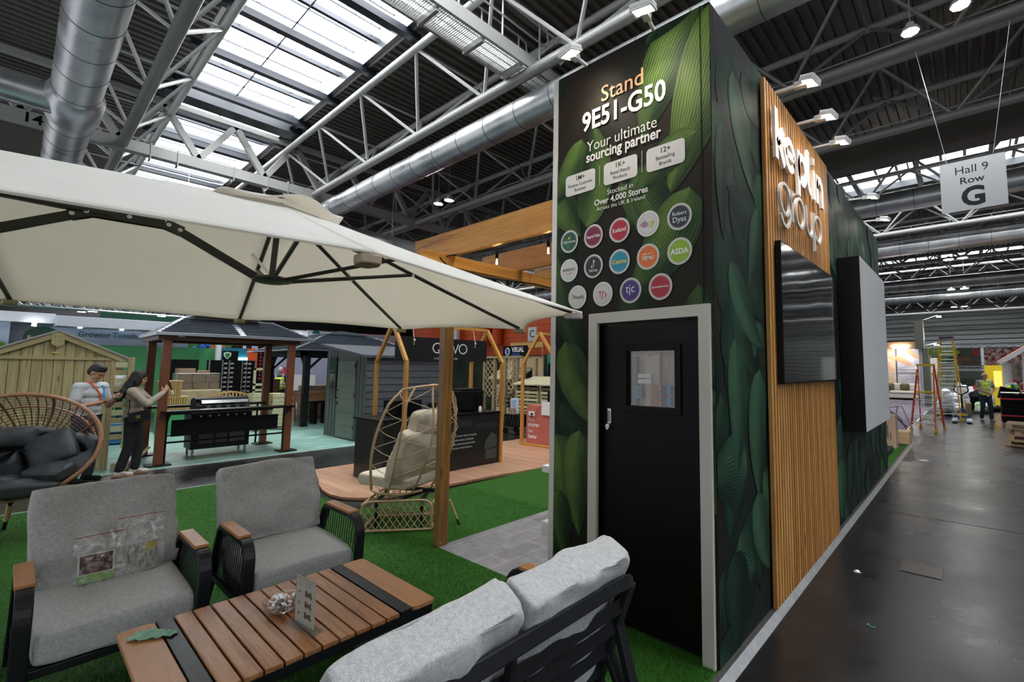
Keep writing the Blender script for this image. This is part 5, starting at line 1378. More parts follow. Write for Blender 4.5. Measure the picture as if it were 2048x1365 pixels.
# --- barbecue
t = thing('gas_barbecue', 'black gas barbecue with bright steel hood strip under the brown gazebo', 'barbecue', (-10.6, .07, Z))
gx0, gx1, gy0, gy1 = -10.95, -10.42, -.40, .53
b = MB(); b.box(gx0, gx1, gy0, gy1, .12, .62); body = b.build('cabinet', M_charc, t, bevel=.006)
for k, (y0, y1) in enumerate(((gy0 + .12, gy0 + .34), (gy0 + .38, gy0 + .56), (gy0 + .6, gy1 - .08))): MB().box(gx1, gx1 + .006, y0, y1, .22, .52).build('cabinet_door', mat('smoked_steel_%d' % k, (.10 + .03 * k, .09 + .03 * k, .09 + .03 * k), .3, metal=.7), body)
for x in (gx0 + .05, gx1 - .05):
    for y in (gy0 + .05, gy1 - .05):
        b = MB(); b.tube([(x, y - .012, .02), (x, y + .012, .02)], .045, 12); b.box(x - .02, x + .02, y - .018, y + .018, .03, .12); b.build('castor', M_steel, t)
b = MB(); b.box(gx0, gx1 + .03, gy0 - .02, gy1 + .02, .62, .82); b.build('control_panel', M_black, t, bevel=.01)
b = MB(); b.box(gx0, gx1, gy0 - .4, gy0, .80, .83); b.box(gx0, gx1, gy1, gy1 + .4, .80, .83); b.build('side_shelf', M_black, t)
n = 10; prof = [(gx1, .82), (gx1 + .01, .92), (gx1 - .02, 1.0), (gx1 - .10, 1.07), (gx1 - .25, 1.10), (gx0 + .05, 1.05), (gx0, .82)]
b = MB(); vs = [(x, gy0 + .05, z) for x, z in prof] + [(x, gy1 - .03, z) for x, z in prof]; k = len(prof)
b.add(vs, [(i, (i + 1) % k, k + (i + 1) % k, k + i) for i in range(k)] + [tuple(range(k)), tuple(range(2 * k - 1, k - 1, -1))]); hd = b.build('hood', M_black, t, smooth=True)
b = MB(); b.bar((gx1 + .012, gy0 + .12, 1.02), (gx1 + .012, gy1 - .06, 1.02), .07, .02, up=(1, 0, .3)); b.bar((gx1 - .03, gy0 + .1, 1.055), (gx1 - .03, gy1 - .05, 1.055), .09, .012, up=(.5, 0, 1)); b.build('steel_strip', M_chrome, hd, bevel=.004)
b = MB()
for k in range(5):
    y = gy0 + .2 + k * .155
    for z in (.87, .9, .93): b.box(gx1 + .004, gx1 + .014, y, y + .07, z, z + .012)
b.build('hood_vent', M_alu, hd)
b = MB()
for k in range(6): b.tube([(gx1 + .03, gy0 + .12 + k * .14, .75), (gx1 + .06, gy0 + .12 + k * .14, .75)], .018, 10)
b.build('control_knob', M_alu, t)

# --- pressure-treated shed gable at the left
M_stage = mat('stage_glow', (1, 1, .97), .4, emis=9, ecol=(1, .98, .95))
M_treat = wood('treated_pine', (.37, .30, .145), (.27, .205, .088), 'Z', .9, .7, knots=True, c3=(.44, .375, .20))
M_treatx = wood('treated_pine_trim', (.36, .30, .15), (.27, .215, .10), 'Y', .9, .7, knots=True)
M_arb0 = mat('dark_backing', (.10, .075, .035), .8)
t = thing('wooden_shed', 'pale green-brown treated timber shed gable behind the man', 'shed', (-10.9, -2.18, Z))
sx = -10.2; ya, yz, yap = -3.0, -1.53, -2.19
def zroof(y): return 2.18 - abs(y - yap) * .52
b = MB(); n = 13; pw = (yz - ya) / n
for k in range(n):
    y0 = ya + k * pw; y1 = y0 + pw - .006; off = .0 if k % 2 else .006
    za, zb_ = zroof(y0), zroof(y1)
    ys_ = [y0, y1] if not (y0 < yap < y1) else [y0, yap, y1]
    poly = [(y0, Z), (y1, Z)] + [(y_, zroof(y_)) for y_ in reversed(ys_)]
    b = MB(); b.prism(poly, frame((sx - .02, 0, 0), (0, 1, 0), (0, 0, 1)), .02 + off); b.build('cladding_board', M_treat, t)
MB().box(-12.0, sx - .03, yz - .03, yz, Z, zroof(yz)).build('side_wall', M_treat, t)
b = MB(); b.prism([(ya, Z), (yz, Z), (yz, zroof(yz) - .01), (yap, 2.16), (ya, zroof(ya) - .01)], frame((sx - .045, 0, 0), (0, 1, 0), (0, 0, 1)), .02); b.build('gable_backing', M_arb0, t)  # dark sheet added behind the boards so their gaps stay dark
MB().box(sx - .04, sx + .03, yz - .035, yz + .02, Z, zroof(yz)).build('corner_batten', M_treat, t)
b = MB(); b.box(sx, sx + .035, ya, yz - .04, 1.80, 1.85); b.build('cross_rail', M_treatx, t)
for s_, nm in ((1, 0), (-1, 0)):
    b = MB(); y1 = yap + s_ * .80
    b.bar((sx + .05, yap, 2.22), (sx + .05, y1, 2.22 - .80 * .52), .025, .11, up=(0, s_ * .46, .89)); b.build('barge_board', M_treatx, t)
    b = MB(); b.bar((sx - .9, yap, 2.265), (sx - .9, y1 + s_ * .02, 2.265 - .82 * .52), 1.98, .02, up=(0, s_ * .46, .89)); b.build('roof_sheet', M_grey, t)
b = MB(); b.prism([(-.07, -.12), (0, -.17), (.07, -.12), (.07, .05), (0, .10), (-.07, .05)], frame((sx + .062, yap, 2.17), (0, 1, 0), (0, 0, 1)), .018); b.build('finial_plate', M_treatx, t)
b = MB()
for dy in (-.035, .035): b.sphere((sx + .083, yap + dy, 2.16), .006, 8, 6)
b.build('screw_head', M_brnd, t)
MB().box(sx + .0, sx + .02, yap - .05, yap + .04, 1.90, 1.925).build('name_plaque', mat('brass_plaque', (.55, .42, .12), .4), t)

# --- grey plastic shed
M_gs = noisy('grey_resin_siding', (.066, .072, .087), (.08, .086, .10), 4, .55, .1); M_gg = noisy('green_grey_resin', (.075, .093, .082), (.09, .108, .095), 4, .55, .1); M_gd = noisy('pale_door_resin', (.135, .155, .13), (.16, .18, .15), 4, .5, .1)
t = thing('plastic_shed', 'grey resin garden shed with sloping roof and pale green-grey door', 'shed', (-10.8, 3.6, Z))
fx0, fx1, fy, fyb = -11.92, -9.76, 2.55, 4.75
def zs(x): return 2.28 + (x - fx0) / (fx1 - fx0) * (1.97 - 2.28)
b = MB(); b.add([(fx0, fy, Z), (fx1, fy, Z), (fx1, fy, zs(fx1)), (fx0, fy, zs(fx0)), (fx0, fyb, Z), (fx1, fyb, Z), (fx1, fyb, zs(fx1)), (fx0, fyb, zs(fx0))], [(0, 1, 2, 3), (4, 5, 6, 7), (0, 1, 5, 4), (0, 3, 7, 4), (3, 2, 6, 7)]); b.build('front_wall', M_gg, t)
M_grv = mat('groove_paint', (.035, .042, .038), .6)
for k in range(12):
    x = fx0 + .06 + k * .18
    if x < -11.2 or x > -10.18: MB().box(x, x + .012, fy - .008, fy, Z + .05, zs(x) - .03).build('panel_groove', M_grv, t)
nb = 12
for k in range(nb):
    z0 = Z + k * (1.97 - Z) / nb; h = (1.97 - Z) / nb
    b = MB(); b.add([(fx1, fy, z0), (fx1 + .028, fy, z0 + .006), (fx1 + .012, fy, z0 + h - .004), (fx1, fy, z0 + h - .004), (fx1, fyb, z0), (fx1 + .028, fyb, z0 + .006), (fx1 + .012, fyb, z0 + h - .004), (fx1, fyb, z0 + h - .004)], [(0, 1, 5, 4), (1, 2, 6, 5), (2, 3, 7, 6), (0, 1, 2, 3), (4, 5, 6, 7)])
    b.build('siding_board', M_gs, t)
b = MB(); b.add([(fx0 - .12, fy - .13, zs(fx0) + .05), (fx1 + .15, fy - .13, zs(fx1) + .03), (fx1 + .15, fyb + .1, zs(fx1) + .03), (fx0 - .12, fyb + .1, zs(fx0) + .05)] + [(fx0 - .12, fy - .13, zs(fx0) + .0), (fx1 + .15, fy - .13, zs(fx1) - .03), (fx1 + .15, fyb + .1, zs(fx1) - .03), (fx0 - .12, fyb + .1, zs(fx0) + .0)], [(0, 1, 2, 3), (4, 5, 6, 7), (0, 1, 5, 4), (1, 2, 6, 5), (2, 3, 7, 6), (3, 0, 4, 7)]); b.build('roof', M_gs, t)
dr = MB().box(-11.19, -10.24, fy - .03, fy, Z + .04, 1.87).build('door', M_gd, t, bevel=.006)
b = MB()
for z in (.3, .62, .94, 1.26, 1.58): b.box(-11.17, -10.26, fy - .033, fy - .029, z, z + .008)
b.build('door_groove', mat('door_groove_shade', (.06, .07, .06), .6), dr)
b = MB(); b.box(-11.16, -11.13, fy - .09, fy - .075, .95, 1.16); b.box(-11.16, -11.13, fy - .09, fy - .03, .95, .975); b.box(-11.16, -11.13, fy - .09, fy - .03, 1.135, 1.16); b.box(-11.17, -11.12, fy - .045, fy - .03, .80, .86); b.build('door_handle', M_black, dr)
b = MB()
for z in (.25, 1.0, 1.7): b.box(-10.26, -10.22, fy - .04, fy - .03, z, z + .09)
b.build('hinge', M_black, dr)
wf = MB().box(-11.69, -11.27, fy - .03, fy, 1.18, 1.98).build('window_frame', M_charc, t)
M_wp = mat('shed_window_pane', (.05, .055, .06), .03, spec=1.0)
for z0, z1 in ((1.22, 1.56), (1.60, 1.94)): MB().box(-11.64, -11.32, fy - .034, fy - .03, z0, z1).build('pane', M_wp, wf)

# --- second, larger gazebo with dark frame
t = thing('hardtop_gazebo', 'large dark grey hardtop gazebo with curved roof behind the grey shed', 'gazebo', (-14.8, 4.3, Z))
for (x, y) in ((-14.15, 2.86), (-14.15, 5.9), (-17.2, 2.86), (-17.2, 5.9)):
    MB().box(x - .08, x + .08, y - .08, y + .08, Z, 2.12).build('post', M_charc, t, bevel=.006)
    b = MB(); b.bar((x, y, 1.6), (x, y + (.45 if y < 4 else -.45), 2.08), .06, .06, up=(1, 0, 0)); b.bar((x, y, 1.6), (x + (-.45 if x > -15 else .45), y, 2.08), .06, .06, up=(0, 1, 0)); b.build('corner_brace', M_charc, t)
b = MB(); b.box(-17.4, -13.95, 2.66, 2.80, 2.06, 2.2); b.box(-17.4, -13.95, 5.95, 6.1, 2.06, 2.2); b.box(-14.1, -13.95, 2.66, 6.1, 2.06, 2.2); b.box(-17.4, -17.25, 2.66, 6.1, 2.06, 2.2); b.build('eaves_beam', M_charc, t)
cx, cy = -15.65, 4.38; A_ = [(-17.7, 2.3), (-13.6, 2.3), (-13.6, 6.5), (-17.7, 6.5)]
lv = [(1, 2.2), (.72, 2.42), (.45, 2.68), (.26, 2.80)]
vs = [(cx + (x - cx) * s_, cy + (y - cy) * s_, z) for s_, z in lv for x, y in A_]
b = MB(); b.add(vs, [(i * 4 + k, i * 4 + (k + 1) % 4, (i + 1) * 4 + (k + 1) % 4, (i + 1) * 4 + k) for i in range(3) for k in range(4)]); b.build('roof_panel', M_roof, t)
vs = [(cx + (x - cx) * s_, cy + (y - cy) * s_, z) for s_, z in ((.36, 2.78), (.18, 2.90), (.02, 2.96)) for x, y in A_]
b = MB(); b.add(vs, [(i * 4 + k, i * 4 + (k + 1) % 4, (i + 1) * 4 + (k + 1) % 4, (i + 1) * 4 + k) for i in range(2) for k in range(4)]); b.build('vent_roof', M_roof, t)
b = MB()
for k in range(4):
    P4 = [Vector((cx + (A_[k][0] - cx) * s_, cy + (A_[k][1] - cy) * s_, z + .01)) for s_, z in lv]
    for p, q in zip(P4[:-1], P4[1:]): b.bar(p, q, .06, .03)
b.build('roof_flashing', M_roofl, t)
b = MB()
for k in range(1, 12):
    s_ = 1 - k * .06; z = 2.2 + (1 - s_) * .80 if s_ > .72 else 2.42 + (.72 - s_) * .96
    q = [Vector((cx + (x - cx) * s_, cy + (y - cy) * s_, z + .012)) for x, y in A_]
    for i in range(4): b.bar(q[i], q[(i + 1) % 4], .03, .02)
b.build('roof_rib', M_roof, t)

# --- QOVO kitchen stand
M_frm = wood('varnished_frame_timber', (.56, .27, .055), (.42, .175, .03), 'Z', .6, .4)
M_bc = noisy('black_counter_print', (.010, .010, .011), (.014, .014, .015), 3, .35)
qx, qy0, qy1 = -5.56, 1.14, 3.06
t = thing('kitchen_counter', 'black printed kitchen appliance counter behind the wicker pod chair', 'counter', (-6.0, 2.1, 0))
MB().box(-6.45, qx, .86, 3.04, .004, .90).build('counter_body', M_bc, t, bevel=.003)
MB().box(-6.48, qx + .015, .83, 3.06, .90, .925).build('counter_top', M_black, t, bevel=.002)
M_txt = mat('counter_text', (.55, .55, .55), .5); M_dk = mat('counter_picture_grey', (.022, .023, .025), .4); M_dk2 = mat('counter_picture_light', (.06, .065, .07), .4)
for i, ln in enumerate(("QOVO'S MATT BACK TO BLACK", "KITCHEN RANGE COMBINES", "TREND-DRIVEN DESIGN WITH", "EVERYDAY PERFORMANCE.")):
    text('counter_lettering', ln, .040, SIDE(2.02, .545 - i * .066, qx + .003), M_txt, t, xs=.72, align='LEFT', spacing=1.25)
for i, ln in enumerate(('LIFE', 'SWITCHED', 'ON')): text('counter_lettering', ln, .052, SIDE(1.02, .50 - i * .075, qx + .003), M_txt, t, xs=.8, align='LEFT', spacing=1.15)
b = MB(); b.tube([(qx + .003, .95 + .06 * math.cos(a / 16 * PI * 2), .36 + .06 * math.sin(a / 16 * PI * 2)) for a in range(16)], .002, 4, closed=True); b.build('counter_mark', M_dk2, t)
b = MB(); b.box(qx, qx + .002, 1.98, 2.42, .70, .82); b.box(qx, qx + .002, 2.5, 2.98, .64, .74); b.build('printed_appliance', M_dk, t)
b = MB(); b.box(qx, qx + .0025, 2.20, 2.29, .755, .765); b.prism([(2.7, .28), (2.98, .30), (2.98, .5), (2.86, .56), (2.74, .44)], frame((qx, 0, 0), (0, 1, 0), (0, 0, 1)), .002); b.prism([(2.72, .10), (2.98, .10), (2.98, .27), (2.74, .27)], frame((qx, 0, 0), (0, 1, 0), (0, 0, 1)), .0015); b.build('printed_appliance', M_dk2, t)
for i, (y, lb) in enumerate(((1.17, 'house-shaped orange timber frame at the near end of the black counter'), (3.06, 'house-shaped orange timber frame at the far end of the black counter'))):
    f_ = thing('timber_arch', lb, 'timber frame', (-5.98, y, 0), 0, None)
    hw = .047; x0, x1, xp = -6.46, qx + .0, -6.0
    MB().box(x1 - .02, x1 + .045, y - hw / 2, y + hw / 2, .0, 1.82).build('upright', M_frm, f_); MB().box(x0 - .045, x0 + .02, y - hw / 2, y + hw / 2, .0, 1.82).build('upright', M_frm, f_)
    MB().bar((x1 + .012, y, 1.80), (xp, y, 2.42), hw, .06, up=(.8, 0, .6)).build('rafter', M_frm, f_); MB().bar((x0 - .012, y, 1.80), (xp, y, 2.42), hw, .06, up=(-.8, 0, .6)).build('rafter', M_frm, f_)
    MB().box(x0, x1, y - hw / 2, y + hw / 2, .0, .045).build('floor_rail', M_frm, f_)
rp = MB().box(-6.03, -5.97, 1.2, 3.03, 2.40, 2.45).build('ridge_pole', M_frm); tag(rp, 'orange timber ridge pole joining the two house frames and holding the black hanging sign', 'pole')
t = thing('hanging_sign', 'black hanging QOVO sign on knotted ropes above the black counter', 'sign', (-6.0, 2.1, 1.82))
sxx = -5.93
MB().box(sxx - .02, sxx, 1.19, 3.0, 1.825, 2.215).build('sign_board', M_bc, t)
M_wt = mat('sign_white', (.68, .68, .68), .5)
b = MB(); Ts = frame((sxx, 1.86, 1.97), (0, 1, 0), (0, 0, 1)); w_ = .018
ribbon(b, arc(.08, .075, .082, .082, -20, 318, 30), w_, Ts, .004); ribbon(b, [(.10, .045), (.155, -.01)], w_, Ts, .004)
ribbon(b, arc(.285, .075, .082, .082, 0, 360, 30)[:-1], w_, Ts, .004, True)
ribbon(b, [(.385, .155), (.445, .0), (.505, .155)], w_, Ts, .004); ribbon(b, arc(.605, .075, .082, .082, 0, 360, 30)[:-1], w_, Ts, .004, True); b.build('sign_letter', M_wt, t)
text('sign_lettering', 'LIFE SWITCHED ON', .045, SIDE(2.12, 1.85, sxx + .001), M_wt, t, spacing=1.35, xs=.9)
for y in (1.50, 2.72):
    b = MB(); b.tube([(sxx + .005, y, 2.10), (sxx + .02, y, 2.16), (sxx - .01, y, 2.25), (-6.0, y, 2.46)], .007, 6); b.sphere((sxx + .02, y, 2.155), (.02, .02, .025), 8, 6); b.sphere((sxx + .012, y, 2.09), .012, 8, 6); b.build('knotted_rope', M_cream, t, smooth=True)
# appliances on the counter
t = thing('countertop_oven', 'big black countertop oven with side vents at the far end of the black counter', 'oven', (-6.05, 2.65, .925))
b = MB(); b.box(-6.3, -5.85, 2.38, 2.90, .945, 1.30); b.build('oven_body', M_blackm, t, bevel=.02)
MB().box(-6.28, -5.87, 2.41, 2.87, 1.30, 1.33).build('oven_lid', M_black, t, bevel=.01)
b = MB()
for k in range(9): b.box(-5.852, -5.846, 2.66, 2.80, 1.0 + k * .025, 1.008 + k * .025)
b.build('vent_slot', M_black, t)
b = MB()
for y in (2.42, 2.86):
    for x in (-6.26, -5.9): b.box(x, x + .03, y - .01, y + .02, .925, .95)
b.build('foot', M_black, t)
t = thing('plug_top', 'small white object standing in front of the big black oven', 'plug', (-5.75, 2.72, .925))
b = MB(); b.lathe([(0, 0), (.028, 0), (.03, .06), (.022, .09), (0, .1)], (-5.72, 2.72, .925), 12); b.build('plug_body', M_white, t, smooth=True)
t = thing('microwave_oven', 'low black microwave behind the wicker pod chair on the black counter', 'oven', (-6.05, 1.5, .925)); MB().box(-6.3, -5.95, 1.22, 1.70, .93, 1.18).build('oven_body', M_blackm, t, bevel=.01); MB().box(-5.952, -5.945, 1.26, 1.58, .96, 1.15).build('oven_door', M_black, t)
t = thing('kettle', 'small black kettle beside the microwave on the black counter', 'kettle', (-6.0, 1.92, .925)); b = MB(); b.lathe([(0, 0), (.085, 0), (.08, .1), (.06, .18), (0, .2)], (-6.0, 1.92, .926), 16); b.build('kettle_body', M_blackm, t, smooth=True); b = MB(); b.tube([(-6.0, 1.98, 1.1), (-6, 2.06, 1.08), (-6, 2.06, .98), (-6, 2.0, .96)], .01, 6); b.build('kettle_handle', M_black, t)
# --- pink counter
M_pink = noisy('coral_counter', (.50, .135, .105), (.53, .15, .115), 4, .5)
t = thing('pink_counter', 'coral pink counter with white slogan beside the leafy stand edge', 'counter', (-5.9, 5.0, 0))
MB().box(-6.62, -4.9, 4.70, 5.3, .045, .885).build('counter_body', M_pink, t, bevel=.002)
for i, (ln, bo_, z) in enumerate((('Cook', 0, .525), ('smarter', .02, .40), ('Live', 0, .27), ('better', .02, .14))): text('counter_lettering', ln, .125 if bo_ else .10, FRONT(-6.55, z + .03, 4.698), M_white, t, bold=bo_ or -.003, align='LEFT', xs=.86)
sk = MB().box(-6.54, -6.36, 4.688, 4.70, .66, .76).build('double_socket', M_white, t, bevel=.003)
b = MB(); b.box(-6.44, -6.40, 4.655, 4.688, .68, .72); b.build('black_plug', M_black, sk)
b = MB(); b.tube(smoothpath([(-6.42, 4.66, .70), (-6.40, 4.65, .62), (-6.30, 4.66, .60), (-6.26, 4.68, .70), (-6.24, 4.68, .84), (-6.10, 4.68, .90)]), .004, 5); b.build('power_lead', M_blackm, sk)
t = thing('timber_arch', 'house-shaped orange timber frame around the coral pink counter', 'timber frame', (-6.2, 4.66, 0))
MB().box(-6.76, -6.70, 4.64, 4.70, 0, 1.82).build('upright', M_frm, t); MB().box(-5.66, -5.60, 4.64, 4.70, 0.05, 1.82).build('upright', M_frm, t)
MB().bar((-6.73, 4.67, 1.80), (-6.2, 4.67, 2.50), .05, .06, up=(-.8, 0, .6)).build('rafter', M_frm, t); MB().bar((-5.63, 4.67, 1.80), (-6.2, 4.67, 2.50), .05, .06, up=(.8, 0, .6)).build('rafter', M_frm, t)
MB().box(-6.76, -4.9, 4.63, 4.69, 0.004, .055).build('floor_rail', M_frm, t); MB().box(-6.23, -6.17, 4.7, 6.3, 2.46, 2.51).build('ridge_rail', M_frm, t)
t = thing('coffee_machine', 'tall black coffee machine on the coral pink counter', 'coffee machine', (-6.0, 4.95, .885)); MB().box(-6.12, -5.9, 4.85, 5.1, .886, 1.2).build('machine_body', M_blackm, t, bevel=.01); MB().box(-6.10, -5.92, 4.845, 4.852, 1.0, 1.15).build('machine_panel', M_black, t)
t = thing('paper_notice', 'blank white paper notice draped over the coral pink counter edge', 'paper', (-6.0, 4.69, .9)); MB().box(-6.13, -5.85, 4.680, 4.683, .70, .99).build('paper_sheet', M_white, t)

# --- visual sign, arbour, playhouse, log store
t = thing('fascia_sign', 'black sign with blue ring and white word VISUAL above the trellis arbour', 'sign', (-11.9, 9, 2.1))
MB().box(-12.55, -11.25, 9.0, 9.06, 2.13, 2.56).build('sign_board', M_blackm, t)
text('sign_lettering', 'VISUAL', .25, FRONT(-12.05, 2.33, 8.998), M_white, t, bold=.02, align='LEFT', xs=.82); text('sign_lettering', 'GROUP', .13, FRONT(-12.05, 2.19, 8.998), M_bl, t, bold=.02, align='LEFT')
b = MB(); b.tube([(-12.28 + .11 * math.cos(a / 20 * PI * 2), 8.99, 2.35 + .13 * math.sin(a / 20 * PI * 2)) for a in range(20)], .016, 5, closed=True); b.build('sign_ring', M_white, t)
b = MB(); b.tube([(-12.28, 8.995, 2.35), (-12.28, 8.985, 2.35)], .075, 16); b.build('sign_disc', M_bl, t)
b = MB(); b.box(-12.4, -12.36, 9.02, 9.05, -.04, 2.13); b.box(-11.4, -11.36, 9.02, 9.05, -.04, 2.13); b.build('sign_post', M_blackm, t)
M_arb = wood('weathered_trellis_timber', (.27, .20, .105), (.18, .125, .06), 'Z', .8, .7); M_arb2 = wood('trellis_lath', (.42, .32, .17), (.30, .22, .11), 'Z', .8, .7)
t = thing('garden_arbour', 'brown timber garden arbour seat with diagonal trellis sides', 'arbour', (-10.9, 8, Z))
ax0, ax1, ay = -11.95, -10.28, 7.7
for x in (ax0, -11.40, -10.86, ax1):
    MB().box(x - .045, x + .045, ay - .045, ay + .045, Z, 2.06).build('post', M_arb, t); MB().box(x - .045, x + .045, ay + .8, ay + .89, Z, 2.06).build('post', M_arb, t)
b = MB(); b.box(ax0 - .12, ax1 + .22, ay - .06, ay + .03, 2.06, 2.13); b.box(ax0 - .12, ax1 + .22, ay + .82, ay + .9, 2.06, 2.13); b.build('top_beam', M_arb, t)
def trellis(x0, x1, z0, z1):
    b = MB(); w_ = x1 - x0; s_ = .21; k = -int((z1 - z0) / s_) - 1
    while k * s_ < w_:
        for sg_ in (1, -1):
            c = k * s_; pts = []
            for zz in (z0, z1):
                xx = x0 + c + (zz - z0) if sg_ == 1 else x1 - c - (zz - z0); pts.append((xx, zz))
            (xa, za), (xb2, zb2) = pts; t0, t1 = 0, 1
            d = xb2 - xa
            for lim, isl in ((x0, 1), (x1, 0)):
                tt = (lim - xa) / d
                if (isl and xa < lim) or (not isl and xa > lim): t0 = max(t0, tt)
                if (isl and xb2 < lim) or (not isl and xb2 > lim): t1 = min(t1, tt)
            if t1 > t0 + .02: b.bar((xa + d * t0, ay + sg_ * .008, za + (zb2 - za) * t0), (xa + d * t1, ay + sg_ * .008, za + (zb2 - za) * t1), .012, .024)
        k += 1
    return b
trellis(ax0 + .05, -11.44, .75, 2.03).build('trellis_panel', M_arb2, t); trellis(-10.82, ax1 - .05, .75, 2.03).build('trellis_panel', M_arb2, t)
b = MB(); b.box(-11.40, -10.5, ay + .1, ay + .55, .42, .46)
for z in (.62, .75, .88, 1.0): b.box(-11.40, -10.45, ay - .02, ay + .01, z, z + .07)
for k in range(3): b.bar((-11.2 + k * .32, ay - .03, .5), (-11.05 + k * .32, ay - .03, 1.05), .02, .06, up=(0, 1, 0))
b.build('bench_seat', M_arb, t)
M_pale = wood('pale_new_pine', (.55, .50, .31), (.46, .40, .22), 'X', .8, .6, c3=(.60, .56, .38))
def playhouse(x0, x1, y, zt, label, cat='playhouse'):
    t = thing('playhouse', label, cat, ((x0 + x1) / 2, y, Z)); n = 9
    b = MB()
    for k in range(n): z0 = Z + k * 1.35 / n; b.box(x0, x1, y, y + .9, z0, z0 + 1.35 / n - .012)
    b.build('board_wall', M_pale, t)
    b = MB(); b.add([(x0 - .1, y - .15, 1.30), (x1 + .1, y - .15, 1.30), (x1 + .1, y + .5, 1.68), (x0 - .1, y + .5, 1.68), (x0 - .1, y - .15, 1.34), (x1 + .1, y - .15, 1.34), (x1 + .1, y + .5, 1.72), (x0 - .1, y + .5, 1.72)], [(0, 1, 2, 3), (4, 5, 6, 7), (0, 1, 5, 4), (1, 2, 6, 5), (0, 3, 7, 4)]); b.build('roof', M_pale, t)
    b = MB()
    for k in range(6): f2 = k / 6; b.box(x0 - .1, x1 + .1, y - .155 + .65 * f2, y - .145 + .65 * f2, 1.335 + .38 * f2, 1.36 + .38 * f2)
    b.build('roof_batten', M_treatx, t)
    b = MB(); b.box((x0 + x1) / 2 + .02, x1 - .25, y - .02, y + .01, .35, 1.2); b.build('window_opening', mat('window_dark', (.012, .01, .008), .3), t)
    b = MB(); xm = (x0 + x1) / 2
    for (a, c, e_, g_) in ((xm - .02, xm + .04, .32, 1.24), (x1 - .27, x1 - .21, .32, 1.24), (xm, x1 - .22, .76, .82), (xm, x1 - .22, .30, .36), (xm, x1 - .22, 1.19, 1.25)): b.box(a, c, y - .03, y, e_, g_)
    b.build('window_frame', M_pale, t)
playhouse(-13.5, -11.9, 9.3, 1.7, 'pale new timber playhouse with dark window seen through the arbour')
def logstore(x0, x1, y, label):
    t = thing('log_store', label, 'log store', ((x0 + x1) / 2, y + .4, Z))
    b = MB()
    for x in (x0, x0 + (x1 - x0) / 2, x1 - .06): b.box(x, x + .06, y, y + .05, Z, 1.22); b.box(x, x + .06, y + .75, y + .8, Z, 1.38)
    b.build('frame_post', M_treat, t)
    for k in range(10):
        z = Z + .05 + k * .115; MB().box(x0 + .02, x1 - .02, y - .012, y, z, z + .075).build('slat', M_treatx if k % 2 else M_pale, t)
    b = MB(); b.add([(x0 - .06, y - .1, 1.2), (x1 + .06, y - .1, 1.2), (x1 + .06, y + .85, 1.42), (x0 - .06, y + .85, 1.42), (x0 - .06, y - .1, 1.24), (x1 + .06, y - .1, 1.24), (x1 + .06, y + .85, 1.46), (x0 - .06, y + .85, 1.46)], [(0, 1, 2, 3), (4, 5, 6, 7), (0, 1, 5, 4), (1, 2, 6, 5), (2, 3, 7, 6), (0, 3, 7, 4)]); b.build('lid', M_pale, t)
    MB().box(x0 + .05, x1 - .05, y + .05, y + .06, Z, 1.2).build('dark_inside', mat('store_inside', (.03, .028, .02), .8), t)
logstore(-10.1, -9.1, 7.5, 'slatted pale timber log store with sloping lid, left of the pair by the pink counter')
logstore(-9.0, -8.0, 7.5, 'slatted pale timber log store with sloping lid, right of the pair by the pink counter')
# trolley with boxes
t = thing('garden_trolley', 'black mesh trolley cart loaded with cartons between arbour and pink counter', 'trolley', (-8.3, 5.8, Z))
b = MB(); b.box(-8.55, -7.95, 5.7, 6.1, .18, .5); b.build('cart_body', M_blackm, t, bevel=.01)
b = MB()
for k in range(5): b.bar((-8.5 + k * .12, 5.69, .22), (-8.42 + k * .12, 5.69, .46), .004, .008, up=(0, 1, 0))
b.build('cart_stripe', M_alu, t)
for x in (-8.5, -8.0):
    for y in (5.72, 6.08): b = MB(); b.tube([(x, y - .02, .06), (x, y + .02, .06)], .09, 12); b.build('wheel', M_blackm, t)
b = MB(); b.tube([(-8.55, 5.9, .4), (-8.62, 5.9, .9), (-8.5, 5.9, 1.02)], .015, 6); b.build('pull_handle', M_blackm, t)
t = thing('carton', 'white printed carton leaning in the black trolley cart', 'box', (-8.25, 5.85, .5)); MB().box(-8.38, -8.12, 5.78, 5.84, .52, .92, Matrix.Translation((0, 0, 0))).build('carton_body', mat('carton_white', (.62, .66, .72), .5), t); MB().box(-8.34, -8.16, 5.776, 5.78, .70, .88).build('carton_label', mat('carton_blue_label', (.30, .42, .58), .5), t)
t = thing('carton', 'small brown patterned parcel in the black trolley cart', 'box', (-8.2, 5.72, .5)); MB().box(-8.36, -8.16, 5.71, 5.77, .50, .68).build('carton_body', noisy('parcel_print', (.45, .33, .25), (.16, .11, .09), 30, .5), t, bevel=.01)

# --- hanging row letter and orange wall
M_org = mat('orange_wall', (.62, .085, .012), .5)
t = thing('orange_stand', 'bright orange boarded stand wall with large white letters, far behind', 'stand wall', (-22, 14, 0))
b = MB()
for k in range(16): b.box(-36, -12, 14, 14.1, .05 + k * .30, .05 + k * .30 + .285)
b.build('orange_board', M_org, t)
MB().box(-36, -12, 14.02, 14.12, -.04, 4.86).build('joint_shadow', mat('joint_dark', (.12, .02, .008), .7), t)
text('wall_lettering', 'POD', 1.3, FRONT(-14.9, 3.55, 13.98), M_white, t, bold=.03, align='LEFT'); text('wall_lettering', 'BO', .8, FRONT(-14.6, 2.55, 13.98), M_blackm, t, bold=.03, align='LEFT'); text('wall_lettering', 'build', .9, FRONT(-32.0, 3.75, 13.98), M_white, t, bold=.03, align='LEFT')
b = MB()
for x in (-19.6, -18.6): b.tube([(x, 13.7, 3.0), (x, 13.7, 3.8), (x + .3, 13.6, 4.2)], .28, 12)
b.build('orange_pipe', M_org, t, smooth=True)
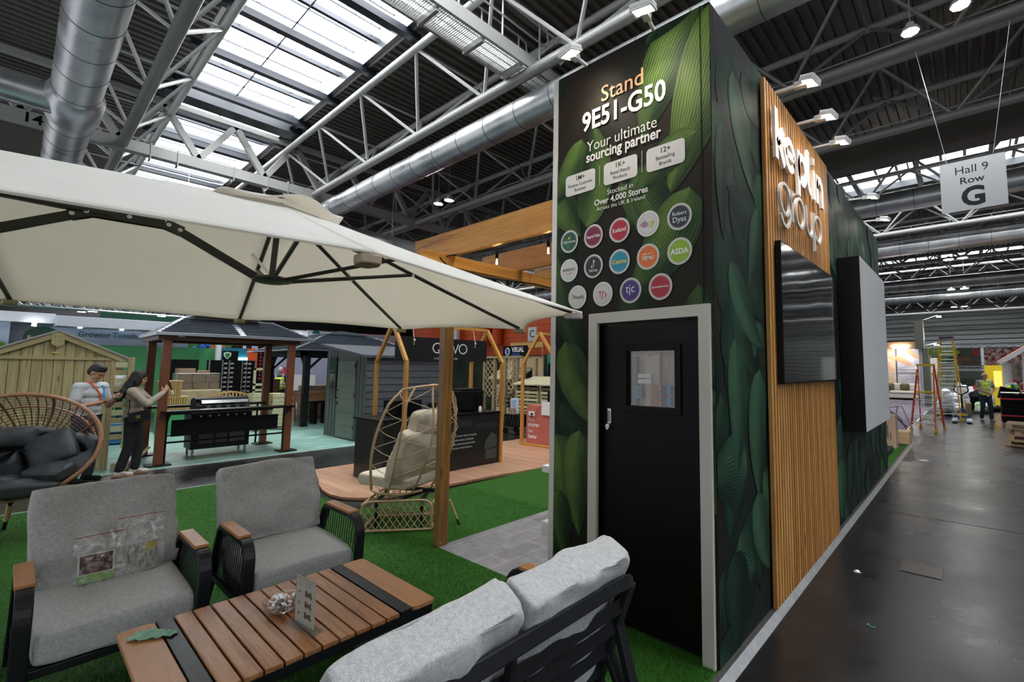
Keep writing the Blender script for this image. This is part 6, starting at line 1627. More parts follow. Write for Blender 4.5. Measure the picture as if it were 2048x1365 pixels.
for x, m_ in ((-22.9, M_grey), (-22.3, M_white)):
    b = MB(); b.box(x, x + .3, 13.5, 13.7, -.04, 4.6); o = b.build('stand_column', m_); tag(o, ('grey' if m_ is M_grey else 'white') + ' square column in front of the orange boarded wall', 'column')
t = thing('row_letter_sign', 'small white hanging sign with letter C in front of the orange wall', 'sign', (-14.6, 12.5, 3.3)); MB().box(-14.93, -14.35, 12.5, 12.53, 3.0, 3.66).build('sign_board', M_white, t); text('sign_lettering', 'C', .5, FRONT(-14.64, 3.18, 12.49), M_blackm, t); b = MB(); b.tube([(-14.9, 12.5, 3.66), (-14.9, 12.5, 11.06)], .008, 4); b.tube([(-14.4, 12.5, 3.66), (-14.4, 12.5, 11.06)], .008, 4); b.build('hanging_wire', M_steel, t)
t = thing('stand_wall', 'chipboard sheet wall with dark opening behind the log stores', 'stand wall', (-12.5, 10.5, 0)); MB().box(-14.2, -11.9, 10.5, 10.56, -.04, 2.2).build('osb_sheet', noisy('osb_board', (.50, .36, .20), (.62, .48, .29), 30, .8), t); MB().box(-13.4, -12.5, 10.49, 10.5, .9, 1.75).build('dark_opening', M_blackm, t)
for qi, (x0, x1, z0, z1, m_, nm, lb) in enumerate(((-11.9, -10.6, .9, 1.9, M_blackm, 'display_cabinet', 'black appliance cabinet stand behind the log stores'), (-10.6, -10.0, .9, 2.0, mat('bright_blue_panel', (.01, .22, .62), .5), 'banner', 'bright blue banner behind the log stores'), (-12.2, -10.8, 1.95, 2.3, mat('teal_sign', (.05, .30, .24), .5), 'fascia_board', 'teal fascia board right of the VISUAL sign'), (-14.6, -12.6, 2.62, 2.85, mat('amber_board', (.75, .42, .14), .5), 'fascia_board', 'amber fascia board above the VISUAL sign'), (-11.3, -9.9, 1.95, 2.6, noisy('dark_photo_wall', (.05, .03, .02), (.14, .09, .06), 2, .6), 'photo_wall', 'dark brown photo wall above the blue banner'), (-10.1, -9.2, 2.0, 2.9, M_white, 'white_banner', 'plain white banner seen between house frame and leafy wall'))):
    yq = 10.8 + qi * .12 if nm != 'white_banner' else 10.2; bq = MB().box(x0, x1, yq, yq + .05, -.04 if z0 < 1 else z0, z1)
    if z0 > 1: bq.box(x0, x0 + .04, yq + .01, yq + .04, -.04, z0); bq.box(x1 - .04, x1, yq + .01, yq + .04, -.04, z0)
    tag(bq.build(nm, m_), lb, nm.replace('_', ' '))

simplebox_late = [('stand_wall', 'dark leafy display wall low behind the trellis arbour and playhouse', 'stand wall', noisy('dark_display', (.006, .010, .006), (.035, .06, .02), 1.6, .7), -22, -13.6, 12.9, 13.0, -.04, 2.35)]
# --- green grower stand
M_grn = noisy('leaf_green_wall', (.055, .30, .105), (.065, .33, .12), 1, .5); M_wf = mat('fascia_white', (.62, .66, .74), .4); M_skyp = mat('sky_print', (.2, .3, .45), .5)
v = coords(M_skyp, 'Object', (.02, .25, .8)); n_ = nd(M_skyp, 'ShaderNodeTexNoise', Scale=1.6, Detail=5); lk(M_skyp, v, n_.inputs['Vector']); lk(M_skyp, ramp(M_skyp, n_.outputs['Fac'], [(.35, (.10, .17, .30)), (.6, (.30, .36, .46)), (.75, (.50, .54, .60))]), bsdf(M_skyp).inputs['Base Color'])
t = thing('grower_stand', 'green and white seed grower stand with the words Growing Together', 'exhibition stand', (-23, -1.5, 0))
MB().box(-23.2, -23, -7, 1.9, -.04, 2.47).build('green_wall', M_grn, t)
b = MB(); b.lathe([(1.2, -.04), (1.2, 2.47)], (-24.2, 1.9, 0), 16, ang=PI / 2); b.build('curved_wall', M_grn, t, smooth=True)
MB().box(-23.2, -22.98, -7, 1.7, 2.47, 3.12).build('sky_band', M_skyp, t)
MB().box(-23.0, -21.9, -7, -1.84, 3.08, 3.40).build('white_fascia', M_wf, t, bevel=.01); MB().box(-22.6, -21.6, -1.84, 2.2, 3.0, 3.34).build('white_fascia', M_wf, t, bevel=.01)
text('fascia_lettering', 'Growing Together', .27, SIDE(-1.27, 2.74, -22.96), mat('deep_teal_ink', (.01, .10, .12), .5), t, bold=.02, align='LEFT', xs=.82)
b = MB(); b.prism([(.42 * math.cos(a / 24 * PI), .36 * math.sin(a / 24 * PI)) for a in range(25)] + [(-.42, -.12), (.42, -.12)], frame((-22.95, -2.05, 2.66), (0, 1, 0), (0, 0, 1)), .02); b.build('logo_oval', mat('logo_dark_green', (.01, .10, .075), .5), t)
text('logo_lettering', "Fothergill's", .19, SIDE(-2.05, 2.58, -22.92), M_white, t, bold=.03, xs=.8)
MB().box(-22.2, -22.1, -7, -2.75, -.04, 3.08).build('side_photo_wall', M_skyp, t)
b = MB(); b.box(-22.09, -22.06, -6.5, -2.9, 1.9, 2.30); b.build('printed_house', noisy('printed_houses', (.25, .27, .28), (.05, .06, .06), 1.5, .5), t)
b = MB()
for k in range(9): b.sphere((-22.05, -2.95 - k * .18, 2.38 + .04 * math.sin(k * 2)), (.02, .16, .09), 8, 5)
b.build('printed_bush', noisy('printed_bushes', (.04, .12, .01), (.09, .2, .02), 6, .7), t)
for k in range(9):
    b = MB(); y = -6.2 + k * .98; b.tube([(-21.75, y, 3.02 if y > -1.8 else 3.09), (-21.75, y, 2.96)], .05, 8); o = b.build('fascia_downlight', M_stage, t)
# sunflower print and blue flowers above the green wall
M_pet = mat('sunflower_yellow', (.80, .42, .01), .5); M_cor = mat('sunflower_heart', (.09, .035, .01), .7)
t = thing('flower_banner', 'long banner of sunflowers and blue flowers above the green wall', 'banner', (-23.3, 1.6, 2.3))
MB().box(-23.5, -23.4, .2, 3.2, 2.2, 2.95).build('banner_sheet', noisy('banner_leaf_green', (.03, .12, .03), (.07, .25, .05), 3, .6), t)
for (y, z, r_) in ((.55, 2.52, .20), (1.0, 2.5, .17), (1.42, 2.52, .14)):
    b = MB()
    for k in range(16): a = k * PI / 8; b.prism([(0, -.04), (r_ * 1.6, 0), (0, .04)], frame((-23.38, y, z), (0, math.cos(a), math.sin(a)), (0, -math.sin(a), math.cos(a))), .01)
    b.build('petal_ring', M_pet, t); b = MB(); b.tube([(-23.38, y, z), (-23.34, y, z)], r_ * .5, 14); b.build('flower_heart', M_cor, t)
b = MB(); r = random.Random(2)
for k in range(14): b.sphere((-23.36, 1.95 + r.random() * .5, 2.45 + r.random() * .25), .07, 8, 5)
b.build('blue_flower', mat('hydrangea_blue', (.04, .16, .62), .6), t)
b = MB(); b.box(-23.4, -23.37, 2.45, 3.0, 2.45, 2.62); b.build('pink_bar', mat('salmon_print', (.45, .12, .08), .5), t)
# lilac wall, right fascia, coloured fascia signs
o = MB().box(-24.4, -24.2, 4.2, 13.6, -.04, 3.0).build('stand_wall', mat('lilac_wall', (.42, .44, .58), .5)); tag(o, 'plain pale lilac stand wall behind the dark gazebo', 'stand wall')
t = thing('fascia_board', 'white fascia board with small dark emblems above the lilac wall', 'fascia board', (-26, 8, 3.4)); MB().box(-26.1, -26, 4.2, 13, -.04, .0) if 0 else MB().box(-26.1, -26, 4.2, 13, 3.30, 3.66).build('fascia_panel', M_wf, t); MB().box(-25.99, -25.95, 7.0, 9.3, 3.28, 3.82).build('logo_panel', M_wf, t, bevel=.03)
b = MB(); b.prism([(.2 * math.cos(a / 12 * PI), .18 * math.sin(a / 12 * PI)) for a in range(13)], frame((-25.94, 7.45, 3.52), (0, 1, 0), (0, 0, 1)), .01); b.build('emblem', mat('emblem_teal', (.01, .12, .11), .5), t); text('fascia_lettering', 'J', .3, SIDE(7.95, 3.48, -25.94), M_inkk, t)
MB().box(-26.2, -25.9, 4.2, 13, 3.70, 4.4).build('dark_header', M_blackm, t)
for y in (4.3, 12.8): MB().box(-26.1, -26.0, y, y + .1, -.04, 3.4).build('post', M_white, t)
b = MB()
for y in (5.0, 6.6): b.sphere((-25.9, y, 3.27), .05, 8, 6)
b.build('small_spotlight', M_lampcool, t)
def simplebox(nm, lb, cat, m_, *bb):
    o = MB().box(*bb).build(nm, m_); tag(o, lb, cat); return o
simplebox(*simplebox_late[0])
simplebox('column', 'white stand column left of the black shield sign', 'column', M_white, -22.4, -22.2, 2.45, 2.60, -.04, 2.8)
t = thing('fascia_sign', 'black sign with white shield emblem behind the display racks', 'sign', (-22, 2.9, 1.9)); MB().box(-22.1, -22, 2.62, 3.12, 1.5, 2.36).build('sign_board', M_blackm, t); b = MB(); b.prism([(0, -.14), (.12, 0), (.12, .12), (0, .16), (-.12, .12), (-.12, 0)], frame((-21.99, 2.76, 2.16), (0, 1, 0), (0, 0, 1)), .01); b.build('shield_emblem', M_white, t); b = MB(); b.prism([(0, -.09), (.08, 0), (.08, .09), (0, .11), (-.08, .09), (-.08, 0)], frame((-21.975, 2.76, 2.16), (0, 1, 0), (0, 0, 1)), .01); b.build('shield_centre', mat('shield_green', (.02, .25, .06), .5), t)
simplebox('fascia_board', 'petrol blue fascia above the black shield sign', 'fascia board', mat('petrol_blue', (.01, .16, .25), .5), -22.2, -22.12, 2.6, 3.5, 1.6, 2.48)
simplebox('light_strip', 'glowing turquoise light strip between the blue and orange panels', 'light strip', mat('turquoise_glow', (.2, .9, .9), .5, emis=2.5, ecol=(.4, 1, 1)), -22.05, -22.0, 3.14, 3.44, 2.0, 2.1)
simplebox('orange_pillar', 'small orange pillar beside the dark column with red dots', 'stand panel', M_org, -22.1, -22, 3.44, 3.78, 1.2, 2.48)
t = thing('dark_column', 'narrow black column with a vertical line of red letters', 'column', (-22, 3.88, 0)); MB().box(-22.1, -21.98, 3.80, 3.99, -.04, 2.6).build('column_body', M_blackm, t); b = MB()
for k in range(9): b.box(-21.975, -21.97, 3.86, 3.93, 1.2 + k * .15, 1.27 + k * .15)
b.build('red_letter_block', mat('column_red', (.5, .02, .03), .5), t)
simplebox('column', 'white column right of the black column with red letters', 'column', M_white, -22.1, -21.95, 4.02, 4.14, -.04, 2.7)
simplebox('red_band', 'red band at the top of the lilac wall', 'band', mat('signal_red', (.6, .01, .03), .5), -24.19, -24.1, 4.4, 6.2, 2.78, 2.92)
# racks
t = thing('display_rack', 'wide black display rack with rows of metal brochure clips', 'display rack', (-19, 2.2, Z)); MB().box(-19.3, -19, 1.58, 2.9, Z, 1.94).build('rack_body', M_blackm, t)
b = MB()
for y in (1.57, 1.93, 2.12, 2.50, 2.62, 2.88): b.box(-19.01, -18.96, y, y + .03, Z, 1.95)
b.build('rack_upright', M_alu, t)
b = MB()
for y in (1.97, 2.15, 2.54, 2.66):
    for k in range(8): b = MB(); b.box(-18.97, -18.88, y, y + .09, 1.78 - k * .16, 1.80 - k * .16); b.box(-18.9, -18.88, y, y + .09, 1.78 - k * .16, 1.86 - k * .16); b.build('brochure_clip', M_steel, t)
simplebox('black_board', 'black framed board leaning on the green wall', 'board', M_blackm, -20.1, -20, .75, 1.5, Z, 1.96)
# pallet of shrink-wrapped boxes: every carton
M_card = noisy('carton_brown', (.33, .215, .13), (.40, .27, .17), 3, .8); M_jute = noisy('jute_bale', (.50, .42, .25), (.36, .28, .16), 5, .9); M_shr = clear('shrink_film', (.86, .87, .89), .55, .25)
k = 0
for (y0, y1, z0, z1) in ((.45, .78, 1.24, 1.48), (.79, 1.1, 1.24, 1.46), (1.11, 1.44, 1.24, 1.45), (.47, .85, 1.49, 1.66), (.9, 1.2, 1.47, 1.60), (.45, .8, 1.05, 1.23), (.82, 1.2, 1.05, 1.23), (1.22, 1.45, 1.05, 1.23)):
    o = MB().box(-17.5, -17, y0, y1, z0, z1).build('shipping_carton', M_card, bevel=.005); tag(o, 'brown shipping carton under shrink film on the pale bale stack', 'box', 'shrink wrapped cartons behind the barbecue'); k += 1
o = MB().box(-17.53, -16.97, .42, 1.46, 1.04, 1.52).build('shrink_film', M_shr, bevel=.02); tag(o, 'glossy clear shrink film around the brown cartons', 'film')
o = MB().box(-17.6, -16.9, .38, 1.5, Z, 1.03).build('jute_bale', M_jute, bevel=.05); tag(o, 'pale rough bale carrying the shrink wrapped cartons', 'bale')
M_vs = wood('vertical_slat_box', (.52, .33, .11), (.38, .22, .07), 'Z', 1, .6)
for (y0, y1, z0, z1, lb) in ((-.2, .22, .92, 1.32, 'slatted golden timber planter box, upper one of the stack behind the bar'), (-.2, .36, .50, .90, 'slatted golden timber planter box, lower one of the stack behind the bar')):
    t = thing('slatted_planter', lb, 'planter', (-15.2, y0, z0)); n = 12
    MB().box(-15.48, -15.03, y0 + .01, y1 - .01, z0, z1 - .02).build('inner_box', M_arb, t)
    b = MB()
    for q in range(n): yy = y0 + (y1 - y0) * q / n; b.box(-15.02, -14.98, yy, yy + (y1 - y0) / n * .7, z0, z1)
    b.build('slat_face', M_vs, t); MB().box(-15.5, -14.97, y0 - .02, y1 + .02, z1 - .01, z1 + .02).build('rim', M_vs, t)
simplebox('green_plinth', 'bright green plinth under the slatted golden planters', 'plinth', M_grn, -15.5, -15.0, -.2, .36, Z, .49)
# garden bench
t = thing('garden_bench', 'golden timber garden bench with arched slatted back behind the barbecue', 'bench', (-15, 1.27, Z))
b = MB(); n = 16; top = [(.7 + 1.17 * k / n, .88 + .13 * math.sin(PI * k / n) ** 1.5) for k in range(n + 1)]
for (a, c), (d, e_) in zip(top[:-1], top[1:]): b.bar((-15, a, c), (-15, d, e_), .03, .05)
b.build('arched_rail', M_vs, t)
for k in range(14): y = .75 + k * .08; MB().box(-15.01, -14.99, y, y + .035, .5, .86 + .12 * math.sin(PI * (y - .7) / 1.17) ** 1.5).build('back_slat', M_vs, t)
MB().box(-15.0, -14.5, .7, 1.87, .40, .44).build('seat', M_vs, t)
for y in (.7, 1.83): MB().box(-15.03, -14.97, y, y + .05, Z, .9).build('leg', M_vs, t); MB().box(-14.55, -14.5, y, y + .05, Z, .62).build('leg', M_vs, t); MB().box(-15.0, -14.5, y, y + .06, .60, .63).build('armrest', M_vs, t)
# planter tower
t = thing('planter_screen', 'tall pale timber planter with open ladder frame beside the bench', 'planter', (-14, 1.7, Z))
for y in (1.52, 1.75): MB().box(-14.05, -14, y, y + .05, Z, 1.68).build('upright', M_pale, t)
for z in (1.62, 1.20, 1.05): MB().box(-14.06, -14.0, 1.52, 1.80, z, z + .06).build('cross_bar', M_pale, t)
for k in range(8): MB().box(-14.4, -13.98, 1.53, 1.82, Z + .03 + k * .125, Z + .145 + k * .125).build('planter_board', M_pale, t)
t = thing('wooden_planter', 'square pale boarded planter tub in front of the high-visibility vest man', 'planter', (-14, 2.3, Z))
for k in range(8): MB().box(-14.5, -13.98, 2.0, 2.35, Z + .03 + k * .122, Z + .142 + k * .122).build('planter_board', M_pale, t)
# boxes, red mug, round table, chairs below the dark gazebo
for (y0, y1, z0, z1, x, lb) in ((2.85, 3.25, .55, 1.30, -17.5, 'brown carton stack left of the red mug'), (4.0, 4.9, .5, 1.05, -17.5, 'brown carton below the dark slatted crate'), (2.1, 2.5, .6, 1.5, -19.5, 'brown carton behind the pale planter frame')):
    simplebox('carton', lb, 'box', M_card, x - .5, x, y0, y1, Z, z1)
t = thing('mug', 'oversized red mug standing on a white shelf in front of the lilac wall', 'mug', (-21, 4.6, 1.48)); b = MB(); b.tube([(-21, 4.62, 1.40), (-21, 4.62, 1.72)], .17, 16); b.build('mug_body', mat('red_mug', (.45, .01, .02), .4), t, smooth=True); b = MB(); b.tube([(-20.95, 4.78, 1.66), (-20.95, 4.88, 1.63), (-20.95, 4.88, 1.5), (-20.95, 4.78, 1.47)], .025, 6); b.build('mug_handle', M_inko, t); 
simplebox('shelf', 'white shelf unit carrying the red mug', 'shelf', M_white, -21.4, -20.8, 4.2, 5.6, Z, 1.39)
t = thing('rattan_table', 'round rattan table beneath the dark gazebo', 'table', (-15.6, 3.6, Z)); b = MB(); b.lathe([(0, .96), (.5, .96), (.52, .90), (.46, .78), (.5, .6)], (-15.6, 3.55, 0), 20); b.build('table_top', M_wickb, t, smooth=True); b = MB()
for k in range(8): a = k * PI / 4; b.tube([(-15.6 + .48 * math.cos(a), 3.55 + .48 * math.sin(a), .62), (-15.6 + .42 * math.cos(a), 3.55 + .42 * math.sin(a), Z)], .018, 5)
b.build('rattan_leg', M_wickb, t)
t = thing('slatted_crate', 'upright dark slatted crate near the grey shed window', 'crate', (-16, 4.9, .9)); b = MB()
for k in range(4): b.box(-16.0, -15.95, 4.6 + k * .17, 4.7 + k * .17, 1.0, 1.48)
b.box(-16.02, -15.93, 4.6, 5.22, 1.05, 1.12); b.build('slats', M_black, t); simplebox('carton', 'wide brown carton bearing the dark slatted crate', 'box', M_card, -16.4, -15.8, 4.5, 5.3, Z, .99)
t = thing('garden_stool', 'black cube side table beneath the dark gazebo', 'table', (-15, 3.4, Z)); b = MB(); b.box(-14.95, -14.6, 3.25, 3.75, .60, .66); b.box(-14.95, -14.6, 3.3, 3.4, Z, .6); b.box(-14.95, -14.6, 3.62, 3.72, Z, .6); b.build('stool_body', M_black, t)
# timber rail screen and blue pallets behind the people, loose offcuts
t = thing('rail_screen', 'pale horizontal rail timber screen behind the standing pair', 'screen', (-13, -1.2, Z))
for k in range(10): MB().box(-13.05, -13, -1.75, -.98, .15 + k * .17, .26 + k * .17).build('rail', M_pale if k % 2 else M_treatx, t)
MB().box(-13.08, -12.97, -1.05, -.95, Z, 1.9).build('post', M_treat, t)
t = thing('pallet', 'blue painted pallet boards low behind the rail screen', 'pallet', (-14.2, -1.2, Z)); b = MB()
for k in range(4): b.box(-14.6, -13.6, -1.6, -.7, .0 + k * .12, .07 + k * .12)
b.build('blue_board', mat('pallet_blue', (.04, .18, .45), .6), t)
for (x, y, a, L, lb) in ((-10.0, -1.42, .5, .4, 'short timber offcut lying at the shed corner, lowest of the heap'), (-10.1, -1.40, .9, .3, 'short timber offcut propped on the heap at the shed corner'), (-9.9, -1.34, .2, .3, 'stubby timber offcut on the heap by the shed')):
    T_ = Matrix.Translation((x, y, Z + .03)) @ Matrix.Rotation(a, 4, 'Z') @ Matrix.Rotation(-.15, 4, 'Y'); o = MB().box(-.05, L, -.04, .04, 0, .07, T_).build('timber_offcut', M_treatx); tag(o, lb, 'timber')
T_ = Matrix.Translation((-9.75, -1.32, Z)) @ Matrix.Rotation(R_(98), 4, 'Z') @ Matrix.Rotation(R_(-52), 4, 'Y'); o = MB().box(0, .45, -.03, .03, 0, .03, T_).build('timber_offcut', M_treatx); tag(o, 'long timber strip leaning beside the woman', 'timber')
# lighting truss rig over the grower stand
def lattice_truss(p, q, s_, label, rungs=40):
    p = Vector(p); q = Vector(q); d = (q - p).normalized(); sx_ = d.cross(Vector((0, 0, 1))).normalized()
    t = thing('lighting_truss', label, 'truss', tuple(p)); b = MB(); cn = [(-s_, 0), (s_, 0), (-s_, 2 * s_), (s_, 2 * s_)]
    for a, c in cn: b.tube([p + sx_ * a + Vector((0, 0, c)), q + sx_ * a + Vector((0, 0, c))], .03, 5)
    b.build('main_tube', M_alu, t); b = MB(); L = (q - p).length
    for k in range(rungs):
        a0 = p + d * (L * k / rungs); a1 = p + d * (L * (k + 1) / rungs); u_ = 0 if k % 2 else 2 * s_; w_ = 2 * s_ - u_
        for a in (-s_, s_): b.tube([a0 + sx_ * a + Vector((0, 0, u_)), a1 + sx_ * a + Vector((0, 0, w_))], .016, 4, cap=False)
        b.tube([a0 - sx_ * s_, a1 + sx_ * s_], .016, 4, cap=False)
    b.build('diagonal_tube', M_alu, t); return t
lattice_truss((-24, -8, 3.8), (-24, 2.5, 3.75), .16, 'silver lattice lighting truss over the grower stand, nearest', 50)
lattice_truss((-27, -9, 4.0), (-27, 5, 3.95), .16, 'silver lattice lighting truss over the grower stand, second', 50)
lattice_truss((-30.5, -10, 4.3), (-30.5, 8, 4.2), .18, 'silver lattice lighting truss over the grower stand, farthest', 50)
for (x, y, z) in ((-24, -5, 3.72), (-24, -3.2, 3.72), (-24, -.9, 3.70), (-24, 1.0, 3.7), (-27, -4, 3.9), (-27, -1, 3.9), (-27, 1.5, 3.88), (-27, 3.3, 3.88), (-30.5, -1, 4.2), (-30.5, 3, 4.2)):
    t = thing('stage_light', 'small bright rectangular lamp clipped under the silver lighting trusses', 'spotlight', (x, y, z), 0, 'lamps on the lighting trusses'); MB().box(x - .08, x + .08, y - .12, y + .12, z + .03, z + .09).build('lamp_body', M_white, t); MB().box(x - .07, x + .07, y - .11, y + .11, z + .02, z + .03).build('lamp_face', M_stage, t)
t = thing('hanging_banner', 'dark green hanging banner left of the brown gazebo roof', 'banner', (-25.35, .6, 3.35)); MB().box(-25.4, -25.3, -.6, 1.9, 3.35, 3.9).build('banner_sheet', mat('banner_dark_green', (.006, .07, .04), .6), t)
for y in (-.4, 1.7): MB().box(-25.36, -25.34, y, y + .02, 3.9, 11.06).build('hanging_wire', M_steel, t)
# white display plinths beside the stand block
for (x0, y0, z0, z1, lb) in ((-1.75, .12, .86, .91, 'narrow white shelf edge at the left of the leafy stand, higher one'), (-1.60, .12, .36, .47, 'narrow white shelf box at the left of the leafy stand, lower one')):
    simplebox('wall_shelf', lb, 'shelf', M_white, -1.57, -1.353, .14, .3, z0, z1)
# ================================================================== THE AISLE AND STANDS AT THE RIGHT
# hanging row sign
t = thing('hanging_row_sign', 'white hanging sign reading Hall 9 Row G above the aisle', 'sign', (1.43, 9.8, 5.1))
MB().box(.89, 1.97, 9.8, 9.81, 5.10, 6.19).build('sign_board', mat('sign_card', (.82, .83, .86), .4), t)
text('sign_lettering', 'Hall 9', .24, FRONT(1.42, 5.90, 9.798), M_inkk, t, align='CENTER'); text('sign_lettering', 'Row', .20, FRONT(1.42, 5.68, 9.798), M_inkk, t, bold=.012, xs=1.1); text('sign_lettering', 'G', .56, FRONT(1.43, 5.20, 9.798), M_inkk, t, bold=.035)
for x in (1.03, 1.78):
    b = MB(); b.tube([(x, 9.8, 6.17), (x - .45 if x < 1.5 else x + .40, 9.64, 8.90)], .007, 5); b.build('hanging_wire', M_alu, t)
for (x, y, lb) in ((.58, 8.36, 'bright octagonal high bay lamp at top right, left of the pair'), (1.38, 8.10, 'bright ring high bay lamp at top right, right of the pair')): downlight(x, y, 8.6, lb, .17)
downlight(-15.79, 8.09, 8.6, 'octagonal high bay lamp above the parasol, left of the pair', .2); downlight(-15.09, 8.13, 8.6, 'octagonal high bay lamp above the parasol, right of the pair', .2)
for (x, y, lb) in ((.84, 20.7, 'high bay lamp just left of the row sign'), (.54, 33.0, 'high bay lamp above the far aisle, third row, left'), (1.21, 33.0, 'high bay lamp above the far aisle, third row, right'), (.36, 46.3, 'high bay lamp above the far aisle, fourth row, left'), (1.24, 46.3, 'high bay lamp above the far aisle, fourth row, right'), (.3, 59.7, 'high bay lamp above the far aisle, fifth row, left'), (1.17, 59.8, 'high bay lamp above the far aisle, fifth row, right')): downlight(x, y, 8.6, lb, .28, False)
r = random.Random(12)
for k in range(16):
    x = r.uniform(-55, 20); y = r.choice((14, 24, 33, 46)); 
    if -20 < x < 3: continue
    downlight(x, y, 8.6, 'high bay lamp among the roof trusses, off to the side of the aisle', .28, False)
# ladders
def ladder(base, feet_w, top_w, depth, h, plat, mside, mtop, label, rungs_f, rot=0, yel=True):
    x, y = base; t = thing('step_ladder', label, 'ladder', (x, y, -.04), rot)
    W = MW[t.name]
    Lq = lambda a, b_, z: W @ Vector((a, b_, z))
    fw_, tw = feet_w / 2, top_w / 2
    for s_ in (-1, 1):
        MB().bar(Lq(s_ * fw_, 0, .05), Lq(s_ * tw, depth * .55, h * (.93 if plat else 1)), .03, .06).build('front_stile', mside, t)
        MB().bar(Lq(s_ * fw_, depth, .05), Lq(s_ * tw, depth * .60, h if plat else h), .03, .05).build('rear_stile', mside, t)
        for yy in (0, depth): MB().box(s_ * fw_ - .035, s_ * fw_ + .035, yy - .03, yy + .03, 0, .09, W).build('foot', mtop, t)
        b = MB(); b.bar(Lq(s_ * fw_, .02, .14), Lq(s_ * (fw_ - .14), .05, .30), .012, .02); b.bar(Lq(s_ * fw_, depth - .02, .16), Lq(s_ * (fw_ - .12), depth - .06, .32), .012, .02); b.build('corner_brace', mtop, t)
    top = (plat or h)
    for k in range(rungs_f):
        z = .25 + k * (top - .25) / rungs_f; f_ = z / (h * .93 if plat else h); hw = fw_ + (tw - fw_) * f_
        MB().bar(Lq(-hw, depth * .55 * f_, z), Lq(hw, depth * .55 * f_, z), .08, .025).build('tread', M_alu, t)
        g_ = z / h; hw = fw_ + (tw - fw_) * g_
        if k % 1 == 0: MB().bar(Lq(-hw, depth - depth * .4 * g_, z + .12), Lq(hw, depth - depth * .4 * g_, z + .12), .03, .03).build('rear_rail', M_alu, t)
    if plat:
        b = MB(); b.box(-tw - .01, tw + .01, depth * .3, depth * .6, plat - .02, plat + .03, W); b.build('platform', mtop, t); b = MB(); b.box(-tw - .02, tw + .02, depth * .5, depth * .68, h - .03, h + .03, W); b.build('top_rail', mtop, t)
        b = MB()
        for s_ in (-1, 1): b.box(s_ * tw - .03, s_ * tw + .03, depth * .45, depth * .55, h * .84, h * .88, W)
        b.build('hinge_block', mtop, t)
    else: MB().box(-tw - .04, tw + .04, depth * .45, depth * .68, h - .02, h + .05, W).build('top_cap', mat('ladder_cap_navy', (.015, .03, .08), .5), t)
M_lr = mat('ladder_red', (.62, .05, .015), .5); M_ly = mat('ladder_yellow', (.80, .45, .01), .5)
ladder((.07, 14.0), .60, .40, 1.0, 1.93, 1.12, M_lr, M_ly, 'red fibreglass platform step ladder with yellow top standing in the aisle', 4, R_(-10))
ladder((.52, 18.2), .74, .34, 1.6, 2.98, 0, M_ly, M_ly, 'tall yellow step ladder standing behind the red ladder', 9, R_(-4))
# pallet truck
t = thing('pallet_truck', 'blue hand pallet truck with upright black loop handle in the aisle', 'pallet truck', (.93, 18.5, -.04))
M_ptb = mat('truck_blue', (.012, .04, .14), .45)
b = MB(); b.prism([(-.26, .08), (.26, .08), (.06, .40), (-.06, .40)], frame((.93, 18.55, 0), (1, 0, 0), (0, 0, 1)), -.12); b.build('hydraulic_body', M_ptb, t, bevel=.01)
b = MB(); b.box(.78, 1.08, 18.54, 18.548, .14, .24); b.build('yellow_maker_plate', mat('maker_yellow', (.6, .4, .03), .5), t)
for x in (.72, 1.12):
    MB().box(x - .075, x + .075, 17.5, 18.7, -.0, .06).build('fork', mat('truck_fork_pale', (.45, .50, .58), .4), t, bevel=.01)
    b = MB(); b.tube([(x - .05, 17.62, 0), (x + .05, 17.62, 0)], .04, 10); b.build('roller', M_blackm, t)
b = MB(); b.tube([(.93, 18.72, .38), (.93, 18.8, .88)], .025, 8); b.build('tiller', M_blackm, t)
b = MB(); b.tube(smoothpath([(.93, 18.8, .86), (.80, 18.8, .95), (.74, 18.8, 1.0), (.74, 18.8, 1.12), (.80, 18.8, 1.16), (1.06, 18.8, 1.16), (1.12, 18.8, 1.12), (1.12, 18.8, 1.0), (1.06, 18.8, .95), (.93, 18.8, .86)]), .02, 8); b.build('loop_handle', M_blackm, t, smooth=True)
# black crates stack
t = thing('flight_case', 'black transit crate strapped with two red bands at the right edge', 'crate', (2.45, 19.6, -.04))
MB().box(2.02, 3.0, 19.2, 20.1, -.04, .96).build('crate_body', M_blackm, t, bevel=.012)
b = MB()
for z in (.12, .22, .40, .52): b.box(2.01, 3.0, 19.19, 19.2, z, z + .012)
b.build('crate_rib', M_black, t)
for z in (.16, .74): MB().box(2.012, 3.01, 19.185, 20.11, z, z + .045).build('red_strap', mat('strap_red', (.55, .01, .03), .5), t)
MB().box(2.04, 3.0, 19.22, 20.0, .96, .975).build('paper_cover', M_white, t)
t = thing('flight_case', 'plain black crate lid behind the strapped crate', 'crate', (2.5, 21, -.04)); T_ = Matrix.Translation((2.05, 21.2, .9)) @ Matrix.Rotation(R_(14), 4, 'Y'); MB().box(0, .9, 0, .7, -.2, .25, T_).build('case_shell', M_blackm, t, bevel=.01); MB().box(2.1, 3.0, 21.2, 21.9, -.04, .75).build('case_base', M_blackm, t)
